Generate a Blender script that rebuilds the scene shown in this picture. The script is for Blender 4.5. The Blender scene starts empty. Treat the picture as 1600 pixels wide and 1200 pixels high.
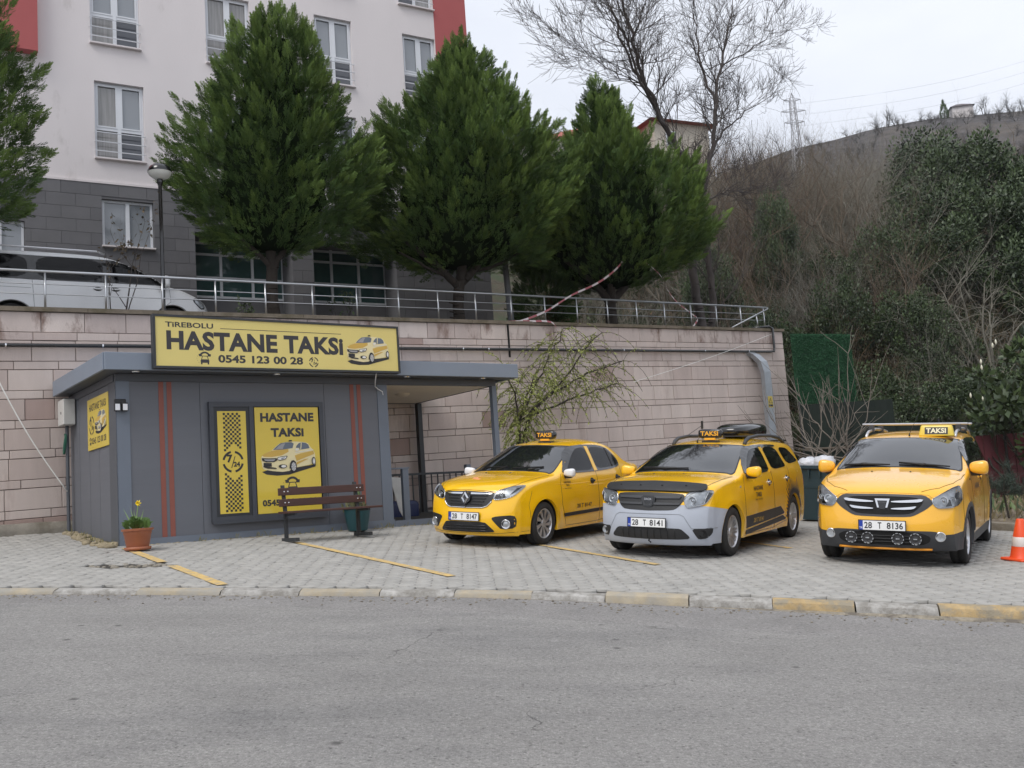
import bpy, bmesh, math, random
import numpy as np
from mathutils import Vector, Matrix
from mathutils.bvhtree import BVHTree
from mathutils.geometry import delaunay_2d_cdt

random.seed(7); rng = np.random.default_rng(7)
S = bpy.context.scene
C = S.collection
R = math.radians

# ------------------------------------------------------------------ camera, world, sun, exposure
EYE = 1.63
cam_d = bpy.data.cameras.new('camera'); cam = bpy.data.objects.new('camera', cam_d); C.objects.link(cam)
cam_d.sensor_fit = 'HORIZONTAL'; cam_d.sensor_width = 36.0; cam_d.lens = 36.0 * 1562.8 / 1600.0
cam_d.clip_start = 0.1; cam_d.clip_end = 3000
_p, _r = 0.11482941, -0.06947769
_fw = Vector((0, math.cos(_p), math.sin(_p))); _up = Vector((0, -math.sin(_p), math.cos(_p))); _rt = Vector((1, 0, 0))
_R = math.cos(_r) * _rt + math.sin(_r) * _up; _U = -math.sin(_r) * _rt + math.cos(_r) * _up
cam.matrix_world = Matrix(((_R.x, _U.x, -_fw.x, 0), (_R.y, _U.y, -_fw.y, 0), (_R.z, _U.z, -_fw.z, EYE), (0, 0, 0, 1)))
S.camera = cam

W = bpy.data.worlds.new('World'); S.world = W; W.use_nodes = True
nt = W.node_tree; nt.nodes.clear()
SUN_EL, SUN_AZ = 52.0, 215.0            # the veiled sun: high, behind and to the left of the camera
_o = nt.nodes.new('ShaderNodeOutputWorld'); _b = nt.nodes.new('ShaderNodeBackground')
_sky = nt.nodes.new('ShaderNodeTexSky'); _sky.sky_type = 'NISHITA'; _sky.sun_disc = False
_sky.sun_elevation = R(SUN_EL); _sky.sun_rotation = R(SUN_AZ); _sky.dust_density = 4.0; _sky.air_density = 1.0
_tc = nt.nodes.new('ShaderNodeTexCoord'); _mp = nt.nodes.new('ShaderNodeMapping'); _mp.inputs['Scale'].default_value = (1.0, 1.0, 2.6)
_n1 = nt.nodes.new('ShaderNodeTexNoise'); _n1.inputs['Scale'].default_value = 3.2; _n1.inputs['Detail'].default_value = 5; _n1.inputs['Roughness'].default_value = 0.5
_cr = nt.nodes.new('ShaderNodeValToRGB')
_cr.color_ramp.elements[0].position = 0.34; _cr.color_ramp.elements[0].color = (6.85, 7.2, 8.0, 1)
_cr.color_ramp.elements[1].position = 0.66; _cr.color_ramp.elements[1].color = (7.85, 8.15, 8.85, 1)
_mx = nt.nodes.new('ShaderNodeMixRGB'); _mx.inputs['Fac'].default_value = 0.93      # a closed cloud deck over the clear sky
nt.links.new(_tc.outputs['Generated'], _mp.inputs['Vector']); nt.links.new(_mp.outputs[0], _n1.inputs['Vector'])
nt.links.new(_n1.outputs['Fac'], _cr.inputs['Fac'])
nt.links.new(_sky.outputs[0], _mx.inputs['Color1']); nt.links.new(_cr.outputs[0], _mx.inputs['Color2'])
nt.links.new(_mx.outputs[0], _b.inputs['Color']); _b.inputs['Strength'].default_value = 0.1
nt.links.new(_b.outputs[0], _o.inputs['Surface'])

_sl = bpy.data.lights.new('sun', 'SUN'); _sl.energy = 1.5; _sl.angle = R(30); _sl.color = (1.0, 0.97, 0.93)
_so = bpy.data.objects.new('sun', _sl); C.objects.link(_so)
_az = R(SUN_AZ)
_dir = Vector((math.sin(_az) * math.cos(R(SUN_EL)), math.cos(_az) * math.cos(R(SUN_EL)), math.sin(R(SUN_EL))))
_so.rotation_euler = _dir.to_track_quat('Z', 'Y').to_euler()

S.view_settings.view_transform = 'Standard'; S.view_settings.look = 'None'
S.view_settings.exposure = 0.36; S.view_settings.gamma = 1.0; S.view_settings.use_curve_mapping = False
S.render.engine = 'CYCLES'
S.cycles.max_bounces = 5; S.cycles.diffuse_bounces = 3; S.cycles.glossy_bounces = 3; S.cycles.transparent_max_bounces = 8
S.cycles.transmission_bounces = 3; S.cycles.caustics_reflective = False; S.cycles.caustics_refractive = False
S.cycles.use_denoising = True

# ------------------------------------------------------------------ materials
def srgb(r, g, b):
    f = lambda c: (c / 255 / 12.92) if c / 255 <= 0.04045 else ((c / 255 + 0.055) / 1.055) ** 2.4
    return (f(r), f(g), f(b))

def mat(name, col, rough=0.6, metal=0.0, var=0.12, vscale=3.0, bump=0.0, bscale=60.0, coat=0.0, ior=1.5, tint=None,
        stain=None, sscale=1.5, sthr=(0.5, 0.7), emit=None, vmap=(1, 1, 1), rvar=0.0, world=False, two=None, spec=0.5):
    m = bpy.data.materials.new(name); m.use_nodes = True
    t = m.node_tree; n = t.nodes; L = t.links; b = n['Principled BSDF']
    b.inputs['Roughness'].default_value = rough; b.inputs['Metallic'].default_value = metal; b.inputs['IOR'].default_value = ior
    b.inputs['Specular IOR Level'].default_value = spec
    if coat: b.inputs['Coat Weight'].default_value = coat; b.inputs['Coat Roughness'].default_value = 0.04
    tc = n.new('ShaderNodeTexCoord'); mp = n.new('ShaderNodeMapping'); mp.inputs['Scale'].default_value = vmap
    if world:
        g = n.new('ShaderNodeNewGeometry'); L.new(g.outputs['Position'], mp.inputs['Vector'])
    else: L.new(tc.outputs['Object'], mp.inputs['Vector'])
    base = n.new('ShaderNodeRGB'); base.outputs[0].default_value = (*col, 1); out = base.outputs[0]
    if two:                                             # a second colour chosen per object
        oi = n.new('ShaderNodeObjectInfo'); mm = n.new('ShaderNodeMixRGB'); mm.inputs['Color2'].default_value = (*two, 1)
        L.new(out, mm.inputs['Color1']); L.new(oi.outputs['Random'], mm.inputs['Fac']); out = mm.outputs[0]
    if tint:                                            # a stored per-leaf tint picks between two leaf colours
        at = n.new('ShaderNodeAttribute'); at.attribute_name = 'tint'
        mm = n.new('ShaderNodeMixRGB'); mm.inputs['Color2'].default_value = (*tint, 1)
        L.new(out, mm.inputs['Color1']); L.new(at.outputs['Fac'], mm.inputs['Fac']); out = mm.outputs[0]
    if var:
        nz = n.new('ShaderNodeTexNoise'); nz.inputs['Scale'].default_value = vscale; nz.inputs['Detail'].default_value = 6
        nz.inputs['Roughness'].default_value = 0.65
        L.new(mp.outputs[0], nz.inputs['Vector'])
        mr = n.new('ShaderNodeMapRange'); mr.inputs['From Min'].default_value = 0.25; mr.inputs['From Max'].default_value = 0.75
        mr.inputs['To Min'].default_value = 1 - var; mr.inputs['To Max'].default_value = 1 + var
        L.new(nz.outputs['Fac'], mr.inputs['Value'])
        vm = n.new('ShaderNodeVectorMath'); vm.operation = 'SCALE'; L.new(out, vm.inputs[0]); L.new(mr.outputs[0], vm.inputs['Scale']); out = vm.outputs[0]
    if stain:
        nz = n.new('ShaderNodeTexNoise'); nz.inputs['Scale'].default_value = sscale; nz.inputs['Detail'].default_value = 8; nz.inputs['Roughness'].default_value = 0.7
        mp2 = n.new('ShaderNodeMapping'); mp2.inputs['Location'].default_value = (3.1, 7.7, 1.3); L.new(mp.outputs[0], mp2.inputs['Vector']); L.new(mp2.outputs[0], nz.inputs['Vector'])
        mr = n.new('ShaderNodeMapRange'); mr.inputs['From Min'].default_value = sthr[0]; mr.inputs['From Max'].default_value = sthr[1]
        L.new(nz.outputs['Fac'], mr.inputs['Value'])
        mm = n.new('ShaderNodeMixRGB'); mm.inputs['Color2'].default_value = (*stain, 1); L.new(out, mm.inputs['Color1']); L.new(mr.outputs[0], mm.inputs['Fac']); out = mm.outputs[0]
    L.new(out, b.inputs['Base Color'])
    if rvar:
        nz = n.new('ShaderNodeTexNoise'); nz.inputs['Scale'].default_value = vscale * 2; nz.inputs['Detail'].default_value = 5; L.new(mp.outputs[0], nz.inputs['Vector'])
        mr = n.new('ShaderNodeMapRange'); mr.inputs['To Min'].default_value = max(0.02, rough - rvar); mr.inputs['To Max'].default_value = rough + rvar
        L.new(nz.outputs['Fac'], mr.inputs['Value']); L.new(mr.outputs[0], b.inputs['Roughness'])
    if bump:
        nz = n.new('ShaderNodeTexNoise'); nz.inputs['Scale'].default_value = bscale; nz.inputs['Detail'].default_value = 8; nz.inputs['Roughness'].default_value = 0.7
        L.new(mp.outputs[0], nz.inputs['Vector'])
        bp = n.new('ShaderNodeBump'); bp.inputs['Strength'].default_value = bump; bp.inputs['Distance'].default_value = 0.02
        L.new(nz.outputs['Fac'], bp.inputs['Height']); L.new(bp.outputs[0], b.inputs['Normal'])
    if emit:
        b.inputs['Emission Color'].default_value = (*emit[0], 1); b.inputs['Emission Strength'].default_value = emit[1]
    return m

M = {}
M['yellow'] = mat('taxi_paint', (0.93, 0.52, 0.004), 0.26, coat=0.9, var=0.03, vscale=1.5, rvar=0.04)
M['yellow3'] = mat('taxi_paint_warm', (0.90, 0.47, 0.03), 0.28, coat=0.9, var=0.04, vscale=1.5, rvar=0.04)
M['glass'] = mat('dark_glass', (0.012, 0.013, 0.014), 0.03, var=0.0, ior=1.55, coat=1.0)
M['side_glass'] = mat('tinted_glass', (0.006, 0.006, 0.007), 0.04, var=0.0, ior=1.33)
M['black'] = mat('black_plastic', (0.018, 0.018, 0.019), 0.5, var=0.15, bump=0.05, bscale=200)
M['gloss_black'] = mat('gloss_black', (0.01, 0.01, 0.011), 0.12, var=0.0, coat=0.6)
M['dark_plastic'] = mat('grey_black_plastic', (0.045, 0.047, 0.052), 0.55, var=0.12, vscale=4)
M['deep'] = mat('dark_cavity', (0.008, 0.008, 0.008), 0.9, var=0.0)
M['gap'] = mat('panel_gap', (0.10, 0.055, 0.004), 0.8, var=0.0)
M['chrome'] = mat('chrome', (0.75, 0.76, 0.78), 0.12, metal=1.0, var=0.0)
M['alloy'] = mat('alloy', (0.62, 0.62, 0.64), 0.32, metal=0.85, var=0.08, vscale=8)
M['tyre'] = mat('tyre_rubber', (0.022, 0.021, 0.020), 0.85, var=0.25, vscale=12, bump=0.1)
M['white'] = mat('white_paint', (0.78, 0.79, 0.82), 0.3, var=0.03, coat=0.3)
M['silver'] = mat('silver_paint', (0.74, 0.745, 0.755), 0.32, metal=0.1, var=0.03, coat=0.4)
M['bumper_grey'] = mat('grey_primer_bumper', (0.42, 0.45, 0.51), 0.42, var=0.05, vscale=3, stain=(0.30, 0.31, 0.33), sscale=3, sthr=(0.58, 0.8))
M['lampbase'] = mat('headlight_reflector', (0.46, 0.48, 0.50), 0.32, metal=0.7, var=0.5, vscale=14)
M['plate'] = mat('plate_white', (0.80, 0.80, 0.79), 0.4, var=0.03)
M['blue'] = mat('plate_blue', (0.012, 0.045, 0.33), 0.4, var=0.0)
M['ink'] = mat('black_ink', (0.022, 0.022, 0.024), 0.5, var=0.0)
M['sign_ink'] = mat('sign_letter_print', (0.035, 0.033, 0.037), 0.45, var=0.0)
M['orange_led'] = mat('taxi_sign_letters', (0.85, 0.42, 0.03), 0.4, var=0.0)
M['cream'] = mat('cream_letters', (0.80, 0.74, 0.50), 0.4, var=0.0)

def glassy(name, tint=(1, 1, 1), fac=0.12, rough=0.02):
    m = bpy.data.materials.new(name); m.use_nodes = True; n = m.node_tree.nodes; L = m.node_tree.links; n.clear()
    o = n.new('ShaderNodeOutputMaterial'); a = n.new('ShaderNodeBsdfTransparent'); a.inputs[0].default_value = (*tint, 1)
    g = n.new('ShaderNodeBsdfGlossy'); g.inputs['Roughness'].default_value = rough
    f = n.new('ShaderNodeLayerWeight'); f.inputs['Blend'].default_value = fac * 2
    x = n.new('ShaderNodeMixShader'); L.new(f.outputs['Fresnel'], x.inputs[0]); L.new(a.outputs[0], x.inputs[1]); L.new(g.outputs[0], x.inputs[2]); L.new(x.outputs[0], o.inputs[0])
    return m
M['lens'] = glassy('clear_lens', (0.93, 0.94, 0.95), 0.18)

# ------------------------------------------------------------------ object helpers
def link(o, parent=None):
    C.objects.link(o)
    if parent is not None: o.parent = parent
    return o

def tag(o, label=None, cat=None, group=None, kind=None):
    if label: o['label'] = label
    if cat: o['category'] = cat
    if group: o['group'] = group
    if kind: o['kind'] = kind
    return o

def thing(name, label, cat, loc=(0, 0, 0), rz=0.0, group=None, mtx=None):
    o = bpy.data.objects.new(name, None); C.objects.link(o); o.empty_display_size = 0.2
    if mtx is not None: o.matrix_world = mtx
    else: o.location = loc; o.rotation_euler = (0, 0, rz)
    return tag(o, label, cat, group)

def copy_tree(o, parent=None):
    c = o.copy(); C.objects.link(c)
    if parent is not None: c.parent = parent
    for ch in list(o.children): copy_tree(ch, c)
    return c

def mesh_from(name, V, F, mats, smooth=False, mi=None, auto=None):
    me = bpy.data.meshes.new(name)
    me.from_pydata([tuple(v) for v in V], [], [tuple(f) for f in F])
    for m in (mats if isinstance(mats, (list, tuple)) else [mats]): me.materials.append(m)
    if mi is not None: me.polygons.foreach_set('material_index', list(mi))
    if smooth: me.polygons.foreach_set('use_smooth', [True] * len(me.polygons))
    if auto: 
        try: me.set_sharp_from_angle(angle=R(auto))
        except Exception: pass
    me.update()
    return me

def np_mesh(name, V, F, m, tint=None, smooth=False):
    V = np.asarray(V, np.float32); F = np.asarray(F, np.int32); k = F.shape[1]
    me = bpy.data.meshes.new(name); me.vertices.add(len(V)); me.vertices.foreach_set('co', V.ravel())
    me.loops.add(F.size); me.loops.foreach_set('vertex_index', F.ravel())
    me.polygons.add(len(F)); me.polygons.foreach_set('loop_start', np.arange(0, F.size, k, dtype=np.int32))
    me.polygons.foreach_set('loop_total', np.full(len(F), k, np.int32))
    if smooth: me.polygons.foreach_set('use_smooth', np.ones(len(F), bool))
    me.materials.append(m)
    if tint is not None:
        a = me.attributes.new('tint', 'FLOAT', 'POINT'); a.data.foreach_set('value', np.asarray(tint, np.float32))
    me.update(calc_edges=True)
    return me

def ob(name, me, parent=None): return link(bpy.data.objects.new(name, me), parent)

class MB:
    """collects simple shapes into one mesh"""
    def __init__(s): s.V = []; s.F = []; s.I = []
    def add(s, V, F, mi=0, mtx=None):
        o = len(s.V)
        s.V += [tuple(mtx @ Vector(v)) if mtx is not None else tuple(v) for v in V]
        s.F += [tuple(i + o for i in f) for f in F]; s.I += [mi] * len(F); return s
    def box(s, x0, x1, y0, y1, z0, z1, mi=0, mtx=None, bev=0.0):
        if bev:
            b = bev; V = []; F = []
            for (z, i) in ((z0, b), (z0 + b, 0), (z1 - b, 0), (z1, b)):
                V += [(x0 + i + (b if not i else 0) , y0 + i, z), (x1 - i - (b if not i else 0), y0 + i, z), (x1 - i, y0 + i + (b if not i else 0), z), (x1 - i, y1 - i - (b if not i else 0), z),
                      (x1 - i - (b if not i else 0), y1 - i, z), (x0 + i + (b if not i else 0), y1 - i, z), (x0 + i, y1 - i - (b if not i else 0), z), (x0 + i, y0 + i + (b if not i else 0), z)]
            F = [tuple(range(7, -1, -1)), tuple(range(24, 32))]
            for k in range(3):
                for j in range(8): F.append((k * 8 + j, k * 8 + (j + 1) % 8, k * 8 + 8 + (j + 1) % 8, k * 8 + 8 + j))
            return s.add(V, F, mi, mtx)
        V = [(x0, y0, z0), (x1, y0, z0), (x1, y1, z0), (x0, y1, z0), (x0, y0, z1), (x1, y0, z1), (x1, y1, z1), (x0, y1, z1)]
        return s.add(V, [(3, 2, 1, 0), (4, 5, 6, 7), (0, 1, 5, 4), (1, 2, 6, 5), (2, 3, 7, 6), (3, 0, 4, 7)], mi, mtx)
    def tube(s, pts, r, n=6, mi=0, cap=True):
        pts = [Vector(p) for p in pts]; rr = r if isinstance(r, (list, tuple)) else [r] * len(pts)
        V = []; F = []; prev = None
        for i, p in enumerate(pts):
            d = (pts[min(i + 1, len(pts) - 1)] - pts[max(i - 1, 0)])
            if d.length < 1e-9: d = Vector((0, 0, 1))
            d.normalize()
            a = prev if prev is not None else (Vector((0, 0, 1)) if abs(d.z) < 0.9 else Vector((1, 0, 0)))
            x = a - d * a.dot(d)
            if x.length < 1e-6: x = d.orthogonal()
            x.normalize(); y = d.cross(x); prev = x
            for k in range(n):
                t = 2 * math.pi * k / n; V.append(p + (x * math.cos(t) + y * math.sin(t)) * rr[i])
        for i in range(len(pts) - 1):
            for k in range(n): F.append((i * n + k, i * n + (k + 1) % n, (i + 1) * n + (k + 1) % n, (i + 1) * n + k))
        if cap: F.append(tuple(range(n - 1, -1, -1))); F.append(tuple(range((len(pts) - 1) * n, len(pts) * n)))
        return s.add(V, F, mi)
    def lathe(s, prof, n=24, mi=0, mtx=None, mis=None):
        V = []; F = []; k = len(prof)
        for j in range(n):
            t = 2 * math.pi * j / n
            for (r, z) in prof: V.append((r * math.cos(t), r * math.sin(t), z))
        o = len(s.F)
        for j in range(n):
            for i in range(k - 1):
                a = j * k + i; b = ((j + 1) % n) * k + i
                F.append((a, b, b + 1, a + 1))
        s.add(V, F, mi, mtx)
        if mis:
            for j in range(n):
                for i in range(k - 1): s.I[o + j * (k - 1) + i] = mis[i]
        return s
    def prism(s, poly, d0, d1, mtx=None, mi=0):
        n = len(poly); V = [(x, y, d0) for x, y in poly] + [(x, y, d1) for x, y in poly]
        F = [tuple(range(n - 1, -1, -1)), tuple(range(n, 2 * n))] + [(i, (i + 1) % n, n + (i + 1) % n, n + i) for i in range(n)]
        return s.add(V, F, mi, mtx)
    def flat(s, poly, d, mtx=None, mi=0): return s.add([(x, y, d) for x, y in poly], [tuple(range(len(poly)))], mi, mtx)
    def sup(s, c, r, e=0.55, nu=14, nv=9, mi=0, mtx=None):
        """superellipsoid: a box with soft corners"""
        f = lambda w, p: math.copysign(abs(w) ** p, w); V = []; F = []
        for i in range(nv + 1):
            a = -math.pi / 2 + math.pi * i / nv
            for j in range(nu):
                t = 2 * math.pi * j / nu
                V.append((c[0] + r[0] * f(math.cos(a), e) * f(math.cos(t), e), c[1] + r[1] * f(math.cos(a), e) * f(math.sin(t), e), c[2] + r[2] * f(math.sin(a), e)))
        for i in range(nv):
            for j in range(nu): F.append((i * nu + j, i * nu + (j + 1) % nu, (i + 1) * nu + (j + 1) % nu, (i + 1) * nu + j))
        return s.add(V, F, mi, mtx)
    def build(s, name, mats, parent=None, smooth=False, auto=None):
        return ob(name, mesh_from(name, s.V, s.F, mats, smooth or bool(auto), s.I if isinstance(mats, (list, tuple)) else None, auto), parent)

_tx = {}
def text2d(string, size=1.0, bold=0.0, xs=1.0, align='CENTER', shear=0.0, space=1.0):
    """lettering as flat triangles: (verts2d, faces), cap height = size"""
    k = (string, bold, align, shear, space)
    if k not in _tx:
        cu = bpy.data.curves.new('t', 'FONT'); cu.body = string; cu.align_x = align; cu.align_y = 'BOTTOM_BASELINE' if False else 'BOTTOM'
        cu.offset = bold; cu.size = 1.0; cu.fill_mode = 'BOTH'; cu.resolution_u = 3; cu.shear = shear; cu.space_character = space
        o = bpy.data.objects.new('t', cu); C.objects.link(o)
        bpy.context.view_layer.update()
        me = bpy.data.meshes.new_from_object(o)
        V = [(v.co.x, v.co.y) for v in me.vertices]; F = [tuple(p.vertices) for p in me.polygons]
        ys = [v[1] for v in V]; y0, y1 = min(ys), max(ys)
        V = [(x / (y1 - y0), (y - y0) / (y1 - y0)) for x, y in V]
        bpy.data.objects.remove(o); bpy.data.curves.remove(cu); bpy.data.meshes.remove(me)
        _tx[k] = (V, F)
    V, F = _tx[k]
    return [(x * size * xs, y * size) for x, y in V], F

def put_text(mb, string, ox, oy, size, d, mtx, bold=0.02, width=None, align='CENTER', mi=0, shear=0.0, space=1.0):
    V, F = text2d(string, size, bold, 1.0, align, shear, space)
    if width:
        w = max(v[0] for v in V) - min(v[0] for v in V); V = [(x * width / w, y) for x, y in V]
    return mb.add([(x + ox, y + oy, d) for x, y in V], F, mi, mtx)

# ------------------------------------------------------------------ site frames
def G(x, y):                                           # the sloping street plane
    return 0.0024 - 0.0606 * np.clip(x, -70, 60) + 0.0658 * np.clip(y, -60, 45)
KA = 0.640684622
KO = Vector((-5.956, 14.903, 1.344))                   # front left foot of the taxi office
KU = Vector((math.cos(KA), math.sin(KA), 0)); KV = Vector((-math.sin(KA), math.cos(KA), 0))
KM = Matrix(((KU.x, KV.x, 0, KO.x), (KU.y, KV.y, 0, KO.y), (0, 0, 1, KO.z), (0, 0, 0, 1)))
def K(u, v, z): return KO + KU * u + KV * v + Vector((0, 0, z))
def gK(u, v): q = K(u, v, 0); return float(G(q.x, q.y)) - KO.z   # ground height in office coordinates
# ================================================================== SETTING
M['asphalt'] = mat('asphalt', (0.285, 0.275, 0.262), 0.9, var=0.15, vscale=0.9, bump=0.9, bscale=60, world=True, vmap=(.55, 1.3, 1), stain=(0.205, 0.20, 0.195), sscale=0.55, sthr=(0.50, 0.72))
def _asphalt_extra(m, dark=1.0):
    t = m.node_tree; n = t.nodes; L = t.links; b = n['Principled BSDF']; src = b.inputs['Base Color'].links[0].from_socket
    g = n.new('ShaderNodeNewGeometry')
    for sc, lo, hi, a, c in ((30, 0.05, 0.40, 0.42, 0.16), (80, 0.0, 0.45, 0.45, 0.40), (62, 0.0, 0.42, 1.55, 0.50)):   # dark pits and pale chippings
        v = n.new('ShaderNodeTexVoronoi'); v.inputs['Scale'].default_value = sc; L.new(g.outputs['Position'], v.inputs['Vector'])
        mr = n.new('ShaderNodeMapRange'); mr.inputs['From Min'].default_value = lo; mr.inputs['From Max'].default_value = hi; mr.inputs['To Min'].default_value = 1; mr.inputs['To Max'].default_value = 0
        L.new(v.outputs['Distance'], mr.inputs['Value'])
        hs = n.new('ShaderNodeMath'); hs.operation = 'GREATER_THAN'; hs.inputs[1].default_value = 1 - c; sp = n.new('ShaderNodeSeparateColor')
        L.new(v.outputs['Color'], sp.inputs[0]); L.new(sp.outputs[0], hs.inputs[0])
        mu = n.new('ShaderNodeMath'); mu.operation = 'MULTIPLY'; L.new(mr.outputs[0], mu.inputs[0]); L.new(hs.outputs[0], mu.inputs[1])
        sc_ = n.new('ShaderNodeMapRange'); sc_.inputs['To Min'].default_value = 1; sc_.inputs['To Max'].default_value = a; L.new(mu.outputs[0], sc_.inputs['Value'])
        vm = n.new('ShaderNodeVectorMath'); vm.operation = 'SCALE'; L.new(src, vm.inputs[0]); L.new(sc_.outputs[0], vm.inputs['Scale']); src = vm.outputs[0]
    # hairline cracks and a few oil drips
    v = n.new('ShaderNodeTexVoronoi'); v.feature = 'DISTANCE_TO_EDGE'; v.inputs['Scale'].default_value = 0.45; wob = n.new('ShaderNodeTexNoise'); wob.inputs['Scale'].default_value = 3.5; wob.inputs['Detail'].default_value = 6
    add = n.new('ShaderNodeMixRGB'); add.blend_type = 'ADD'; add.inputs['Fac'].default_value = 0.5; L.new(g.outputs['Position'], wob.inputs['Vector']); L.new(g.outputs['Position'], add.inputs['Color1']); L.new(wob.outputs['Color'], add.inputs['Color2']); L.new(add.outputs[0], v.inputs['Vector'])
    msk = n.new('ShaderNodeTexNoise'); msk.inputs['Scale'].default_value = 0.8; L.new(g.outputs['Position'], msk.inputs['Vector'])
    m1 = n.new('ShaderNodeMapRange'); m1.inputs['From Min'].default_value = 0.001; m1.inputs['From Max'].default_value = 0.0045; m1.inputs['To Min'].default_value = 1; m1.inputs['To Max'].default_value = 0; L.new(v.outputs['Distance'], m1.inputs['Value'])
    m2 = n.new('ShaderNodeMapRange'); m2.inputs['From Min'].default_value = 0.56; m2.inputs['From Max'].default_value = 0.74; L.new(msk.outputs['Fac'], m2.inputs['Value'])
    mm = n.new('ShaderNodeMath'); mm.operation = 'MULTIPLY'; L.new(m1.outputs[0], mm.inputs[0]); L.new(m2.outputs[0], mm.inputs[1])
    v2 = n.new('ShaderNodeTexVoronoi'); v2.inputs['Scale'].default_value = 3.2; L.new(g.outputs['Position'], v2.inputs['Vector']); m3 = n.new('ShaderNodeMapRange'); m3.inputs['From Min'].default_value = 0.06; m3.inputs['From Max'].default_value = 0.14; m3.inputs['To Min'].default_value = 0.8; m3.inputs['To Max'].default_value = 0; L.new(v2.outputs['Distance'], m3.inputs['Value'])
    sp2 = n.new('ShaderNodeSeparateColor'); L.new(v2.outputs['Color'], sp2.inputs[0]); g2_ = n.new('ShaderNodeMath'); g2_.operation = 'GREATER_THAN'; g2_.inputs[1].default_value = 0.94; L.new(sp2.outputs[1], g2_.inputs[0]); m4 = n.new('ShaderNodeMath'); m4.operation = 'MULTIPLY'; L.new(m3.outputs[0], m4.inputs[0]); L.new(g2_.outputs[0], m4.inputs[1])
    mxm = n.new('ShaderNodeMath'); mxm.operation = 'MAXIMUM'; L.new(mm.outputs[0], mxm.inputs[0]); L.new(m4.outputs[0], mxm.inputs[1])
    dk = n.new('ShaderNodeMixRGB'); dk.inputs['Color2'].default_value = (.09, .086, .082, 1); L.new(src, dk.inputs['Color1']); L.new(mxm.outputs[0], dk.inputs['Fac']); src = dk.outputs[0]
    nz = n.new('ShaderNodeTexNoise'); nz.inputs['Scale'].default_value = 38; nz.inputs['Detail'].default_value = 5; nz.inputs['Roughness'].default_value = 0.8; L.new(g.outputs['Position'], nz.inputs['Vector'])
    mr = n.new('ShaderNodeMapRange'); mr.inputs['From Min'].default_value = 0.3; mr.inputs['From Max'].default_value = 0.7; mr.inputs['To Min'].default_value = 0.62; mr.inputs['To Max'].default_value = 1.38; L.new(nz.outputs['Fac'], mr.inputs['Value'])
    vm = n.new('ShaderNodeVectorMath'); vm.operation = 'SCALE'; L.new(src, vm.inputs[0]); L.new(mr.outputs[0], vm.inputs['Scale']); src = vm.outputs[0]
    L.new(src, b.inputs['Base Color'])
_asphalt_extra(M['asphalt'])
M['asphalt2'] = mat('fresh_asphalt_strip', (0.245, 0.235, 0.226), 0.92, var=0.16, vscale=1.6, bump=0.6, bscale=90, world=True)
_asphalt_extra(M['asphalt2'])
M['earth'] = mat('earth', (0.085, 0.068, 0.045), 0.95, var=0.35, vscale=0.7, bump=0.5, bscale=8, world=True)
M['bedding'] = mat('paver_bedding', (0.050, 0.045, 0.038), 0.95, var=0.25, vscale=3, bump=0.3, world=True)
M['paver'] = mat('concrete_paver', (0.34, 0.33, 0.308), 0.88, var=0.10, vscale=5, bump=0.25, bscale=90, tint=(0.39, 0.378, 0.352), world=True, stain=(0.20, 0.195, 0.185), sscale=0.6, sthr=(0.55, 0.8))
M['paver1'] = mat('concrete_paver_single', (0.34, 0.33, 0.308), 0.88, var=0.10, vscale=5, bump=0.25, bscale=90, two=(0.39, 0.378, 0.352), world=True, stain=(0.20, 0.195, 0.185), sscale=0.6, sthr=(0.55, 0.8))
M['kerb_white'] = mat('kerb_worn_white', (0.44, 0.425, 0.40), 0.9, var=0.2, vscale=9, bump=0.7, bscale=40, world=True, stain=(0.25, 0.235, 0.21), sscale=8, sthr=(0.40, 0.60))
M['kerb_yellow'] = mat('kerb_worn_yellow', (0.40, 0.34, 0.245), 0.9, var=0.2, vscale=6, bump=0.5, bscale=40, world=True, stain=(0.33, 0.31, 0.27), sscale=4, sthr=(0.42, 0.62))
M['kerb_orange'] = mat('kerb_strong_yellow', (0.45, 0.325, 0.165), 0.9, var=0.25, vscale=8, bump=0.7, bscale=40, world=True, stain=(0.30, 0.26, 0.19), sscale=6, sthr=(0.44, 0.58))
M['line'] = mat('road_line_yellow', (0.62, 0.43, 0.16), 0.85, var=0.15, vscale=9, world=True, stain=(0.32, 0.29, 0.24), sscale=11, sthr=(0.47, 0.66))
M['concrete'] = mat('rough_concrete', (0.27, 0.245, 0.205), 0.95, var=0.25, vscale=4, bump=0.8, bscale=14, world=True, stain=(0.14, 0.12, 0.085), sscale=2.5, sthr=(0.45, 0.7))

KX = [(-30, 11.4), (-14, 11.15), (-11.5, 11.08), (-9.6, 11.05), (-8.7, 11.03), (-7.8, 11.0), (-6.88, 10.97), (-5.96, 10.95), (-5.03, 10.94), (-4.12, 10.89), (-3.2, 10.80), (-2.36, 10.74), (-1.51, 10.67), (-0.73, 10.60), (0.07, 10.49), (0.81, 10.31), (1.61, 10.11),
      (2.38, 9.92), (3.10, 9.70), (3.80, 9.51), (4.62, 9.30), (5.45, 9.08), (6.3, 8.86), (7.2, 8.62), (8.1, 8.4), (9.0, 8.2), (12, 7.5), (30, 4.0)]
def kerb_y(x): return np.interp(x, [k[0] for k in KX], [k[1] for k in KX])
def kh(x): return np.interp(x, [-9, -1, 1.6, 4.5], [0.055, 0.062, 0.095, 0.125])
def road_z(x, y): return G(x, y) - kh(x) + 0.012 * np.sin(x * 0.9 + y * 0.6) * np.clip((kerb_y(x) - y) / 4, 0, 1)

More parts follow.
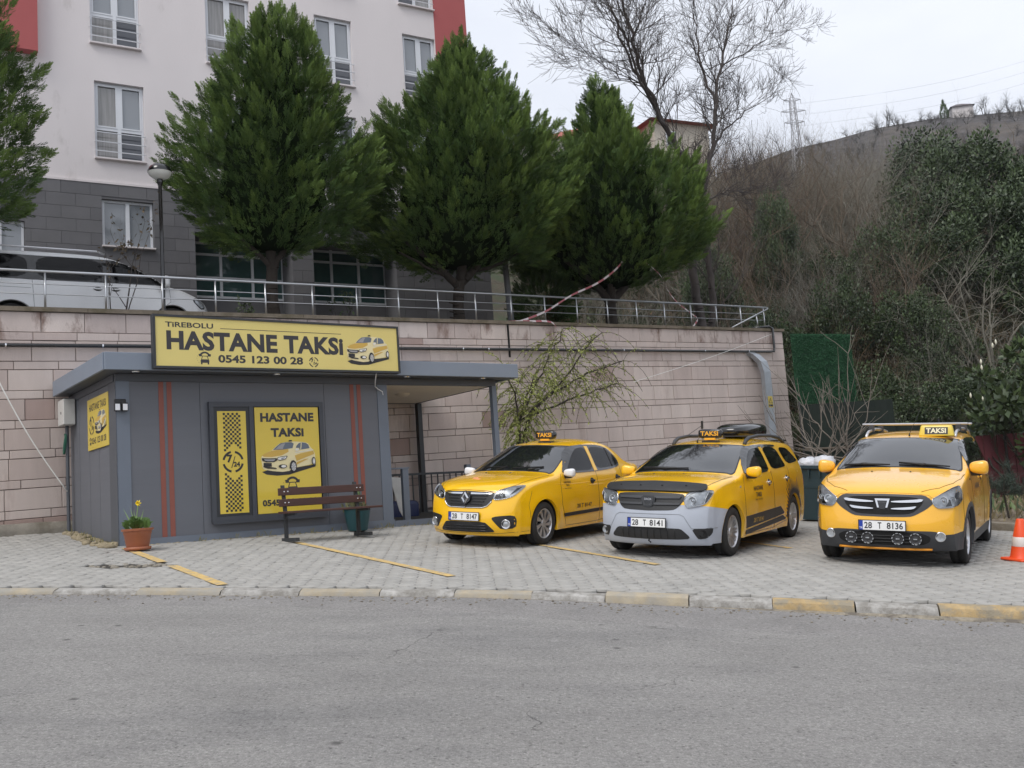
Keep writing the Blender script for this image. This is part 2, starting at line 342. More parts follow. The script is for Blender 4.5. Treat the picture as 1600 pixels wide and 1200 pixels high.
def sheet(name, us, vs, fn, m, kind='structure', smooth=True):
    V = [fn(u, v) for v in vs for u in us]; n = len(us)
    F = [(j * n + i, j * n + i + 1, (j + 1) * n + i + 1, (j + 1) * n + i) for j in range(len(vs) - 1) for i in range(n - 1)]
    o = ob(name, mesh_from(name, V, F, m, smooth)); tag(o, kind=kind); return o

# ground to the horizon, under everything else
sheet('ground', np.concatenate([np.linspace(-900, -70, 8), np.linspace(-60, 60, 16), np.linspace(70, 900, 8)]),
      np.concatenate([np.linspace(-600, -60, 6), np.linspace(-50, 45, 16), np.linspace(60, 900, 8)]),
      lambda x, y: (x, y, float(G(x, y)) - 0.9), M['earth'])
xs = np.linspace(-29, 29, 117)
sheet('road', xs, np.linspace(0, 1, 40), lambda x, t: (x, -40 + (kerb_y(x) + 40.1) * (1 - (1 - t) ** 2), float(road_z(x, -40 + (kerb_y(x) + 40.1) * (1 - (1 - t) ** 2)))), M['asphalt'])
def seam_y(x): return kerb_y(x) - 0.95 - 0.16 * math.sin(x * 0.7 + 1.0) - 0.05 * math.sin(x * 2.9) - 0.02 * math.sin(x * 9.1) - 0.35 * math.exp(-((x - 2.2) / 1.6) ** 2)
o = sheet('asphalt_strip', np.linspace(-20, 20, 220), np.linspace(0, 1, 8), lambda x, t: (x, seam_y(x) + (kerb_y(x) + 0.03 - seam_y(x)) * t, float(road_z(x, seam_y(x) + (kerb_y(x) + 0.03 - seam_y(x)) * t)) - 0.006 + 0.014 * min(1, t * 6)), M['asphalt2'])

# kerb
kerb = thing('kerb', 'line of worn white and yellow kerb stones between forecourt and road', 'kerb'); kerb['kind'] = 'structure'; del kerb['category']
kcol = {0: 'kerb_yellow', 1: 'kerb_white'}
for i in range(2, len(KX) - 2):
    x0, y0 = KX[i]; x1, y1 = KX[i + 1]; d = Vector((x1 - x0, y1 - y0, 0)); Ln = d.length; d.normalize(); nrm = Vector((-d.y, d.x, 0))
    if Ln > 1.5: continue
    V = []; F = []; n = 9; rr = random.Random(i)
    low = rr.uniform(-0.012, 0.012)
    for k in range(n):
        t = 0.006 + (Ln - 0.012) * k / (n - 1); e = 0.018 if k in (0, n - 1) else 0.0
        p = Vector((x0, y0, 0)) + d * t
        for off, dz in ((-0.155, -0.30), (-0.15, -0.075 - 0.012 * rr.random()), (-0.13 + e * 0.4, -0.022 - e * .4), (-0.095 + e, -0.002 - e * 0.3 + rr.uniform(-.003, .003)), (0.0, 0.002), (0.0, -0.2)):
            q = p + nrm * (off + rr.uniform(-.004, .004)); h = kh(q.x) / 0.1 if -0.1 < dz < -0.02 else 1
            V.append((q.x, q.y, float(G(q.x, q.y)) + dz * h + low))
    for k in range(n - 1):
        for j in range(5): F.append((k * 6 + j, (k + 1) * 6 + j, (k + 1) * 6 + j + 1, k * 6 + j + 1))
    F.append(tuple(range(5, -1, -1))); F.append(tuple(range((n - 1) * 6, n * 6)))
    nm = {17: 'kerb_orange', 19: 'kerb_orange', 21: 'kerb_orange'}.get(i, kcol[(i + 1) % 2])
    o = ob('kerb_stone', mesh_from('kerb_stone', V, F, M[nm], True, auto=35), kerb)
    if nm == 'kerb_orange': o['label'] = 'kerb stone with chipped strong yellow paint'

# sandy debris swept against the kerb foot
rr = random.Random(9); V = []; F = []; n = 160
for k in range(n + 1):
    x = -9 + 17 * k / n; y0 = kerb_y(x) - .165; w = (.012 + .03 * rr.random()) * (1 + 2.5 * max(0, min(1, (x - 1.4) / 2)))
    for t in (0, .5, 1): y = y0 - w * t; V.append((x, y, float(road_z(x, y)) + .006 + (1 - t) * (.004 + .022 * max(0, min(1, (x - 1.5) / 2))) - .010 * t))
for k in range(n):
    for t in (0, 1): F.append((k * 3 + t, k * 3 + t + 1, k * 3 + 4 + t, k * 3 + 3 + t))
M['sand'] = mat('sandy_debris', (0.30, 0.265, 0.205), 0.95, var=0.35, vscale=12, bump=0.8, bscale=50, world=True, stain=(0.16, 0.14, 0.115), sscale=6, sthr=(0.45, 0.6))
tag(ob('kerb_debris', mesh_from('kerb_debris', V, F, M['sand'], True)), kind='stuff')
mb = MB()
for k in range(420):
    x = rr.uniform(-6, 6.5); y = kerb_y(x) - .17 - abs(rr.gauss(0, .22)); s = rr.uniform(.004, .013); mb.sup((x, y, float(road_z(x, y)) + .012), (s * 1.3, s, s * .7), .9, 6, 4)
tag(mb.build('road_grit', M['sand']), kind='stuff')

# pavement of interlocking pavers on a sand bed
bed_y = lambda x: 18.75 - 1.08 * (x - 5.3)                 # planting bed beyond this line, for x > 5
xs = np.linspace(-16, 18, 69)
pave = sheet('pavement', xs, np.linspace(0, 1, 60), lambda x, t: (x, kerb_y(x) - 0.01 + (34 - kerb_y(x)) * t, float(G(x, kerb_y(x) - 0.01 + (34 - kerb_y(x)) * t)) - 0.028), M['bedding'])
E1 = Vector((math.cos(R(-28)), math.sin(R(-28)))); E2 = Vector((math.cos(R(62)), math.sin(R(62))))
PL, PH, gp_ = 0.20, 0.165, 0.0050
endp = [(0, 0), (0, .045), (.026, .068), (.026, .097), (0, .12), (0, .165)]
outl = [(x + gp_, max(gp_, min(PH - gp_, y))) for x, y in endp] + [(x + PL - gp_, max(gp_, min(PH - gp_, y))) for x, y in reversed(endp)]
outl = [(x - PL / 2, y - PH / 2) for x, y in outl][::-1]
# orientation: counter-clockwise
if sum(outl[i][0] * outl[(i + 1) % 12][1] - outl[(i + 1) % 12][0] * outl[i][1] for i in range(12)) < 0: outl = outl[::-1]
cx = sum(p[0] for p in outl) / 12; cy = sum(p[1] for p in outl) / 12
pV = [(cx + (x - cx) * .95, cy + (y - cy) * .94, 0.0) for x, y in outl] + [(x, y, -0.005) for x, y in outl] + [(x, y, -0.034) for x, y in outl]
def poly_tri(p):
    from mathutils.geometry import tessellate_polygon
    return [tuple(t) for t in tessellate_polygon([[Vector((x, y, 0)) for x, y in p]])]
pT = []
for t in poly_tri(outl):
    a, b_, c = t; ar = (outl[b_][0] - outl[a][0]) * (outl[c][1] - outl[a][1]) - (outl[c][0] - outl[a][0]) * (outl[b_][1] - outl[a][1])
    pT.append(t if ar > 0 else (a, c, b_))
for i in range(12):
    j = (i + 1) % 12
    for r0 in (0, 12): pT += [(r0 + j, r0 + i, r0 + 12 + i), (r0 + j, r0 + 12 + i, r0 + 12 + j)]
pV = np.array(pV); pT = np.array(pT)
spots = []
for i in range(-140, 160):
    for j in range(-10, 190):
        q = E1 * ((i + 0.5 * (j % 2)) * PL) + E2 * (j * PH); x, y = q.x, q.y
        if not (-11.5 < x < 10.5 and y < 27): continue
        if y < kerb_y(x) + 0.11: continue
        dq = Vector((x - KO.x, y - KO.y, 0)); u, v = dq.dot(KU), dq.dot(KV)
        if v > 2.9 or (-0.05 < u < 7.05 and v > 0.10): continue
        if x > 5.0 and y > bed_y(x): continue
        if ((x + 5.05) / 0.62) ** 2 + ((y - 12.80) / 0.20) ** 2 < 1: continue
        spots.append((x, y))
spots = np.array(spots)
camxy = spots / spots[:, 1:2]
inview = (np.abs(camxy[:, 0]) < 0.515) & (spots[:, 0] > 0.5) & ~((spots[:, 0] > 3.9) & (spots[:, 1] > 12.3) & (spots[:, 0] < 5.3))
order = np.argsort(np.where(inview, spots[:, 1], 99))
near = set(order[:300].tolist())
cz, sz = E1.x, E1.y
Vs, Fs, Ts = [], [], []; nv = 0
pmesh = np_mesh('paver', pV, pT, M['paver1'])
for i, (x, y) in enumerate(spots):
    dz = rng.normal(0, 0.0022) - (0.02 * math.exp(-(((x + 5.05) / .9) ** 2 + ((y - 12.8) / .4) ** 2))); tx, ty = rng.normal(0, 0.008, 2); z = float(G(x, y)) + dz
    tx -= 0.0606; ty += 0.0658
    if i in near:
        o = bpy.data.objects.new('paver', pmesh); link(o, pave)
        zx = Vector((cz, sz, tx * cz + ty * sz)).normalized(); n_ = Vector((-tx, -ty, 1)).normalized(); yy = n_.cross(zx)
        o.matrix_local = Matrix(((zx.x, yy.x, n_.x, x), (zx.y, yy.y, n_.y, y), (zx.z, yy.z, n_.z, z), (0, 0, 0, 1)))
        continue
    X = x + pV[:, 0] * cz - pV[:, 1] * sz; Y = y + pV[:, 0] * sz + pV[:, 1] * cz
    Vs.append(np.stack([X, Y, z + (X - x) * tx + (Y - y) * ty + pV[:, 2]], 1)); Fs.append(pT + nv); nv += len(pV); Ts.append(np.full(len(pV), rng.random() ** 1.5))
o = ob('paver_field', np_mesh('paver_field', np.concatenate(Vs), np.concatenate(Fs), M['paver'], np.concatenate(Ts)), pave); tag(o, kind='stuff')
M['mud'] = mat('wet_mud', (0.055, 0.047, 0.038), 0.6, var=0.4, vscale=9, bump=0.6, bscale=30, world=True)
mb = MB(); n = 26
V = [(-5.05, 12.78, float(G(-5.05, 12.78)) - 0.06)]
for k in range(n):
    t = 2 * math.pi * k / n; q = 1 + 0.15 * math.sin(5 * t + 1); x, y = -5.05 + 0.68 * q * math.cos(t), 12.80 + 0.23 * q * math.sin(t); V.append((x, y, float(G(x, y)) - 0.024))
mb.add(V, [(0, k + 1, (k + 1) % n + 1) for k in range(n)])
tag(mb.build('pothole', M['mud']), kind='structure')
mb = MB()
for k in range(34):
    t = rng.random() * 6.28; q = rng.random() ** .5; x, y = -5.05 + .58 * q * math.cos(t), 12.82 + .18 * q * math.sin(t); s = rng.uniform(.012, .05)
    mb.sup((x, y, float(G(x, y)) - 0.03), (s, s * .8, s * .6), .8, 6, 4)
tag(mb.build('rubble', M['concrete'], smooth=True), kind='stuff')

# painted bay lines: worn paint lying on the pavers
def bay_line(a, b, w, skip=()):
    n = 40; V = []; F = []; d = Vector((b[0] - a[0], b[1] - a[1])).normalized(); nr = Vector((-d.y, d.x)); rr = random.Random(int(a[0] * 10))
    for k in range(n + 1):
        t = k / n; x = a[0] + (b[0] - a[0]) * t; y = a[1] + (b[1] - a[1]) * t
        for s in (-1, 1):
            ww = w / 2 + rr.uniform(-.006, .004); V.append((x + nr.x * s * ww, y + nr.y * s * ww, float(G(x + nr.x * s * ww, y + nr.y * s * ww)) + 0.009))
    for k in range(n):
        if any(p0 <= k / n < p1 for p0, p1 in skip): continue
        F.append((2 * k, 2 * k + 1, 2 * k + 3, 2 * k + 2))
    tag(ob('parking_line', mesh_from('parking_line', V, F, M['line'])), kind='structure')
bay_line((-5.75, 14.62), (-3.28, 11.0), 0.13, skip=((.45, .53),))
bay_line((-3.40, 15.22), (-0.83, 11.52), 0.12)
bay_line((0.10, 14.85), (1.62, 12.37), 0.11)
bay_line((3.05, 15.1), (3.67, 13.97), 0.10)

# ------------------------------------------------------------------ retaining wall
M['stone'] = mat('pink_stone_block', (0.53, 0.435, 0.395), 0.85, var=0.13, vscale=1.6, bump=0.25, bscale=45, two=(0.64, 0.55, 0.50), world=True, vmap=(1, 1, 0.22), stain=(0.38, 0.29, 0.255), sscale=1.7, sthr=(0.56, 0.78))
M['stone_top'] = mat('stained_stone_block', (0.52, 0.43, 0.395), 0.85, var=0.14, vscale=1.6, bump=0.25, bscale=45, two=(0.64, 0.55, 0.50), world=True, vmap=(1, 1, 0.45), stain=(0.25, 0.17, 0.14), sscale=2.2, sthr=(0.52, 0.66))
M['stone_dark'] = mat('brown_stone_block', (0.36, 0.26, 0.225), 0.85, var=0.14, vscale=1.6, bump=0.25, bscale=45, two=(0.45, 0.34, 0.305), world=True, vmap=(1, 1, 0.3))
M['mortar'] = mat('dark_joint', (0.17, 0.135, 0.12), 0.95, var=0.2, world=True)
M['coping'] = mat('mossy_coping', (0.20, 0.165, 0.125), 0.95, var=0.22, vscale=4, bump=0.5, bscale=30, world=True, stain=(0.12, 0.10, 0.06), sscale=2.5, sthr=(0.45, 0.65))
WV, SL = 3.0, 0.0268
def wz(z, u): return z + SL * (u + 0.76)
wall = thing('retaining_wall', 'long pink stone retaining wall behind the taxi office under the terrace railing', 'wall', mtx=KM)
mb = MB()
def sheared(mb, u0, u1, v0, v1, z0, z1, mi=0):
    V = [(u, v, wz(z, u)) for z in (z0, z1) for (u, v) in ((u0, v0), (u1, v0), (u1, v1), (u0, v1))]
    mb.add(V, [(3, 2, 1, 0), (4, 5, 6, 7), (0, 1, 5, 4), (1, 2, 6, 5), (2, 3, 7, 6), (3, 0, 4, 7)], mi)
sheared(mb, -10, 19.60, WV + 0.03, WV + 0.4, -2.2, 4.06); mb.build('wall_core', M['mortar'], wall)
def stone(u0, u1, z0, z1, v, mb=None):
    g, c = 0.005, 0.006
    a = [(u0 + g, z0 + g), (u1 - g, z0 + g), (u1 - g, z1 - g), (u0 + g, z1 - g)]
    V = [(u, v + 0.06, wz(z, u)) for u, z in a] + [(u, v + c, wz(z, u)) for u, z in a] + [(u + (c if k in (0, 3) else -c), v, wz(z + (c if k < 2 else -c), u)) for k, (u, z) in enumerate(a)]
    F = [(8, 9, 10, 11)] + [(r * 4 + k, r * 4 + (k + 1) % 4, r * 4 + 4 + (k + 1) % 4, r * 4 + 4 + k) for r in (0, 1) for k in range(4)]
    if mb is not None: mb.add(V, F); return None
    return V, F
rows = []; z = 4.075
for k in range(9): rows.append((z - 0.36, z, 0)); rows.append((z - 0.505, z - 0.36, 1)); z -= 0.507
bits = []; rr = random.Random(3)
for ri, (z0, z1, small) in enumerate(rows):
    u = -10 + (0.52 if ri == 0 else 0.16 if ri == 1 else rr.uniform(0, 0.7))
    if ri == 0: u = -10 + 0.29
    while u < 19.64:
        w = 0.715 if rr.random() < .8 else rr.choice((0.48, 0.9, 0.6))
        if ri < 2: w = 0.715
        u1 = min(u + w, 19.66)
        if u1 > 19.4: u1 = 19.66
        gz = gK((u + u1) / 2, WV)
        zz0 = z0
        if wz(z1, u) > gz + 0.05 and not (z1 < 0.45 and u < 0):
            hid = (0.3 < u and u1 < 4.5 and wz(z1, u) < 3.0) or u1 < -1.6
            q = K((u + u1) / 2, WV, 0)
            bits.append((u1 - u > 0 and (u1 - u) * (z1 - z0) / q.length ** 2 if not hid else 0, u, u1, zz0, z1, ri, rr.uniform(-0.007, 0.007)))
        u = u1
bits.sort(key=lambda b_: -b_[0]); mbs = MB(); mbt = MB()
for i, (sc, u0, u1, z0, z1, ri, dv) in enumerate(bits):
    if i < 300 and sc > 0:
        V, F = stone(u0, u1, z0, z1, WV + dv)
        nm = 'stone_top' if ri in (0,) or (ri == 1 and i % 3 == 0) else 'stone_dark' if (wz(z0, 0) < 0.5 and u0 < 0) or rr.random() < .05 else 'stone'
        o = ob('block', mesh_from('block', V, F, M[nm]), wall)
    else: stone(u0, u1, z0, z1, WV + dv, mbt if ri == 0 else mbs)
tag(mbs.build('far_blocks', M['stone'], wall), kind='stuff'); tag(mbt.build('far_top_blocks', M['stone_top'], wall), kind='stuff')
u = -10.0
while u < 19.7:
    mb = MB(); u1 = min(u + 2.07, 19.72); sheared(mb, u + .004, u1 - .004, WV - 0.05, WV + 0.42, 4.078, 4.155); mb.build('coping_slab', M['coping'], wall); u = u1
mb = MB(); n = 30
V = []; F = []
for k in range(n + 1):
    u = -9 + 9.6 * k / n
    for (v, z) in ((WV + 0.02, 0.465), (WV - 0.03 + rr.uniform(-.012, .012), 0.45), (WV - 0.05 + rr.uniform(-.02, .02), 0.32), (WV - 0.07 + rr.uniform(-.02, .02), -0.1)): V.append((u, v, z + rr.uniform(-.01, .01)))
for k in range(n):
    for j in range(3): F.append((k * 4 + j, k * 4 + j + 1, (k + 1) * 4 + j + 1, (k + 1) * 4 + j)[::-1])
mb.add(V, F); mb.build('footing', M['concrete'], wall, smooth=True)
mb = MB(); sheared(mb, 9.63, 9.68, WV - 0.012, WV + 0.02, 3.3, 4.08); mb.build('movement_joint', M['deep'], wall)
mb = MB(); sheared(mb, 19.60, 19.66, WV + .08, WV + 12, -2.5, 4.07); mb.build('return_wall', M['stone'], wall)

# terrace behind the wall
tu = np.linspace(-14, 19.6, 20); tv = np.linspace(WV + 0.38, 24, 12)
V = [tuple(K(u, v, wz(4.02, u))) for v in tv for u in tu]; F = [(j * 20 + i, j * 20 + i + 1, (j + 1) * 20 + i + 1, (j + 1) * 20 + i) for j in range(11) for i in range(19)]
M['terrace'] = mat('terrace_paving', (0.19, 0.18, 0.165), 0.9, var=0.2, vscale=1, world=True)
tag(ob('terrace', mesh_from('terrace', V, F, M['terrace'])), kind='structure')

# ------------------------------------------------------------------ apartment block on the terrace
M['render'] = mat('off_white_render', (0.76, 0.71, 0.71), 0.9, var=0.045, vscale=0.6, bump=0.15, bscale=25, stain=(0.52, 0.48, 0.46), sscale=1.1, sthr=(0.60, 0.80), vmap=(1, 1, 0.45))
M['red_render'] = mat('red_render', (0.44, 0.115, 0.115), 0.9, var=0.05, vscale=0.8, bump=0.15, bscale=25)
M['tile'] = mat('grey_cladding_tile', (0.128, 0.126, 0.134), 0.55, var=0.10, vscale=2.5, bump=0.08, bscale=60, two=(0.158, 0.155, 0.162), world=True, stain=(0.21, 0.21, 0.215), sscale=3, sthr=(0.68, 0.8))
M['pvc'] = mat('white_pvc', (0.74, 0.76, 0.80), 0.35, var=0.03)
M['blind'] = mat('pane_with_grey_blind', (0.27, 0.29, 0.315), 0.08, var=0.05, vscale=1, coat=1.0)
M['pane_dark'] = mat('dark_pane', (0.055, 0.06, 0.075), 0.04, var=0.15, vscale=1, coat=1.0)
M['pane_curtain'] = mat('pane_with_curtain', (0.26, 0.255, 0.25), 0.08, var=0.35, vscale=6, vmap=(3, 1, 0.15), coat=1.0)
M['pane_reflection'] = mat('shop_glass_green_reflection', (0.05, 0.10, 0.098), 0.05, var=0.45, vscale=0.9, coat=1.0)  # mottled teal paints in the greenery mirrored by the shop glass
M['metal'] = mat('brushed_steel', (0.55, 0.56, 0.575), 0.3, metal=0.9, var=0.08, vscale=5)
bk = 24.0 / 27.0; ba = R(31)
BM = Matrix.Translation((-10.5248 * bk, 24.0, 0)) @ Matrix.Rotation(ba, 4, 'Z')
bz = lambda z: (z + 3.6135) * bk + EYE
block = thing('apartment_block', 'off-white rendered apartment block with red bands and grey tiled ground floor', 'building', mtx=BM)
def wall_holes(mb, s0, s1, z0, z1, w, holes, depth, mi=0, rmi=0):
    ss = sorted({s0, s1, *[h[0] for h in holes], *[h[1] for h in holes]}); zs = sorted({z0, z1, *[h[2] for h in holes], *[h[3] for h in holes]})
    for a, b_ in zip(ss[:-1], ss[1:]):
        for c, d in zip(zs[:-1], zs[1:]):
            if any(h[0] <= a and b_ <= h[1] and h[2] <= c and d <= h[3] for h in holes): continue
            mb.add([(a, w, c), (b_, w, c), (b_, w, d), (a, w, d)], [(0, 1, 2, 3)], mi)
    for a, b_, c, d in holes:
        e = w + depth
        mb.add([(a, w, c), (a, e, c), (a, e, d), (a, w, d)], [(3, 2, 1, 0)], rmi); mb.add([(b_, w, c), (b_, e, c), (b_, e, d), (b_, w, d)], [(0, 1, 2, 3)], rmi)
        mb.add([(a, w, c), (b_, w, c), (b_, e, c), (a, e, c)], [(3, 2, 1, 0)], rmi); mb.add([(a, w, d), (b_, w, d), (b_, e, d), (a, e, d)], [(0, 1, 2, 3)], rmi)
k_ = bk
wins = []
for s0, s1, zt, zb in ((-0.62, 0.70, 8.80, 6.56), (-0.69, 0.64, 12.14, 9.90), (2.52, 3.85, 8.80, 6.56), (2.52, 3.85, 12.04, 9.85), (5.92, 7.17, 8.80, 6.56), (5.92, 7.17, 12.04, 9.82), (8.97, 10.17, 8.80, 6.56), (8.97, 10.17, 11.98, 9.80),
                       (-0.69, 0.64, 15.3, 13.05), (2.52, 3.85, 15.3, 13.05), (5.92, 7.17, 15.3, 13.0), (8.9, 10.16, 15.3, 13.0), (-6.2, -5.0, 8.8, 6.56)):
    wins.append((s0 * k_, s1 * k_, bz(zb), bz(zt)))
top = bz(17.5)
mb = MB(); wall_holes(mb, -9, 10.19 * k_, bz(5.87), top, 0, wins, 0.16)
mb.add([(-9, 0, top), (10.19 * k_, 0, top), (10.19 * k_, 9, top), (-9, 9, top)], [(0, 1, 2, 3)])
mb.box(-9, 10.19 * k_, 0.3, 9, bz(5.9), top - .05); mb.build('wall', M['render'], block)
mb = MB(); mb.box(10.19 * k_, 11.43 * k_, -0.012, 9, bz(5.87), top); mb.build('wall', M['red_render'], block)['label'] = 'red painted corner band'
mb = MB(); mb.box(-9, -2.06 * k_, -0.28, 0.1, bz(9.27), top - .4); mb.build('wall', M['red_render'], block)['label'] = 'red painted projecting bay'
mb = MB(); mb.box(-9, 11.45 * k_, -0.05, 0.1, bz(5.82), bz(5.88)); mb.build('ledge', M['render'], block)
def window(s0, s1, z0, z1, w, style=0):
    f = 0.055; mb = MB(); zm = z0 + (z1 - z0) * 0.40; sm = (s0 + s1) / 2; d0, d1 = w, w + 0.06
    mb.box(s0, s0 + f, d0, d1, z0, z1); mb.box(s1 - f, s1, d0, d1, z0, z1); mb.box(s0 + f, s1 - f, d0, d1, z1 - f, z1); mb.box(s0 + f, s1 - f, d0, d1, z0, z0 + f * .7)
    mb.box(sm - f * .8, sm + f * .8, d0 - .01, d1, z0 + f * .7, z1 - f)
    if style == 0: mb.box(s0 + f, sm - f * .8, d0, d1, zm - f * .7, zm + f * .7); mb.box(sm + f * .8, s1 - f, d0, d1, zm - f * .7, zm + f * .7)
    fr = mb.build('window', M['pvc'], block); rr = random.Random(int(s0 * 100 + z0 * 10))
    cells = [(s0 + f, sm - f * .8, zm + f * .7, z1 - f, 1), (sm + f * .8, s1 - f, zm + f * .7, z1 - f, 1), (s0 + f, sm - f * .8, z0 + f * .7, zm - f * .7, 0), (sm + f * .8, s1 - f, z0 + f * .7, zm - f * .7, 0)] if style == 0 else \
            [(s0 + f, sm - f * .8, z0 + f * .7, z1 - f, 2), (sm + f * .8, s1 - f, z0 + f * .7, z1 - f, 2)]
    for a, b_, c, d, up in cells:
        m2 = M['blind'] if up == 1 and rr.random() < .75 else M['pane_curtain'] if (up != 2 and rr.random() < .5) else M['blind'] if up == 2 else M['pane_dark']
        q = MB(); q.box(a, b_, d1 - .025, d1 - .012, c, d); q.build('pane', m2, fr)
        if up == 1:                                     # casement sash
            q = MB(); t = .035; q.box(a, a + t, d0 - .012, d0 + .02, c, d); q.box(b_ - t, b_, d0 - .012, d0 + .02, c, d); q.box(a + t, b_ - t, d0 - .012, d0 + .02, d - t, d); q.box(a + t, b_ - t, d0 - .012, d0 + .02, c, c + t); q.build('sash', M['pvc'], fr)
    q = MB(); q.box(s0 - .03, s1 + .03, w - .20, w + .0, z0 - .035, z0); q.build('sill', M['render'], fr)
    if style == 0:
        for j in range(3):
            q = MB(); zz = z0 + (zm - z0) * (.22 + .30 * j); q.tube([(s0 - .02, -0.045, zz), (s1 + .02, -0.045, zz)], 0.014, 6); q.build('guard_bar', M['metal'], fr)
for h in wins: window(h[0] + .004, h[1] - .004, h[2] + .004, h[3] - .004, 0.10)
# ground floor: tiles with openings
gw = [(-0.49 * k_, 0.87 * k_, bz(4.05), bz(5.40)), (9.27 * k_, 10.2 * k_, bz(4.07), bz(5.3)), (-3.6 * k_, -2.42 * k_, bz(3.2), bz(4.6))]
shops = [(2.0 * k_, 4.85 * k_, bz(0.2), bz(4.65)), (5.52 * k_, 8.27 * k_, bz(0.2), bz(4.65))]
zg0, zg1 = 5.2, bz(5.82)
mb = MB(); wall_holes(mb, -9, 11.72 * k_, zg0, zg1, -0.02, gw + [(a, b_, c, d) for a, b_, c, d in shops], 0.9); mb.add([(11.72 * k_, -.02, zg0), (11.72 * k_, 9, zg0), (11.72 * k_, 9, zg1), (11.72 * k_, -.02, zg1)], [(0, 1, 2, 3)])
mb.build('tile_backing', M['tile'], block)
th, tw = 0.315, 0.66; ti = 0; z = zg1; row = 0
while z > zg0 + .5:
    z0 = z - th; s = -4.0 + (tw / 2 if row % 2 else 0)
    while s < 11.72 * k_ - .05:
        s1 = min(s + tw, 11.72 * k_); segs = [(s, s1)]
        for a, b_, c, d in gw + shops:
            if c < z - .02 and d > z0 + .02:
                ns = []
                for p, q in segs:
                    if q <= a or p >= b_: ns.append((p, q)); continue
                    if p < a: ns.append((p, a))
                    if q > b_: ns.append((b_, q))
                segs = ns
        for p, q in segs:
            if q - p < .06: continue
            t = MB(); g = .004; e = rng.uniform(0, .004); t.box(p + g, q - g, -0.035 - e, -0.021, z0 + g, z - g); t.build('tile', M['tile'], block); ti += 1
        s += tw
    z = z0; row += 1
for h in gw: window(h[0] + .01, h[1] - .01, h[2] + .01, h[3] - .01, 0.06, 1)
for a, b_, c, d in shops:
    q = MB(); q.box(a + .01, b_ - .01, .83, .86, c, d); fr = MB(); n = 3
    zsill = bz(2.96)
    for i in range(n + 1):
        s = a + (b_ - a) * i / n; fr.box(max(a + .01, s - .035), min(b_ - .01, s + .035), .78, .825, c, d)
    for zz in (zsill, bz(3.55), bz(4.25), d - .05): fr.box(a + .02, b_ - .02, .785, .822, zz - .03, zz + .03)
    f_ = fr.build('shop_window', M['pvc'], block); q.build('pane', M['pane_reflection'], f_)
    q = MB(); q.box(a + .02, b_ - .02, .77, .80, c, zsill - .04); q.build('apron_panel', M['tile'], f_)

# ------------------------------------------------------------------ hillside and far hill
def hill_z(x, y):
    fx = np.clip((x - 4) / 6, 0, 1)
    d = np.maximum(0, y - (30.5 + (1 - fx) * 2 - 0.02 * (x - 10)))
    base = G(np.clip(x, -5, 12), np.minimum(y, 30))
    h = base + 0.62 * d - 0.0011 * d ** 2 * (d > 0) + 0.35 * np.sin(x * 0.55 + y * 0.3) * np.clip(d / 6, 0, 1) + 0.5 * np.sin(x * .21 - y * .17) * np.clip(d / 8, 0, 1)
    h = h - 0.085 * d * np.clip((x - 14) / 6, 0, 1)
    return h - 0.06 + np.minimum(0, -(y - 63 - 14 * np.clip((11 - x) / 3, 0, 1)) * 0.7)
M['hill_soil'] = mat('hillside_soil', (0.050, 0.042, 0.027), 0.95, var=0.45, vscale=0.8, bump=0.6, bscale=6, world=True, tint=None, stain=(0.035, 0.05, 0.02), sscale=0.5, sthr=(0.45, 0.6))
sheet('hillside', np.linspace(-12, 75, 88), np.linspace(28, 90, 63), lambda x, y: (x, y, float(hill_z(x, y))), M['hill_soil'])
def far_ridge(x): return np.interp(x, [-150, 40, 92, 104, 118, 135, 165, 230, 400], [60, 88, 103.3, 105, 108, 109.8, 110.3, 112, 100])
def far_z(x, y): 
    t = np.clip((y - 120) / 180, 0, 1.0); return 10 + (far_ridge(x) - 10) * (t ** 0.85) + 2.0 * math.sin(x * .09 + y * .05) * math.sin(math.pi * t)
M['far_hill'] = mat('bare_far_hillside', (0.088, 0.083, 0.084), 1.0, var=0.6, vscale=0.28, bump=1.0, bscale=0.5, world=True, stain=(0.14, 0.122, 0.105), sscale=0.03, sthr=(0.52, 0.7), spec=0.0)
sheet('far_hill', np.linspace(-150, 400, 111), np.concatenate([np.linspace(110, 300, 40), [310, 340]]), lambda x, y: (x, y, float(far_z(x, min(y, 300))) - max(0, y - 300) * .4), M['far_hill'])
# ================================================================== STREET OBJECTS
M['kiosk'] = mat('grey_sandwich_panel', (0.132, 0.139, 0.158), 0.55, var=0.05, vscale=1.2, bump=0.05, bscale=12, vmap=(.3, .3, 6), stain=(0.165, 0.172, 0.19), sscale=1.4, sthr=(0.62, 0.85))
M['kiosk_trim'] = mat('blue_grey_trim', (0.150, 0.175, 0.215), 0.5, var=0.06, vscale=2)
M['fascia'] = mat('blue_grey_fascia', (0.205, 0.240, 0.295), 0.45, var=0.05, vscale=1.5, stain=(0.23, 0.26, 0.30), sscale=2, sthr=(0.6, 0.8))
M['beam'] = mat('dark_grey_beam', (0.085, 0.092, 0.105), 0.55, var=0.06)
M['frame'] = mat('anthracite_window_frame', (0.055, 0.060, 0.072), 0.5, var=0.05)
M['stripe'] = mat('brick_red_stripe', (0.25, 0.078, 0.055), 0.6, var=0.08, vscale=4)
M['soffit'] = mat('beige_soffit', (0.80, 0.72, 0.60), 0.7, var=0.05)
M['steel_dark'] = mat('dark_steel', (0.030, 0.033, 0.037), 0.5, var=0.1)
M['poster'] = mat('yellow_poster', (0.70, 0.52, 0.055), 0.35, var=0.05, vscale=1.5, coat=0.3)
M['signface'] = mat('yellow_sign_face', (0.72, 0.60, 0.20), 0.4, var=0.05, vscale=1.2)
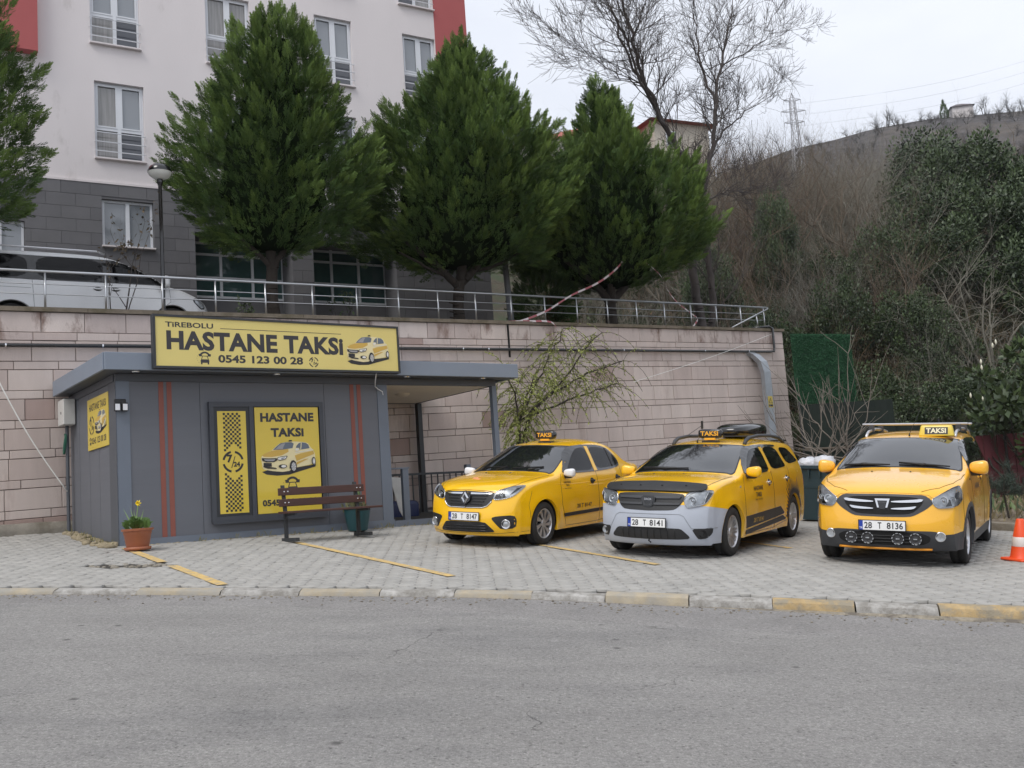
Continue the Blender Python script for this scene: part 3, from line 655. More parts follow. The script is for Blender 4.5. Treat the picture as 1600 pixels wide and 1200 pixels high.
M['p_cream'] = mat('print_cream', (0.80, 0.70, 0.40), 0.4, var=0.0); M['p_white'] = mat('print_white', (0.78, 0.77, 0.73), 0.4, var=0.0)
M['p_gold'] = mat('print_gold', (0.62, 0.40, 0.08), 0.4, var=0.0); M['p_glass'] = mat('print_blue_grey', (0.13, 0.16, 0.20), 0.4, var=0.0)
M['p_grey'] = mat('print_grey', (0.32, 0.32, 0.33), 0.4, var=0.0)

def frameM(o, ux, uy): ux = Vector(ux); uy = Vector(uy); n = ux.cross(uy); o = Vector(o); return Matrix(((ux.x, uy.x, n.x, o.x), (ux.y, uy.y, n.y, o.y), (ux.z, uy.z, n.z, o.z), (0, 0, 0, 1)))
def arc(cx, cy, r, a0, a1, n=10): return [(cx + r * math.cos(R(a0 + (a1 - a0) * i / n)), cy + r * math.sin(R(a0 + (a1 - a0) * i / n))) for i in range(n + 1)]
def band(mb, cx, cy, r0, r1, a0, a1, d, mtx, mi=0, n=10):
    o, i_ = arc(cx, cy, r1, a0, a1, n), arc(cx, cy, r0, a0, a1, n)
    for k in range(n): mb.flat([o[k], o[k + 1], i_[k + 1], i_[k]][::1] if a1 < a0 else [i_[k], o[k], o[k + 1], i_[k + 1]], d, mtx, mi)
def ell(cx, cy, rx, ry, n=20): return [(cx + rx * math.cos(2 * math.pi * i / n), cy + ry * math.sin(2 * math.pi * i / n)) for i in range(n)]
def badge724(mb, cx, cy, r, d, mtx, mi=0):
    for a in (12, 102, 192, 282): band(mb, cx, cy, r * .80, r, a, a + 66, d, mtx, mi)
    put_text(mb, '7', cx - r * .34, cy - r * .08, r * .74, d, mtx, 0.05, mi=mi)
    mb.flat([(cx - r * .20, cy - r * .55), (cx - r * .12, cy - r * .55), (cx + r * .24, cy + r * .5), (cx + r * .16, cy + r * .5)], d, mtx, mi)
    put_text(mb, '24', cx + r * .34, cy - r * .46, r * .46, d, mtx, 0.045, mi=mi)
def phone_car(mb, cx, cy, h, d, mtx, mi=0, bg=None):
    """a telephone handset over the front of a little car"""
    band(mb, cx, cy + h * .10, h * .30, h * .44, 35, 145, d, mtx, mi)
    for s in (-1, 1): mb.flat([(cx + s * h * (.30 + a), cy + h * b_) for a, b_ in ((-.10, .16), (.16, .16), (.18, .34), (-.02, .36))][::s], d, mtx, mi)
    for s in (-1, 1): mb.flat([(cx + s * h * a, cy + h * b_) for a, b_ in ((.24, -.08), (.30, -.08), (.20, .20), (.15, .20))][::s], d, mtx, mi)
    mb.flat([(cx - h * .2, cy + h * .16), (cx + h * .2, cy + h * .16), (cx + h * .2, cy + h * .21), (cx - h * .2, cy + h * .21)], d, mtx, mi)
    mb.flat([(cx - h * .33, cy - h * .34), (cx + h * .33, cy - h * .34), (cx + h * .35, cy - h * .16), (cx + h * .27, cy - h * .07), (cx - h * .27, cy - h * .07), (cx - h * .35, cy - h * .16)], d, mtx, mi)
    for s in (-1, 1): mb.flat([(cx + s * h * a - .5 * h * .12, cy + h * b_) for a, b_ in ((.26, -.46),)] + [(cx + s * h * .26 + .06 * h, cy - .46 * h), (cx + s * h * .26 + .06 * h, cy - .33 * h), (cx + s * h * .26 - .06 * h, cy - .33 * h)], d, mtx, mi)
    for k in range(7): a = R(120 + 20 * k); mb.flat(ell(cx + h * .62 * math.cos(a) , cy + h * .5 * math.sin(a), h * .022, h * .022, 6), d, mtx, mi)

CARMATS = ['p_cream', 'p_gold', 'p_glass', 'ink', 'p_white', 'p_grey']
def car_picture(name, parent, mtx, w, hy=1.0):
    """flat print of a hatchback seen from its front left; drawn in unit coordinates 1.0 wide"""
    mb = MB(); e = [0.0]
    def P(poly, mi): e[0] += 0.0006; pts = [(x * w, y * w * hy) for x, y in poly]; a = sum(pts[i][0] * pts[(i + 1) % len(pts)][1] - pts[(i + 1) % len(pts)][0] * pts[i][1] for i in range(len(pts))); mb.flat(pts if a > 0 else pts[::-1], e[0], mtx, mi)
    P([(.02, .10), (.10, .04), (.28, .01), (.50, .02), (.62, .06), (.98, .17), (.99, .22), (.60, .16), (.2, .16)], 3)
    P([(.01, .38), (.02, .30), (.03, .20), (.05, .15), (.20, .11), (.38, .085), (.50, .10), (.60, .16), (.90, .22), (.965, .27), (.985, .36), (.98, .44), (.95, .53), (.91, .58), (.86, .67), (.78, .70), (.60, .715), (.44, .705), (.35, .68), (.28, .62), (.205, .54), (.10, .49), (.03, .43)], 0)
    P([(.03, .44), (.10, .49), (.205, .535), (.40, .56), (.50, .56), (.50, .50), (.38, .43), (.20, .40), (.06, .41)], 1)
    P([(.225, .55), (.30, .63), (.365, .685), (.45, .70), (.56, .70), (.60, .67), (.575, .575), (.40, .55)], 2)
    P([(.27, .565), (.33, .63), (.39, .675), (.45, .685), (.41, .60), (.40, .56)], 5)
    P([(.625, .53), (.645, .62), (.69, .675), (.74, .695), (.82, .68), (.865, .64), (.885, .565), (.76, .545)], 2)
    P([(.715, .545), (.73, .55), (.745, .69), (.73, .692)], 0)
    P([(.61, .42), (.72, .46), (.95, .51), (.965, .44), (.80, .37), (.64, .30)], 1)
    P([(.62, .49), (.95, .535), (.955, .525), (.62, .475)], 4)
    P([(.64, .28), (.80, .34), (.86, .345), (.72, .27), (.63, .22)], 1)
    P([(.60, .53), (.64, .58), (.69, .575), (.70, .53), (.65, .505)], 0); P([(.615, .535), (.645, .57), (.68, .565), (.69, .535), (.65, .515)], 4)
    P([(.02, .385), (.03, .33), (.10, .295), (.24, .295), (.29, .33), (.285, .375), (.15, .375)], 3); P([(.06, .36), (.07, .335), (.12, .315), (.22, .315), (.26, .34), (.25, .355), (.15, .355)], 5)
    P([(.30, .39), (.29, .34), (.34, .32), (.44, .345), (.475, .40), (.47, .42), (.36, .405)], 3); P([(.31, .385), (.30, .348), (.34, .335), (.43, .355), (.46, .395), (.45, .405), (.36, .392)], 4)
    P([(.36, .35), (.42, .365), (.43, .385), (.37, .375)], 2)
    P([(.05, .285), (.05, .215), (.19, .20), (.19, .275)], 3)
    P([(.04, .20), (.12, .165), (.28, .15), (.26, .175), (.13, .20), (.05, .225)], 3)
    P(ell(.385, .20, .075, .040), 3); P(ell(.40, .20, .045, .026), 4)
    P([(.50, .16), (.515, .25), (.545, .315), (.585, .32), (.62, .28), (.635, .20), (.62, .16), (.56, .10)], 3)
    P(ell(.575, .185, .058, .115), 3); P(ell(.578, .185, .042, .092), 5)
    for k in range(8): a = k * math.pi / 4; P([(.578 + .008 * math.cos(a + 1.57), .185 + .016 * math.sin(a + 1.57)), (.578 + .040 * math.cos(a - .12), .185 + .088 * math.sin(a - .12)), (.578 + .040 * math.cos(a + .12), .185 + .088 * math.sin(a + .12))], 4)
    P(ell(.945, .285, .036, .09), 3); P(ell(.947, .285, .026, .072), 5); P(ell(.948, .285, .015, .05), 4)
    P([(.50, .715), (.51, .745), (.56, .745), (.565, .715)], 3)
    return mb.build(name, [M[c] for c in CARMATS], parent)

# ---- taxi office
kiosk = thing('taxi_office', 'small grey prefab taxi office with red stripes and flat overhanging roof', 'kiosk', mtx=KM)
def kbox(name, m, *a, bev=0.0, parent=None, label=None):
    mb = MB(); mb.box(*a, bev=bev); o = mb.build(name, m, parent or kiosk)
    if label: o['label'] = label
    return o
for a, b_ in ((0.203, 1.278), (1.284, 3.42), (3.426, 4.447)): kbox('wall_panel', M['kiosk'], a, b_, 0.012, 0.07, -0.05, 2.468)
for a, b_ in ((0.012, 0.42), (0.432, 1.03), (1.042, 1.63), (1.642, 2.28), (2.292, 2.9)): kbox('wall_panel', M['kiosk'], 0.012, 0.07, a, b_, -0.02, 2.468)
kbox('wall_panel', M['kiosk'], 4.58, 4.64, 0.06, 2.9, -0.02, 2.468); kbox('wall_panel', M['kiosk'], 0.072, 4.578, 2.84, 2.9, -0.02, 2.468)
kbox('corner_post', M['kiosk_trim'], 0.0, 0.20, 0.0, 0.011, -0.1, 2.468); kbox('corner_post', M['kiosk_trim'], 4.45, 4.65, 0.0, 0.058, -0.15, 2.468)
kbox('corner_trim', M['beam'], -0.004, 0.011, 0.0, 0.40, -0.05, 2.468)
kbox('plinth', M['kiosk_trim'], 0.3, 4.66, -0.014, -0.001, -0.2, 0.085)
kbox('roof_beam', M['beam'], 0.0, 7.02, -0.02, 0.08, 2.47, 2.582); kbox('roof_beam', M['beam'], -0.012, 0.078, 0.082, 2.9, 2.47, 2.582); kbox('roof_beam', M['steel_dark'], 6.975, 7.02, 0.082, 2.9, 2.476, 2.582); kbox('roof_beam', M['steel_dark'], 4.66, 6.97, 2.905, 2.95, 2.476, 2.582)
kbox('fascia', M['fascia'], -0.24, 7.32, -0.37, -0.33, 2.588, 2.85, bev=0.006); kbox('fascia', M['fascia'], -0.26, -0.22, -0.328, 2.93, 2.588, 2.85, bev=0.006); kbox('fascia', M['fascia'], 7.28, 7.32, -0.328, 2.93, 2.588, 2.85, bev=0.006)
kbox('roof', M['fascia'], -0.218, 7.278, -0.328, 2.93, 2.80, 2.835)
kbox('soffit', M['beam'], -0.218, 4.66, -0.328, 2.93, 2.590, 2.61); kbox('soffit', M['beam'], 4.662, 7.278, -0.328, -0.02, 2.590, 2.61); kbox('soffit', M['soffit'], 4.662, 6.973, 0.082, 2.903, 2.482, 2.50, label='beige canopy ceiling')
for a in (0.64, 0.765): kbox('stripe', M['stripe'], a, a + 0.075, 0.006, 0.0115, 0.02, 2.466)
for a in (3.915, 4.05): kbox('stripe', M['stripe'], a, a + 0.075, 0.006, 0.0115, 0.09, 2.466)
for u, v in ((6.93, 0.0), (6.95, 2.78)):
    kbox('canopy_post', M['kiosk_trim'] if v == 0 else M['steel_dark'], u, u + .10, v - .02 if v == 0 else v, v + .08 if v == 0 else v + .12, 0.0, 2.469)
kbox('canopy_floor', M['concrete'], 4.66, 7.05, 0.0, 2.95, -0.3, 0.03); kbox('plinth', M['kiosk_trim'], 4.66, 7.06, -0.03, -0.002, -0.4, 0.06)
mb = MB(); mb.lathe([(0.0, -0.055), (.09, -.05), (.14, -.02), (.15, 0)], 24, mtx=Matrix.Translation((5.75, 1.35, 2.481))); mb.build('ceiling_lamp', M['soffit'], kiosk, smooth=True)
for u in (0.25, 2.5, 4.95, 6.6):
    mb = MB(); mb.lathe([(0.0, -0.012), (.05, -.02), (.06, -.012), (.065, 0)], 16, mtx=Matrix.Translation((u, -0.19, 2.59))); mb.build('downlight', M['chrome'], kiosk, smooth=True)
# window: frame, two posters behind the panes
wf = MB(); z0, z1 = 0.25, 2.15
wf.box(1.40, 1.47, -0.06, 0.011, z0, z1); wf.box(3.29, 3.36, -0.06, 0.011, z0, z1); wf.box(1.47, 3.29, -0.06, 0.011, z1 - .08, z1); wf.box(1.47, 3.29, -0.06, 0.011, z0, z0 + .08); wf.box(2.06, 2.13, -0.055, 0.011, z0 + .08, z1 - .08)
window_o = wf.build('window_frame', M['frame'], kiosk)
q = MB(); q.box(1.472, 2.058, -0.045, -0.03, z0 + .082, z1 - .082); q.build('sash', M['steel_dark'], window_o)
PF = lambda u, z: frameM((u, -0.0475, z), (1, 0, 0), (0, 0, 1))
q = MB(); q.box(1.53, 2.0, -0.0475, -0.0452, 0.375, 2.0); po = q.build('poster', M['poster'], window_o); po['label'] = 'narrow poster with checks and a 7/24 ring'
mb = MB(); m_ = frameM((1.765, -0.049, 0), (1, 0, 0), (0, 0, 1)); c = 0.036
for (ya, yb) in ((0.40, 1.03), (1.36, 1.99)):
    nrow = int((yb - ya) / c)
    for j in range(nrow):
        for i in range(8):
            x = (i - 4) * c; y = ya + j * c
            if (i + j) % 2: continue
            t = (nrow - 1 - j) if ya < 1 else j
            if t < 3 and abs(i - 3.5) < 3.2 - t: continue
            mb.flat([(x, y), (x + c, y), (x + c, y + c), (x, y + c)], 0, m_)
mb.build('check_print', M['ink'], window_o)['kind'] = 'stuff'; mb = MB(); badge724(mb, 0, 1.19, 0.175, 0, m_); mb.build('poster_print', M['ink'], window_o)
q = MB(); q.box(2.15, 3.27, -0.045, -0.03, 0.335, 2.06); po = q.build('poster', M['poster'], window_o); po['label'] = 'wide poster with words, a car and a telephone'
mb = MB(); m_ = frameM((2.71, -0.0465, 0), (1, 0, 0), (0, 0, 1))
for args in (('HASTANE', 0, 1.82, 0.15, 0.94), ('TAKSi', 0, 1.57, 0.15, 0.58), ('0545 123 00 28', 0, 0.45, 0.105, 0.96)):
    mb = MB(); put_text(mb, args[0], args[1], args[2], args[3], 0, m_, 0.05, width=args[4], space=1.05); mb.build('poster_lettering', M['sign_ink'], window_o)
mb = MB(); phone_car(mb, 0.05, 0.77, 0.27, 0, m_); mb.build('poster_print', M['sign_ink'], window_o)
car_picture('poster_car_print', window_o, frameM((2.22, -0.0466, 0.93), (1, 0, 0), (0, 0, 1)), 0.98, 0.80)
q = MB(); q.box(1.40, 3.36, -0.09, -0.061, z0 - .03, z0 + .0); q.build('sill', M['frame'], window_o)

# ---- roof signboard
sign = thing('signboard', 'long yellow signboard reading TiREBOLU HASTANE TAKSi on the office roof', 'sign', mtx=KM @ Matrix.Translation((0, 0, 0)))
su0, su1, sz0, sz1, sv = 0.43, 4.66, 2.605, 3.43, -0.40
mb = MB(); t = .035
mb.box(su0, su0 + t, sv - .10, sv + .02, sz0, sz1); mb.box(su1 - t, su1, sv - .10, sv + .02, sz0, sz1); mb.box(su0 + t, su1 - t, sv - .10, sv + .02, sz1 - t, sz1); mb.box(su0 + t, su1 - t, sv - .10, sv + .02, sz0, sz0 + t); mb.box(su0 + t, su1 - t, sv, sv + .018, sz0 + t, sz1 - t)
mb.build('sign_frame', M['steel_dark'], sign)
mb = MB(); mb.box(su0 + t, su1 - t, sv - .085, sv - .07, sz0 + t, sz1 - t); mb.build('sign_face', M['signface'], sign)
mb = MB(); m_ = frameM((su0, sv - .0862, sz0), (1, 0, 0), (0, 0, 1))
put_text(mb, 'TiREBOLU', 0.56, 0.635, 0.082, 0, m_, 0.025, width=0.74); mb.flat([(1.04, .640), (3.12, .640), (3.12, .649), (1.04, .649)], 0, m_)
put_text(mb, 'HASTANE TAKSi', 1.67, 0.285, 0.30, 0, m_, 0.042, width=2.95, space=1.04)
put_text(mb, '0545 123 00 28', 1.70, 0.105, 0.125, 0, m_, 0.035, width=1.42); phone_car(mb, 0.78, 0.165, 0.20, 0, m_); mb.build('sign_lettering', M['sign_ink'], sign)
mb = MB(); badge724(mb, 2.60, 0.155, 0.085, 0, m_); mb.build('sign_lettering', M['sign_ink'], sign)
car_picture('sign_car_print', sign, frameM((su0 + 3.20, sv - .0866, sz0 + .12), (1, 0, 0), (0, 0, 1)), 0.83, 0.85)
mb = MB()
for u in (1.0, 2.5, 4.1): mb.box(u, u + .04, sv + .02, sv + .06, 2.62, 3.2)
mb.build('bracket', M['steel_dark'], sign)
mb = MB(); mb.tube([(4.22, -.42, 2.60), (4.26, -.30, 2.50), (4.36, -.10, 2.42), (4.46, -.03, 2.38), (4.55, -.01, 2.34), (4.56, -.008, 2.28)], 0.009, 6); tag(mb.build('sign_cable', M['white'], smooth=True), 'short white cable looping from the signboard down to the right office post', 'cable').matrix_world = KM

# ---- sign on the left side wall (faces -u)
ws = thing('wall_sign', 'small yellow taxi sign on the left side wall of the office', 'sign', mtx=KM)
mb = MB(); mb.box(-0.012, 0.010, 0.38, 1.63, 1.54, 2.36); mb.build('sign_plate', M['poster'], ws)
m_ = frameM((-0.0132, 1.63, 1.54), (0, -1, 0), (0, 0, 1)); mb = MB()
put_text(mb, 'HASTANE TAKSi', 0.62, 0.62, 0.115, 0, m_, 0.02, width=1.02); put_text(mb, '0545 123 00 28', 0.68, 0.085, 0.10, 0, m_, 0.02, width=0.86); badge724(mb, 0.26, 0.39, 0.155, 0, m_); phone_car(mb, 0.17, 0.13, 0.13, 0, m_); mb.build('sign_lettering', M['sign_ink'], ws)
car_picture('sign_car_print', ws, frameM((-0.0134, 1.63 - .47, 1.54 + .22), (0, -1, 0), (0, 0, 1)), 0.68, .74)

# ---- twin wall lamp, meter box, hose
wl = thing('wall_lamp', 'small black twin-headed wall lamp on the front left corner of the office', 'lamp', mtx=KM)
mb = MB(); mb.box(-0.03, 0.14, -0.045, -0.001, 2.10, 2.19, bev=.008); mb.build('lamp_body', M['black'], wl)
for u in (0.0, 0.11):
    mb = MB(); mb.box(u - .045, u + .045, -0.10, -0.046, 2.0, 2.13, bev=.01); h = mb.build('lamp_head', M['black'], wl); q = MB(); q.box(u - .033, u + .033, -0.106, -0.101, 2.015, 2.11); q.build('lamp_glass', M['white'], h)
me_ = thing('meter_box', 'off-white meter box with a pipe at the back left corner of the office', 'meter box', mtx=KM)
mb = MB(); mb.box(-0.20, -0.005, 2.45, 2.85, 2.06, 2.50, bev=.012); mb.build('box_body', mat('meter_box_plastic', (.58, .57, .54), .5, var=.06), me_)
mb = MB(); mb.tube([(-.09, 2.7, 2.06), (-.09, 2.7, -0.0)], .03, 8); mb.build('pipe', M['beam'], me_)
mb = MB(); mb.box(-.205, -.2, 2.6, 2.63, 2.25, 2.29); mb.build('box_lock', M['black'], me_)
mb = MB(); mb.tube([(-.13 + .02 * math.sin(i), 2.70 + .06 * math.sin(i * .9), 1.75 + .17 * math.cos(i * .9)) for i in np.linspace(0, 21, 60)], .011, 6); tag(mb.build('hose', mat('green_hose', (.012, .10, .06), .5), smooth=True), 'green hose coiled under the meter box', 'hose').matrix_world = KM

# ---- fence under the canopy, with things leaning in it
fn = thing('metal_fence', 'dark metal bar fence with a low gate under the office canopy', 'fence', mtx=KM)
mb = MB(); mb.box(4.68, 4.74, 0.25, 0.31, .03, .93); mb.build('post', M['steel_dark'], fn); mb = MB(); mb.box(5.02, 5.14, .25, .33, .03, 0.97); mb.build('post', M['kiosk_trim'], fn)
mb = MB(); mb.box(4.66, 5.16, .24, .34, .972, 1.0); mb.build('top_rail', M['kiosk_trim'], fn)
for (a, b_) in ((5.14, 8.1),):
    for z in (.93, .10): mb = MB(); mb.box(a, b_, 2.55, 2.59, z, z + .045); mb.build('rail', M['steel_dark'], fn)
    u = a + .05
    while u < b_: mb = MB(); mb.box(u, u + .022, 2.56, 2.582, .146, .929); mb.build('bar', M['steel_dark'], fn); u += .155
mb = MB(); mb.box(7.05, 7.15, 1.2, 1.3, .0, 1.05); mb.build('post', M['kiosk_trim'], fn)
gt = MB(); gt.box(7.1, 8.6, 1.3, 1.36, .86, .98); gt.build('gate_rail', M['kiosk_trim'], fn)
for k in range(7): mb = MB(); u = 7.2 + .2 * k; mb.box(u, u + .03, 1.31, 1.34, .05, .859); mb.build('bar', M['steel_dark'], fn)
mb = MB(); mb.sup((6.0, 2.2, .22), (.42, .2, .2), .35); tag(mb.build('plastic_crate', mat('blue_plastic', (.006, .014, .075), .5), smooth=True), 'dark blue plastic tub behind the fence under the canopy', 'tub').matrix_world = KM
mb = MB(); mb.add([(0, 0, 0), (.12, 0, -.02), (.16, 0, .10), (.02, .04, .72), (-.16, .04, .74), (-.2, .04, .70), (-.06, 0, .1)], [(0, 1, 2, 3, 4, 5, 6)]); mb.add([(0, .012, 0), (.12, .012, -.02), (.16, .012, .10), (.02, .052, .72), (-.16, .052, .74), (-.2, .052, .70), (-.06, .012, .1)], [(6, 5, 4, 3, 2, 1, 0)])
o = mb.build('cardboard_sheet', mat('white_card', (.62, .62, .60), .8)); tag(o, 'torn white sheet leaning on the fence beside the grey post', 'sheet'); o.matrix_world = KM @ Matrix.Translation((5.35, .9, .12))

# ---- pipe along the wall, duct, wires
pp = thing('drain_pipe', 'black pipe clamped along the retaining wall below its coping', 'pipe', mtx=KM)
mb = MB(); mb.tube([(-9, WV - .07, wz(3.47, -9)), (4, WV - .07, wz(3.475, 4)), (12, WV - .07, wz(3.47, 12)), (18.9, WV - .07, wz(3.47, 18.9)), (19.12, WV - .07, wz(3.48, 19.1)), (19.15, WV - .07, wz(3.6, 19.1)), (19.13, WV - .09, wz(4.15, 19.1)), (19.05, WV - .04, wz(4.21, 19)), (18.5, WV + .12, wz(4.18, 18.5))], .036, 10); mb.build('pipe_run', M['gloss_black'], pp, smooth=True)
for u in (-0.99, .58, 2.9, 8.3, 9.0, 13.2, 16.2, 18.0):
    mb = MB(); mb.lathe([(.037, -.012), (.043, -.012), (.043, .012), (.037, .012)], 14, mtx=Matrix.Translation((u, WV - .07, wz(3.472, u))) @ Matrix.Rotation(R(90), 4, 'Y')); mb.box(u - .01, u + .01, WV - .04, WV, wz(3.46, u), wz(3.48, u)); mb.build('clamp', M['chrome'], pp)
dc = thing('cable_duct', 'galvanised cable duct bending down the right end of the wall', 'cable duct', mtx=KM)
mb = MB(); prof = [(18.05, 3.02, 3.93), (18.2, 2.9, 3.84), (18.36, 2.78, 3.62), (18.42, 2.74, 3.36), (18.40, 2.74, 1.2), (18.38, 2.74, -.8)]
V = []; F = []
for (u, v, z) in prof:
    t = .5 if z > 3.5 else 0
    V += [(u - .14, v - .07, z + t * .1), (u + .14, v - .07, z + t * .1), (u + .14, v + .06, z), (u - .14, v + .06, z)]
for i in range(len(prof) - 1):
    for k in range(4): F.append((i * 4 + k, i * 4 + (k + 1) % 4, i * 4 + 4 + (k + 1) % 4, i * 4 + 4 + k))
mb.add(V, [f[::-1] for f in F]); mb.build('duct_body', mat('galvanised_steel', (.42, .45, .48), .42, metal=.6, var=.12, vscale=6), dc)
mb = MB(); m_ = frameM((18.42, 2.664, 2.35), (1, 0, 0), (0, 0, 1)); mb.flat([(-.10, 0), (.10, 0), (.10, .32), (-.10, .32)], 0, m_, 0); mb.flat([(-.085, .12), (.085, .12), (0, .28)], .0015, m_, 1); mb.flat([(-.055, .137), (.055, .137), (0, .245)], .003, m_, 0); mb.flat([(-.012, .15), (.012, .19), (-.002, .19), (.014, .228), (-.016, .185), (0, .185)], .0045, m_, 1); mb.flat([(-.08, .03), (.08, .03), (.08, .09), (-.08, .09)], .0015, m_, 1); mb.build('warning_sign', [M['poster'], M['ink']], dc)
def wire(name, pts, r, m, label, cat='cable'):
    mb = MB(); mb.tube(pts, r, 5); o = mb.build(name, m, smooth=True); o.matrix_world = KM; return tag(o, label, cat)
def sag(a, b_, s, n=14): a = Vector(a); b_ = Vector(b_); return [a.lerp(b_, i / n) - Vector((0, 0, s * math.sin(math.pi * i / n))) for i in range(n + 1)]
wire('white_cable', sag((-1.55, 2.97, 3.95), (-0.12, 2.62, 0.94), 0.22), .012, M['p_white'], 'white cable hanging down the wall left of the office')
wire('white_wire', sag((19.1, 2.93, 4.52), (12.2, 1.6, 2.84), 0.05), .007, M['p_white'], 'thin white wire slanting across the wall to its right end')

# ---- terrace railing
rl = thing('railing', 'stainless steel railing along the coping of the retaining wall', 'railing', mtx=KM)
rv = WV + .3
u = -4.4
while u < 19.4:
    mb = MB(); mb.tube([(u, rv, wz(4.14, u)), (u, rv, wz(4.86, u))], .020, 8); mb.lathe([(.045, 0), (.045, .012), (.02, .016)], 10, mtx=Matrix.Translation((u, rv, wz(4.155, u)))); mb.build('post', M['metal'], rl, smooth=True); u += 1.03
mb = MB(); mb.tube([(-9, rv, wz(4.88, -9)), (5, rv, wz(4.865, 5)), (19.5, rv, wz(4.845, 19.5))], .026, 10); mb.build('top_rail', M['metal'], rl, smooth=True)
for z in (4.46, 4.64): mb = MB(); mb.tube([(-9, rv, wz(z, -9)), (19.2, rv, wz(z, 19.2))], .011, 6); mb.build('mid_rail', M['metal'], rl, smooth=True)
mb = MB(); mb.tube([(17.75, rv - .06, wz(4.2, 17.8)), (19.42, rv - .06, wz(4.80, 19.4))], .022, 8); mb.tube([(18.93, rv - .05, wz(4.18, 19)), (18.88, rv - .05, wz(4.60, 19))], .02, 8); mb.build('brace', M['metal'], rl, smooth=True)

# ---- terrace lamp post
lp = thing('lamp_post', 'black lamp post with a domed globe lamp on the terrace left of the first cypress', 'lamp post', mtx=KM @ Matrix.Translation((1.89, 3.6, wz(4.0, 1.89))))
mb = MB(); mb.lathe([(.09, 0), (.09, .03), (.065, .06), (.05, .3), (.038, .35), (.036, 2.78), (.05, 2.80), (.06, 2.86), (.05, 2.90)], 16); mb.build('pole', M['gloss_black'], lp, smooth=True)
mb = MB(); mb.lathe([(.05, 2.90), (.12, 2.915), (.20, 2.98), (.225, 3.04)], 28); mb.build('lamp_globe', mat('opal_globe', (.80, .80, .75), .35, var=.03), lp, smooth=True)
mb = MB(); mb.lathe([(.228, 3.035), (.232, 3.06), (.20, 3.13), (.13, 3.185), (.05, 3.205), (0, 3.207)], 28); mb.build('lamp_cap', M['gloss_black'], lp, smooth=True)
sp = thing('steel_pole', 'plain grey steel pole behind the railing right of the apartment block', 'pole', mtx=KM @ Matrix.Translation((11.68, 5.5, wz(4.0, 11.7))))
mb = MB(); mb.tube([(0, 0, 0), (-.16, 0, 3.4)], [.09, .07], 12); mb.build('pole', mat('grey_pole', (.25, .26, .28), .5), sp, smooth=True); mb = MB(); mb.box(-.14, .14, -.14, .14, 0, .35); mb.build('base', M['concrete'], sp)

# ---- barrier tapes
M['tape'] = mat('white_tape', (.62, .55, .54), .5, var=0); M['tape_red'] = mat('red_tape', (.36, .10, .11), .5, var=0)
def tape(pts, label):
    pts = [Vector(p) for p in pts]; V = []; F = []; I = []; n = 0; P = []
    for i in range(len(pts) - 1):
        for k in range(8):
            t = k / 8; a, b_, c, d = pts[max(i - 1, 0)], pts[i], pts[i + 1], pts[min(i + 2, len(pts) - 1)]
            P.append(0.5 * ((2 * b_) + (c - a) * t + (2 * a - 5 * b_ + 4 * c - d) * t * t + (3 * b_ - a - 3 * c + d) * t ** 3))
    for i, p in enumerate(P):
        tw = i * .25; w = Vector((math.cos(tw) * .2, .3, math.sin(tw) * .0 + 1)).normalized() * .026; V += [p - w, p + w]
    for i in range(len(P) - 1): F.append((2 * i, 2 * i + 1, 2 * i + 3, 2 * i + 2)); I.append((i // 2) % 2)
    o = ob('barrier_tape', mesh_from('barrier_tape', V, F, [M['tape'], M['tape_red']], mi=I)); o.matrix_world = KM; return tag(o, label, 'tape')
tape([(14.1, 3.35, 6.62), (13.6, 3.3, 6.12), (12.85, 3.28, 5.65), (11.9, 3.26, 5.25), (11.0, 3.25, 4.78), (10.0, 3.2, 4.44), (9.75, 3.25, 4.43)], 'red and white barrier tape hanging from the third cypress down to the railing')
tape([(14.4, 3.35, 6.5), (15.2, 3.4, 6.1), (15.45, 3.4, 5.7), (15.8, 3.4, 5.35), (16.35, 3.4, 5.05), (16.5, 3.35, 4.9), (16.2, 3.3, 4.62), (16.25, 3.3, 4.5)], 'twisted barrier tape hanging right of the third cypress trunk')
tape([(9.75, 3.25, 4.47), (10.3, 2.97, 4.46), (10.9, 2.9, 4.45), (11.1, 2.9, 4.2)], 'loose end of barrier tape drooping over the coping')

# ---- bench
def ground_frame(x, y, az): 
    n = Vector((0.0606, -0.0658, 1)).normalized(); f = Vector((math.cos(az), math.sin(az), 0)); f = (f - n * f.dot(n)).normalized(); l = n.cross(f)
    return Matrix(((f.x, l.x, n.x, x), (f.y, l.y, n.y, y), (f.z, l.z, n.z, float(G(x, y))), (0, 0, 0, 1)))
M['wood'] = mat('varnished_red_brown_slat', (0.068, 0.029, 0.023), 0.45, var=0.25, vscale=4, vmap=(1, 8, 8), bump=0.1)
bq = K(2.14, -1.1, 0); bench = thing('bench', 'slatted red-brown bench with black steel legs in front of the office window', 'bench', mtx=Matrix.Translation((bq.x, bq.y, float(G(bq.x, bq.y)) + .006)) @ Matrix.Rotation(KA, 4, 'Z'))
for u in (0.05, 1.28):
    mb = MB(); mb.box(u - .03, u + .03, -.32, .20, 0.0, .055); mb.box(u - .025, u + .025, .06, .11, .055, .42); mb.add([(u - .025, .06, .42), (u + .025, .06, .42), (u + .025, .11, .42), (u - .025, .11, .42), (u - .025, .14, .86), (u + .025, .14, .86), (u + .025, .18, .86), (u - .025, .18, .86)], [(3, 2, 1, 0), (4, 5, 6, 7), (0, 1, 5, 4), (1, 2, 6, 5), (2, 3, 7, 6), (3, 0, 4, 7)]); mb.box(u - .02, u + .02, -.30, .06, .39, .42); mb.build('leg', M['steel_dark'], bench)
for k in range(3): mb = MB(); mb.box(-.08 + .05 * 0, 1.52, -.32 + .135 * k, -.205 + .135 * k, .423, .458, bev=.006); mb.build('seat_slat', M['wood'], bench)
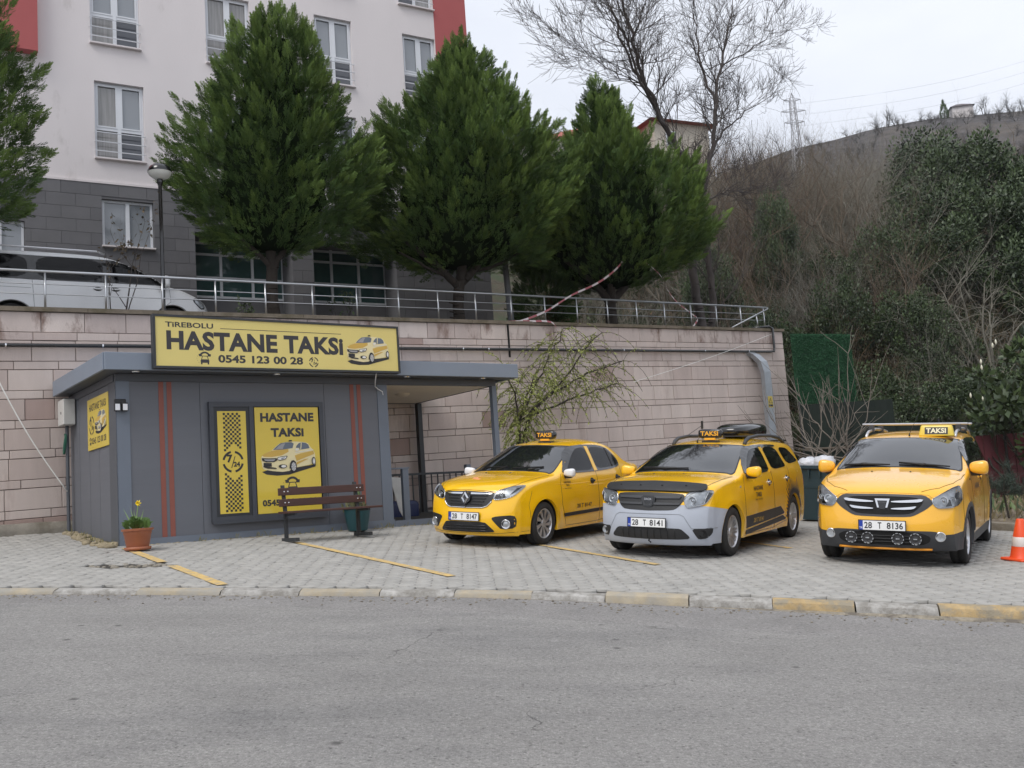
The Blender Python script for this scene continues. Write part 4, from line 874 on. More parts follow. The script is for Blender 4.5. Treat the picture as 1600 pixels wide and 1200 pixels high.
for k, (z, v) in enumerate(((.53, .075), (.70, .095))):
    mb = MB(); mb.box(-.06, 1.40, v - .035, v - .002, z, z + .115, bev=.006); sl = mb.build('back_slat', M['wood'], bench)
    for u in (0.03, 0.09, 1.27, 1.33): q = MB(); q.lathe([(0, .007), (.011, .005), (.013, 0)], 8, mtx=Matrix.Translation((u, v - .036, z + .058)) @ Matrix.Rotation(R(90), 4, 'X')); q.build('bolt', M['chrome'], sl)

# ---- plant pots
M['terracotta'] = mat('terracotta_plastic', (0.34, 0.115, 0.055), 0.5, var=0.08, vscale=4)
M['petal'] = mat('yellow_petal', (0.90, 0.70, 0.03), 0.6, var=.1); M['leaf_pot'] = mat('pot_leaf', (0.085, 0.155, 0.035), 0.6, var=.2, vscale=20); M['stem'] = mat('pale_stem', (.22, .33, .12), .6)
px, py = -5.46, 14.33
pot = thing('flower_pot', 'terracotta pot with one yellow daffodil at the front left corner of the office', 'plant pot', mtx=Matrix.Translation((px, py, float(G(px, py)) + .012)))
mb = MB(); mb.lathe([(0, 0), (.175, 0), (.185, .045), (.17, .045), (.165, .02), (0, .02)], 32); mb.build('saucer', M['terracotta'], pot, smooth=True)
mb = MB(); mb.lathe([(0, .022), (.15, .022), (.155, .06), (.158, .065), (.185, .22), (.19, .225), (.195, .27), (.215, .272), (.22, .30), (.205, .303), (.195, .27), (0, .26)], 36); mb.build('pot_body', M['terracotta'], pot, auto=40)
def blade(mb, base, tip, w, mi=0, bend=.15):
    base = Vector(base); tip = Vector(tip); d = tip - base; s = d.cross(Vector((0.3, -1, 0.2))).normalized() * w; b2 = base + d * .5 + Vector((0, 0, bend * d.length))
    mb.add([base - s * .6, base + s * .6, b2 + s, b2 - s, tip], [(0, 1, 2, 3), (3, 2, 4)], mi)
mb = MB(); rr = random.Random(5)
for k in range(170):
    a = rr.uniform(0, 6.28); r_ = rr.uniform(0, .16); h = rr.uniform(.04, .26) * (1.15 - r_ * 3); p = Vector((r_ * math.cos(a), r_ * math.sin(a), .27 + h * .6)); q = p + Vector((math.cos(a) * .07, math.sin(a) * .07, .05)) * rr.uniform(.6, 1.2); blade(mb, p, q, rr.uniform(.012, .022))
mb.build('leaves', M['leaf_pot'], pot)
mb = MB(); blade(mb, (-.05, 0, .27), (-.19, -.02, .60), .008, bend=.05); blade(mb, (-.02, 0, .27), (-.10, 0, .62), .008, bend=.05); blade(mb, (.02, 0, .27), (.10, 0, .58), .008, bend=.05); blade(mb, (0, -.02, .27), (-.03, -.05, .57), .008, bend=.05); mb.tube([(.0, -.03, .27), (.01, -.03, .5), (.04, -.05, .65)], .007, 6); mb.build('stem', M['stem'], pot)
mb = MB()
for k in range(6):
    a = k * math.pi / 3; c, s = math.cos(a), math.sin(a); mb.add([(.045, -.05, .655), (.045 + .022 * c - .01 * s, -.06, .655 + .03 * s + .01 * c), (.045 + .045 * c, -.05, .66 + .05 * s), (.045 + .022 * c + .01 * s, -.06, .655 + .03 * s - .01 * c)], [(0, 1, 2, 3)])
mb.lathe([(.012, 0), (.02, .03), (.028, .045)], 10, mtx=Matrix.Translation((.045, -.052, .66)) @ Matrix.Rotation(R(90), 4, 'X')); mb.build('flower', M['petal'], pot)
q = K(3.78, -.30, 0); pot2 = thing('plant_pot', 'teal plastic tub of straggly plants behind the right end of the bench', 'plant pot', mtx=Matrix.Translation((q.x, q.y, float(G(q.x, q.y)) + .01)))
mb = MB(); mb.lathe([(0, 0), (.15, 0), (.165, .02), (.225, .36), (.245, .365), (.245, .395), (.225, .395), (.215, .33), (0, .32)], 32); mb.build('pot_body', mat('teal_plastic', (.018, .075, .088), .45, var=.08), pot2, auto=40)
mb = MB()
for k in range(70):
    a = rr.uniform(0, 6.28); r_ = rr.uniform(0, .2); p = Vector((r_ * math.cos(a) - .03, r_ * math.sin(a), .32)); blade(mb, p, p + Vector((rr.uniform(-.1, .1), rr.uniform(-.1, .1), rr.uniform(.08, .24))), rr.uniform(.008, .018))
mb.build('leaves', mat('dusty_leaf', (.16, .16, .075), .7, var=.3, vscale=20), pot2)
mb = MB()
for k, (a, z, s) in enumerate(((0, .42, 1), (.4, .52, .9), (-.4, .60, .8))): mb.sup((.0 + .02 * k, -.03 * k, z), (.05 * s, .018, .085 * s), .9, 10, 7)
mb.build('cactus_pads', mat('cactus_green', (.085, .13, .045), .7), pot2, smooth=True)

# ---- rubble and weeds along the office foot
mb = MB()
for k in range(90):
    v = rr.uniform(-.1, 2.7); u = -rr.uniform(0.0, .30) * (1 - abs(v - .8) / 4); q = K(u - .02, v, 0); s = rr.uniform(.02, .085); mb.sup((q.x, q.y, float(G(q.x, q.y)) + s * .15), (s, s * rr.uniform(.6, 1), s * rr.uniform(.35, .7)), .9, 7, 5)
for k in range(120):
    u = rr.uniform(0.2, 7); q = K(u, -rr.uniform(.02, .10), 0); s = rr.uniform(.008, .03); mb.sup((q.x, q.y, float(G(q.x, q.y))), (s * 1.6, s, s * .4), .9, 6, 4)
tag(mb.build('mortar_rubble', mat('yellowish_mortar', (.30, .25, .165), .95, var=.3, vscale=5, bump=.5, world=True), smooth=True), kind='stuff')
mb = MB()
for k in range(170):
    if k < 70: v = rr.uniform(0, 2.6); q = K(-.06 - rr.uniform(0, .12), v, 0)
    else: u = rr.uniform(1.0, 7); q = K(u, -.06 - rr.uniform(0, .12), 0)
    b0 = Vector((q.x, q.y, float(G(q.x, q.y)))); blade(mb, b0, b0 + Vector((rr.uniform(-.06, .06), rr.uniform(-.06, .06), rr.uniform(.02, .11))), .005)
tag(mb.build('weeds', mat('dry_weed', (.17, .155, .06), .8, var=.3), None), kind='stuff')
# ---- litter-strewn bed behind the bays, with its kerb
xs = np.linspace(4.9, 20, 40)
M['litter'] = mat('leaf_litter', (0.135, 0.105, 0.07), 0.95, var=0.5, vscale=14, bump=0.8, bscale=25, world=True, stain=(0.24, 0.20, 0.15), sscale=8, sthr=(0.5, 0.6))
sheet('planting_bed', xs, np.linspace(0, 1, 24), lambda x, t: (x, max(bed_y(x), 9) + .1 + (31 - max(bed_y(x), 9)) * t, float(G(x, max(bed_y(x), 9) + .1 + (31 - max(bed_y(x), 9)) * t)) + 0.10 + 0.05 * math.sin(x * 3) * math.sin(t * 40)), M['litter'])
bk_ = bpy.data.objects.new('bed_kerb', None); C.objects.link(bk_); bk_['kind'] = 'structure'
x = 4.95
while x < 14:
    x1 = x + .42; V = []
    for (xx) in (x + .006, x1 - .006):
        yy = bed_y(xx); z = float(G(xx, yy))
        for o1, dz in ((-.09, -.2), (-.085, .11), (-.07, .125), (.05, .125), (.05, -.1)): V.append((xx + o1 * .735, yy + o1 * .68, z + dz))
    ob('kerb_stone', mesh_from('kerb_stone', V, [(0, 1, 6, 5)[::-1], (1, 2, 7, 6)[::-1], (2, 3, 8, 7)[::-1], (3, 4, 9, 8)[::-1], (0, 1, 2, 3, 4), (9, 8, 7, 6, 5)], M['concrete']), bk_); x = x1

# ---- cone
cx_, cy_ = 6.10, 12.52
cone = thing('traffic_cone', 'orange traffic cone with a white band at the right edge', 'cone', mtx=ground_frame(cx_, cy_, R(20)))
M['cone'] = mat('orange_cone', (0.80, 0.085, 0.02), 0.45, var=.06)
mb = MB(); mb.box(-.17, .17, -.17, .17, 0, .035, bev=.012); mb.build('base', M['cone'], cone); mb = MB(); mb.lathe([(.135, .035), (.125, .05), (.104, .175)], 28); mb.lathe([(.088, .29), (.045, .50), (.038, .51), (.0, .51)], 28); mb.build('cone_body', M['cone'], cone, smooth=True)
mb = MB(); mb.lathe([(.1035, .175), (.105, .177), (.0895, .288), (.088, .29)], 28); mb.build('reflective_band', mat('white_band', (.72, .66, .62), .4, var=.1, vscale=10), cone, smooth=True)

# ---- wheeled bin and rubbish bags
bn = thing('rubbish_bin', 'dark green plastic bin overfull between the second and third taxi', 'bin', mtx=ground_frame(5.32, 18.22, R(-45)) @ Matrix.Rotation(R(8), 4, 'Z'))
M['bin'] = mat('dark_green_bin', (.022, .045, .055), .5, var=.08)
mb = MB(); P = lambda w, d, z: [(-w, -d, z), (w, -d, z), (w, d, z), (-w, d, z)]
V = P(.25, .25, .03) + P(.30, .31, .50) + P(.345, .36, .94) + P(.365, .38, .945) + P(.365, .38, 1.0) + P(.34, .355, 1.0) + P(.32, .33, .6)
F = [(3, 2, 1, 0)] + [(r_ * 4 + k, r_ * 4 + (k + 1) % 4, r_ * 4 + 4 + (k + 1) % 4, r_ * 4 + 4 + k) for r_ in range(6) for k in range(4)] + [(24, 25, 26, 27)]
mb.add(V, F); mb.build('bin_body', M['bin'], bn)
for u in (-.2, 0, .2): q = MB(); q.box(u - .012, u + .012, -.40, -.345, .80, .93); q.build('rib', M['bin'], bn)
q = MB(); q.box(-.36, .36, -.395, -.381, .945, .985); q.build('rim', M['bin'], bn)
M['bag'] = mat('pale_plastic_bag', (.62, .63, .66), .35, var=.15, vscale=8, bump=.9, bscale=14)
M['bag_dark'] = mat('patterned_bag', (.10, .10, .11), .4, var=.3, vscale=6, bump=.6, bscale=20, stain=(.6, .6, .6), sscale=9, sthr=(.5, .55))
def bag(p, r_, m, label, seed):
    mb = MB(); rr = random.Random(seed); mb.sup((0, 0, 0), r_, .85, 20, 13)
    mb.V = [tuple(Vector(v) * (1 + .13 * math.sin(9 * v[0] / r_[0] + seed) * math.sin(7 * v[2] / r_[2] + seed) + rr.uniform(-.06, .06))) for v in mb.V]
    o = mb.build('rubbish_bag', m, smooth=True); o.matrix_world = bn.matrix_world @ Matrix.Translation(p); return tag(o, label, 'bag')
bag((-.13, 0, 1.0), (.2, .26, .13), M['bag'], 'pale plastic rubbish bag heaped on the left of the bin top', 1); bag((.15, -.02, 1.02), (.19, .25, .15), M['bag'], 'pale plastic rubbish bag heaped on the right of the bin top', 2); bag((.46, -.12, .74), (.13, .16, .26), M['bag_dark'], 'black and white bag hanging on the right side of the bin', 3)

# ---- green screens and red fence at the back of the bays
M['turf'] = mat('artificial_turf', (.016, .070, .030), .9, var=.25, vscale=8, tint=(.028, .105, .045)); M['net'] = mat('dark_green_net', (.006, .013, .009), .85, var=.3, vscale=3)
gs = thing('turf_screen', 'bright green artificial turf panel hung right of the retaining wall', 'screen')
a, b_ = Vector((7.72, 27.2, 0)), Vector((9.42, 27.4, 0)); n_ = 7000
t = rng.random(n_); zz = rng.random(n_); top_ = 5.62 - .10 * t; bot = 3.66; z = bot + (top_ - bot) * zz
base = np.stack([a.x + (b_.x - a.x) * t, a.y + (b_.y - a.y) * t - .02, z], 1); dirs = np.stack([rng.normal(0, .03, n_), np.full(n_, -.05), rng.normal(.0, .03, n_)], 1); sd = np.stack([np.full(n_, .008), np.zeros(n_), np.full(n_, .004)], 1)
V = np.concatenate([base - sd, base + sd, base + dirs], 0); F = np.stack([np.arange(n_), np.arange(n_) + n_, np.arange(n_) + 2 * n_], 1)
ob('turf_blades', np_mesh('turf_blades', V, F, M['turf'], np.tile(rng.random(n_), 3)), gs)['kind'] = 'stuff'
mb = MB(); mb.add([(a.x, a.y, bot), (b_.x, b_.y, bot), (b_.x, b_.y, 5.52), (a.x, a.y, 5.62)], [(0, 1, 2, 3)]); mb.add([(a.x, a.y + .03, bot), (b_.x, b_.y + .03, bot), (b_.x, b_.y + .03, 5.52), (a.x, a.y + .03, 5.62)], [(3, 2, 1, 0)]); mb.build('turf_backing', M['turf'], gs)
nf = thing('net_fence', 'dark green net fence behind the rubbish bin', 'fence')
for i in range(5):
    x0, x1 = 7.7 + i * 1.25, 7.7 + (i + 1) * 1.25; y0, y1 = 26.9 + .05 * i, 26.95 + .05 * i; mb = MB(); n = 8
    zt = 3.62 if i < 2 else 2.9
    for k in range(n):
        u0, u1 = x0 + (x1 - x0) * k / n, x0 + (x1 - x0) * (k + 1) / n; w0, w1 = .04 * math.sin(k * 1.3 + i), .04 * math.sin((k + 1) * 1.3 + i); mb.add([(u0, y0 + w0, .9), (u1, y0 + w1, .9), (u1, y0 + w1, zt), (u0, y0 + w0, zt)], [(0, 1, 2, 3)])
    mb.build('net_panel', M['net'], nf); mb = MB(); mb.tube([(x0, y0 + .06, .6), (x0, y0 + .06, zt + .1)], .03, 6); mb.build('post', M['steel_dark'], nf)
    mb = MB(); mb.tube([(x0, y0 - .06, 2.42), (x1, y0 - .06, 2.40)], .03, 6); mb.build('rail', mat('weathered_rail', (.10, .08, .06), .8) if i == 0 else bpy.data.materials['weathered_rail'], nf)
rf = thing('red_fence', 'dark red sheet metal fence behind the third taxi at the right edge', 'fence')
M['redsheet'] = mat('dark_red_sheet', (.105, .018, .024), .55, var=.15, vscale=2)
for i in range(9):
    mb = MB(); x0 = 10.2 + i * .62; y0 = 22.3 - i * .12
    for k in range(4): xa, xb = x0 + k * .15, x0 + (k + 1) * .15 - .006; e = .02 * (k % 2); mb.box(xa, xb, y0 - e, y0 + .02 - e, .7, 2.32 + .0 * i)
    mb.build('sheet_panel', M['redsheet'], rf)
    mb = MB(); mb.box(x0 - .03, x0 + .0, y0 + .021, y0 + .07, .4, 2.3); mb.build('post', M['steel_dark'], rf)
# ================================================================== CARS
def pinp(pts, poly):
    pts = np.asarray(pts); x, y = pts[:, 0], pts[:, 1]; ins = np.zeros(len(pts), bool); n = len(poly)
    for i in range(n):
        x0, y0 = poly[i]; x1, y1 = poly[(i + 1) % n]
        c = ((y0 > y) != (y1 > y)) & (x < (x1 - x0) * (y - y0) / ((y1 - y0) if abs(y1 - y0) > 1e-12 else 1e-12) + x0); ins ^= c
    return ins
def resample(poly, st, closed=True):
    out = []; n = len(poly)
    for i in range(n if closed else n - 1):
        a = np.array(poly[i]); b = np.array(poly[(i + 1) % n]); k = max(1, int(math.ceil(np.linalg.norm(b - a) / st)))
        for j in range(k): out.append(tuple(a + (b - a) * j / k))
    if not closed: out.append(tuple(poly[-1]))
    return out
def soft(poly, it=2):
    """round the corners (Chaikin)"""
    for _ in range(it):
        q = []; n = len(poly)
        for i in range(n):
            a = np.array(poly[i]); b = np.array(poly[(i + 1) % n]); q += [tuple(a * .8 + b * .2), tuple(a * .2 + b * .8)]
        poly = q
    return poly
def crom(rows, n):
    """Catmull-Rom through rows (chord parameter), n samples spread by length"""
    P = np.array(rows, float); d = np.sqrt((np.diff(P, axis=0) ** 2).sum(1)) + 1e-6; t = np.concatenate([[0], np.cumsum(d ** 0.8)]); T = np.linspace(0, t[-1], n); out = np.zeros((n, P.shape[1]))
    m = np.zeros_like(P); m[1:-1] = (P[2:] - P[:-2]) / (t[2:] - t[:-2])[:, None]; m[0] = (P[1] - P[0]) / (t[1] - t[0]); m[-1] = (P[-1] - P[-2]) / (t[-1] - t[-2])
    for i, x in enumerate(T):
        k = min(max(np.searchsorted(t, x) - 1, 0), len(t) - 2); h = t[k + 1] - t[k]; s = (x - t[k]) / h
        out[i] = (2 * s ** 3 - 3 * s ** 2 + 1) * P[k] + (s ** 3 - 2 * s ** 2 + s) * h * m[k] + (-2 * s ** 3 + 3 * s ** 2) * P[k + 1] + (s ** 3 - s ** 2) * h * m[k + 1]
    return out

class Car:
    def __init__(s, sp, root, paint):
        s.sp = sp; s.root = root; s.paint = paint; s.parts = {}
        s.build_body()
    def Y(s, x, z):
        sp = s.sp; x = np.asarray(x, float); z = np.asarray(z, float)
        y = np.interp(x, [p[0] for p in sp['plan']], [p[1] for p in sp['plan']]) * np.interp(z, [p[0] for p in sp['vert']], [p[1] for p in sp['vert']])
        for wx in (sp['fx'], sp['rx']):
            r = np.hypot(x - wx, z - sp['wr']); y = y + sp.get('flare', .014) * np.exp(-((r - sp['arch'] - .03) / .075) ** 2) * (z < .8)
        return y
    def build_body(s):
        sp = s.sp; Ns = sp.get('ns', 170); Nt, Nr = 15, 34
        P = crom(sp['prof'], Ns)                              # xc zc xe ze
        xe, ze = P[:, 2], P[:, 3]; We = s.Y(xe, ze)
        dx = np.abs(np.diff(xe)); dz = np.abs(np.diff(ze)); cs = np.concatenate([[0], np.cumsum(dx + .22 * dz)]); cs /= cs[-1]
        xb = xe[0] + (xe[-1] - xe[0]) * cs; zb = np.full(Ns, sp['sill'])
        zb = np.minimum(zb, ze)
        rows = []
        for i in range(Ns):
            r = np.linspace(0, 1, Nr) ** 1.0; xs = xb[i] + (xe[i] - xb[i]) * r; zs = zb[i] + (ze[i] - zb[i]) * r; ys = s.Y(xs, zs)
            side = np.stack([xs, ys, zs], 1)                   # sill -> edge
            t = np.linspace(1, 0, Nt)[1:]; k = np.abs(t) ** sp.get('bow', 2.3)
            top = np.stack([P[i, 0] + (xe[i] - P[i, 0]) * k, We[i] * t, P[i, 1] + (ze[i] - P[i, 1]) * k], 1)
            half = np.concatenate([side, top]); mir = half[:-1][::-1] * np.array([1, -1, 1]); rows.append(np.concatenate([half, mir]))
        A = np.array(rows); nc = A.shape[1]
        for _ in range(sp.get('smooth', 3)):                   # soften the crease between flank and top
            B = A.copy(); B[1:-1, 1:-1] = .5 * A[1:-1, 1:-1] + .125 * (A[:-2, 1:-1] + A[2:, 1:-1] + A[1:-1, :-2] + A[1:-1, 2:]); A = B
        # wheel arches
        X, Z = A[:, :, 0], A[:, :, 2]; isside = np.zeros((Ns, nc), bool); isside[:, :Nr] = True; isside[:, nc - Nr:] = True
        inside = np.zeros((Ns, nc), bool)
        for wx in (sp['fx'], sp['rx']):
            r = np.hypot(X - wx, Z - sp['wr']); ins = (r < sp['arch']) & isside; inside |= ins
        F = []; keep = np.zeros((Ns, nc), bool)
        for i in range(Ns - 1):
            for j in range(nc - 1):
                c = int(inside[i, j]) + int(inside[i + 1, j]) + int(inside[i, j + 1]) + int(inside[i + 1, j + 1])
                if c == 4: continue
                F.append((i * nc + j, i * nc + j + 1, (i + 1) * nc + j + 1, (i + 1) * nc + j))
        for i, j in zip(*np.nonzero(inside)):
            wx = sp['fx'] if abs(X[i, j] - sp['fx']) < abs(X[i, j] - sp['rx']) else sp['rx']
            d = np.array([X[i, j] - wx, Z[i, j] - sp['wr']]); l = np.hypot(*d) or 1
            if d[1] < 0: nx, nz = wx + math.copysign(math.sqrt(sp['arch'] ** 2 - d[1] ** 2), d[0]), Z[i, j]
            else: nx, nz = wx + d[0] / l * sp['arch'], sp['wr'] + d[1] / l * sp['arch']
            A[i, j] = (nx, math.copysign(float(s.Y(nx, nz)), A[i, j, 1]), nz)
        V = A.reshape(-1, 3)
        # end caps
        F.append(tuple(range(nc - 1, -1, -1))); F.append(tuple((Ns - 1) * nc + j for j in range(nc)))
        bm = bmesh.new(); vs = [bm.verts.new(v) for v in V]
        for f in F:
            try: bm.faces.new([vs[i] for i in f])
            except ValueError: pass
        bmesh.ops.remove_doubles(bm, verts=bm.verts, dist=0.0006); bmesh.ops.delete(bm, geom=[v for v in bm.verts if not v.link_faces], context='VERTS')
        bmesh.ops.recalc_face_normals(bm, faces=bm.faces)
        s.bvh = BVHTree.FromBMesh(bm)
        # painted regions with a clean cut
        groups = []; geo = lambda: bm.verts[:] + bm.edges[:] + bm.faces[:]
        for nm, m_, planes in sp.get('cuts', []):
            for co, no in planes: bmesh.ops.bisect_plane(bm, geom=geo(), plane_co=co, plane_no=no)
        taken = set()
        for nm, m_, planes in sp.get('cuts', []):
            sel = [f for f in bm.faces if f not in taken and all((f.calc_center_median() - Vector(co)).dot(Vector(no)) < 0 for co, no in planes)]
            taken |= set(sel); groups.append((nm, m_, set(sel)))
        used = set().union(*[g for _, _, g in groups]) if groups else set()
        def emit(nm, faces, m_):
            ids = {}; V = []; FF = []
            for f in faces:
                q = []
                for v in f.verts:
                    if v.index not in ids: ids[v.index] = len(V); V.append(v.co.copy())
                    q.append(ids[v.index])
                FF.append(q)
            me = mesh_from(nm, V, FF, m_, True); o = ob(nm, me, s.root); return o
        bm.verts.index_update(); bm.normal_update(); nor = {v.index: v.normal.copy() for v in bm.verts}
        s.body = emit('body', [f for f in bm.faces if f not in used], s.paint)
        for nm, m_, g in groups: emit(nm, list(g), m_)
        bm.free()
        mb = MB(); mu = MB()                                    # arch lips, wheel wells and floor
        for wx in (sp['fx'], sp['rx']):
            for sg in (1, -1):
                n = 30; ring = []
                for k in range(n + 1):
                    a = R(-20 + 220 * k / n); x, z = wx + sp['arch'] * math.cos(a), sp['wr'] + sp['arch'] * math.sin(a); z = max(z, sp['sill']); y = float(s.Y(x, z)); ring.append((x, y, z))
                V = [(x, sg * (y + .001), z) for x, y, z in ring] + [(x + (wx - x) * .03, sg * (y - .035), z + (sp['wr'] - z) * .03) for x, y, z in ring] + [(x, sg * (y - .05), z) for x, y, z in ring] + [(x, sg * .40, z) for x, y, z in ring]
                F = [(k, k + 1, n + 2 + k, n + 1 + k) for k in range(n)]; mb.add(V, F)
                mu.add(V, [(n + 1 + k, n + 2 + k, 2 * n + 3 + k, 2 * n + 2 + k) for k in range(n)] + [(2 * n + 2 + k, 2 * n + 3 + k, 3 * n + 4 + k, 3 * n + 3 + k) for k in range(n)] + [tuple(range(3 * n + 3, 4 * n + 4))])
        mb.build('arch_lip', sp.get('lipmat', s.paint), s.root)['kind'] = 'stuff'
        xf, xr = sp['prof'][0][2], sp['prof'][-1][2]
        mu.box(sp['rx'] + sp['arch'], sp['fx'] - sp['arch'], -.70, .70, sp['sill'] - .02, sp['sill'] + .04); mu.box(xr + .1, sp['rx'] - sp['arch'], -.55, .55, sp['sill'] + .02, sp['sill'] + .06); mu.box(sp['fx'] + sp['arch'], xf + .05, -.55, .55, sp['sill'] - .01, sp['sill'] + .04); mu.box(xr + .2, xf - .1, -.4, .4, sp['sill'] - .02, sp['sill'] + .05)
        o = mu.build('underbody', M['deep'], s.root); o['kind'] = 'stuff'
    # ---- projection of shapes on the body
    def hit(s, a, b, axis):
        if axis == 'x': o, d = Vector((4, a, b)), Vector((-1, 0, 0))
        elif axis == 'r': o, d = Vector((-4, a, b)), Vector((1, 0, 0))
        elif axis == 'y': o, d = Vector((a, 3, b)), Vector((0, -1, 0))
        elif axis == '-y': o, d = Vector((a, -3, b)), Vector((0, 1, 0))
        elif axis == 'z': o, d = Vector((a, b, 4)), Vector((0, 0, -1))
        elif axis == 'c':                                      # front corners: seen from ahead and a little to the side
            return s.hit(a, b, 'x')
        h = s.bvh.ray_cast(o, d)
        if h[0] is None: return None, None
        n = h[1]
        if n.dot(d) > 0: n = -n
        return h[0], n
    def patch(s, name, poly, axis, m, off=.004, st=.035, parent=None, rim=None, smooth=True, both=False, lift=0.0, label=None):
        outs = []
        for sg in ((1, -1) if both else (1,)):
            if axis in ('y', '-y'): pl = poly; ax = axis if sg == 1 else '-y'
            else: pl = [(a * sg, b) for a, b in poly] if axis in ('x', 'r') else [(a, b * sg) for a, b in poly]; ax = axis
            ring = resample(pl, st); n = len(ring); xs = [p[0] for p in ring]; ys = [p[1] for p in ring]
            g = [(x, y) for x in np.arange(min(xs) + st * .5, max(xs), st) for y in np.arange(min(ys) + st * .5, max(ys), st)]
            if g:
                ga = np.array(g); ok = pinp(ga, ring); ra = np.array(ring); dmin = np.sqrt(((ga[:, None] - ra[None]) ** 2).sum(2)).min(1); g = [tuple(p) for p in ga[ok & (dmin > st * .45)]]
            vv, ee, ff, *_ = delaunay_2d_cdt([Vector(p) for p in ring + g], [], [list(range(n))], 1, 1e-6)
            P = []; N = []
            for v in vv:
                h, nn = s.hit(v.x, v.y, ax)
                P.append(h); N.append(nn)
            good = [i for i, p in enumerate(P) if p is not None]
            if not good: continue
            for i, p in enumerate(P):
                if p is None:
                    j = min(good, key=lambda q: (vv[q] - vv[i]).length); a, b = vv[i].x, vv[i].y
                    P[i] = Vector((P[j].x, a, b)) if ax in ('x', 'r') else Vector((a, P[j].y, b)) if ax in ('y', '-y') else Vector((a, b, P[j].z)); N[i] = N[j]
            V = [p + q * off for p, q in zip(P, N)]; F = [list(f) for f in ff]
            cen = sum(V, Vector()) / len(V)
            for f in F:                                         # face outwards
                a, b, c = (V[i] for i in f[:3])
                if (b - a).cross(c - a).dot(N[f[0]]) < 0: f.reverse()
            if lift: pass
            ed = {}
            for f in F:
                for i in range(len(f)): ed[(f[i], f[(i + 1) % len(f)])] = 1
            k = len(V); low = {}
            for (a, b) in list(ed):
                if (b, a) in ed: continue
                for q in (a, b):
                    if q not in low: low[q] = len(V); V.append(P[q] - N[q] * (rim or .004))
                F.append([b, a, low[a], low[b]])
            me = mesh_from(name, V, F, m, True, auto=50); o = ob(name, me, parent or s.root)
            if label: o['label'] = label
            outs.append(o)
        return outs if both else (outs[0] if outs else None)
    def line(s, name, pts, axis, m, r=.004, off=.002, st=.03, parent=None, both=False, n=5, closed=False):
        outs = []
        for sg in ((1, -1) if both else (1,)):
            ax = axis
            if axis == 'y' and sg < 0: ax = '-y'
            pl = [(a * sg, b) if axis in ('x', 'r') else (a, b * sg) if axis == 'z' else (a, b) for a, b in pts]
            Q = []
            for a, b in resample(pl + ([pl[0]] if closed else []), st, False):
                h, nn = s.hit(a, b, ax)
                if h is not None: Q.append(h + nn * off)
            if len(Q) < 2: continue
            mb = MB(); mb.tube(Q, r, n); outs.append(mb.build(name, m, parent or s.root, smooth=True))
        return outs
    def text(s, name, string, a, b, size, axis, m, bold=.02, width=None, off=.004, shear=0, rot=0, parent=None, flip=False, space=1.0):
        V, F = text2d(string, size, bold, 1.0, 'CENTER', shear, space); w = max(v[0] for v in V) - min(v[0] for v in V); k = (width / w) if width else 1
        P = []; c, s_ = math.cos(rot), math.sin(rot)
        for x, y in V:
            x *= k; x, y = x * c - y * s_, x * s_ + y * c
            # on the left flank (axis y) reading direction runs towards the tail
            h, n = s.hit(a - x if axis == 'y' else a + x, b + y, axis)
            if h is None: h, n = Vector((a, 0, b)), Vector((0, 1, 0))
            P.append(h + n * off)
        return ob(name, mesh_from(name, P, F, m), parent or s.root)
    def wheel(s, x, sg, r, w, style, rimr):
        yo = s.sp['track'] / 2 + w / 2
        T = Matrix.Translation((x, sg * (yo - w / 2), r)) @ Matrix.Rotation(R(90 if sg < 0 else -90), 4, 'X')
        mb = MB(); mb.lathe([(rimr - .012, -w * .45), (rimr + .01, -w * .48), (r * .86, -w * .52), (r * .97, -w * .44), (r, -w * .36), (r, -.012), (r - .008, -.008), (r - .008, .008), (r, .012), (r, w * .36), (r * .97, w * .44), (r * .86, w * .52), (rimr + .012, w * .485), (rimr - .004, w * .44), (rimr - .006, w * .30)], 44, mtx=T)
        o = mb.build('wheel', M['tyre'], s.root, smooth=True)
        rm = MB(); z = w * .36
        rm.lathe([(rimr, z + .012), (rimr - .012, z + .016), (rimr - .022, z + .004), (rimr - .03, z - .05)], 40, mtx=T)
        if style == 'hubcap':
            n = 9; rm.lathe([(0, z + .006), (.055, z + .008), (.06, z - .002)], 24, mtx=T)
            for k in range(n):
                a = 2 * math.pi * k / n; tw = .30
                for q in (0,):
                    pts = [(.05, a - .34), (rimr - .012, a - .19 + tw), (rimr - .012, a + .15 + tw), (.05, a + .26)]
                    rm.add([(p * math.cos(t), p * math.sin(t), z + (.004 if p < .1 else .008)) for p, t in pts] + [(p * math.cos(t), p * math.sin(t), z - .03) for p, t in pts], [(0, 1, 2, 3), (1, 0, 4, 5), (3, 2, 6, 7), (0, 3, 7, 4)], 0, T)
        else:
            n = 5 if style == 'five' else 10
            for k in range(n):
                a = 2 * math.pi * k / n
                for q in ((-.11, .11) if n == 10 else (-.17, .17)):
                    wd = .010 if n == 10 else .013
                    p0 = Vector((.04 * math.cos(a + q * 2), .04 * math.sin(a + q * 2), z - .02)); p1 = Vector((rimr * math.cos(a + q), rimr * math.sin(a + q), z + .006)); d = (p1 - p0).normalized(); sd = Vector((-d.y, d.x, 0)) * wd
                    rm.add([p0 - sd, p1 - sd * 1.4, p1 + sd * 1.4, p0 + sd] + [v - Vector((0, 0, .04)) for v in (p0 - sd, p1 - sd * 1.4, p1 + sd * 1.4, p0 + sd)], [(0, 1, 2, 3), (1, 0, 4, 5), (3, 2, 6, 7), (0, 3, 7, 4)], 0, T)
            rm.lathe([(0, z - .008), (.045, z - .01), (.06, z - .03)], 24, mtx=T)
        rm.build('rim', M['alloy'], o, auto=35)
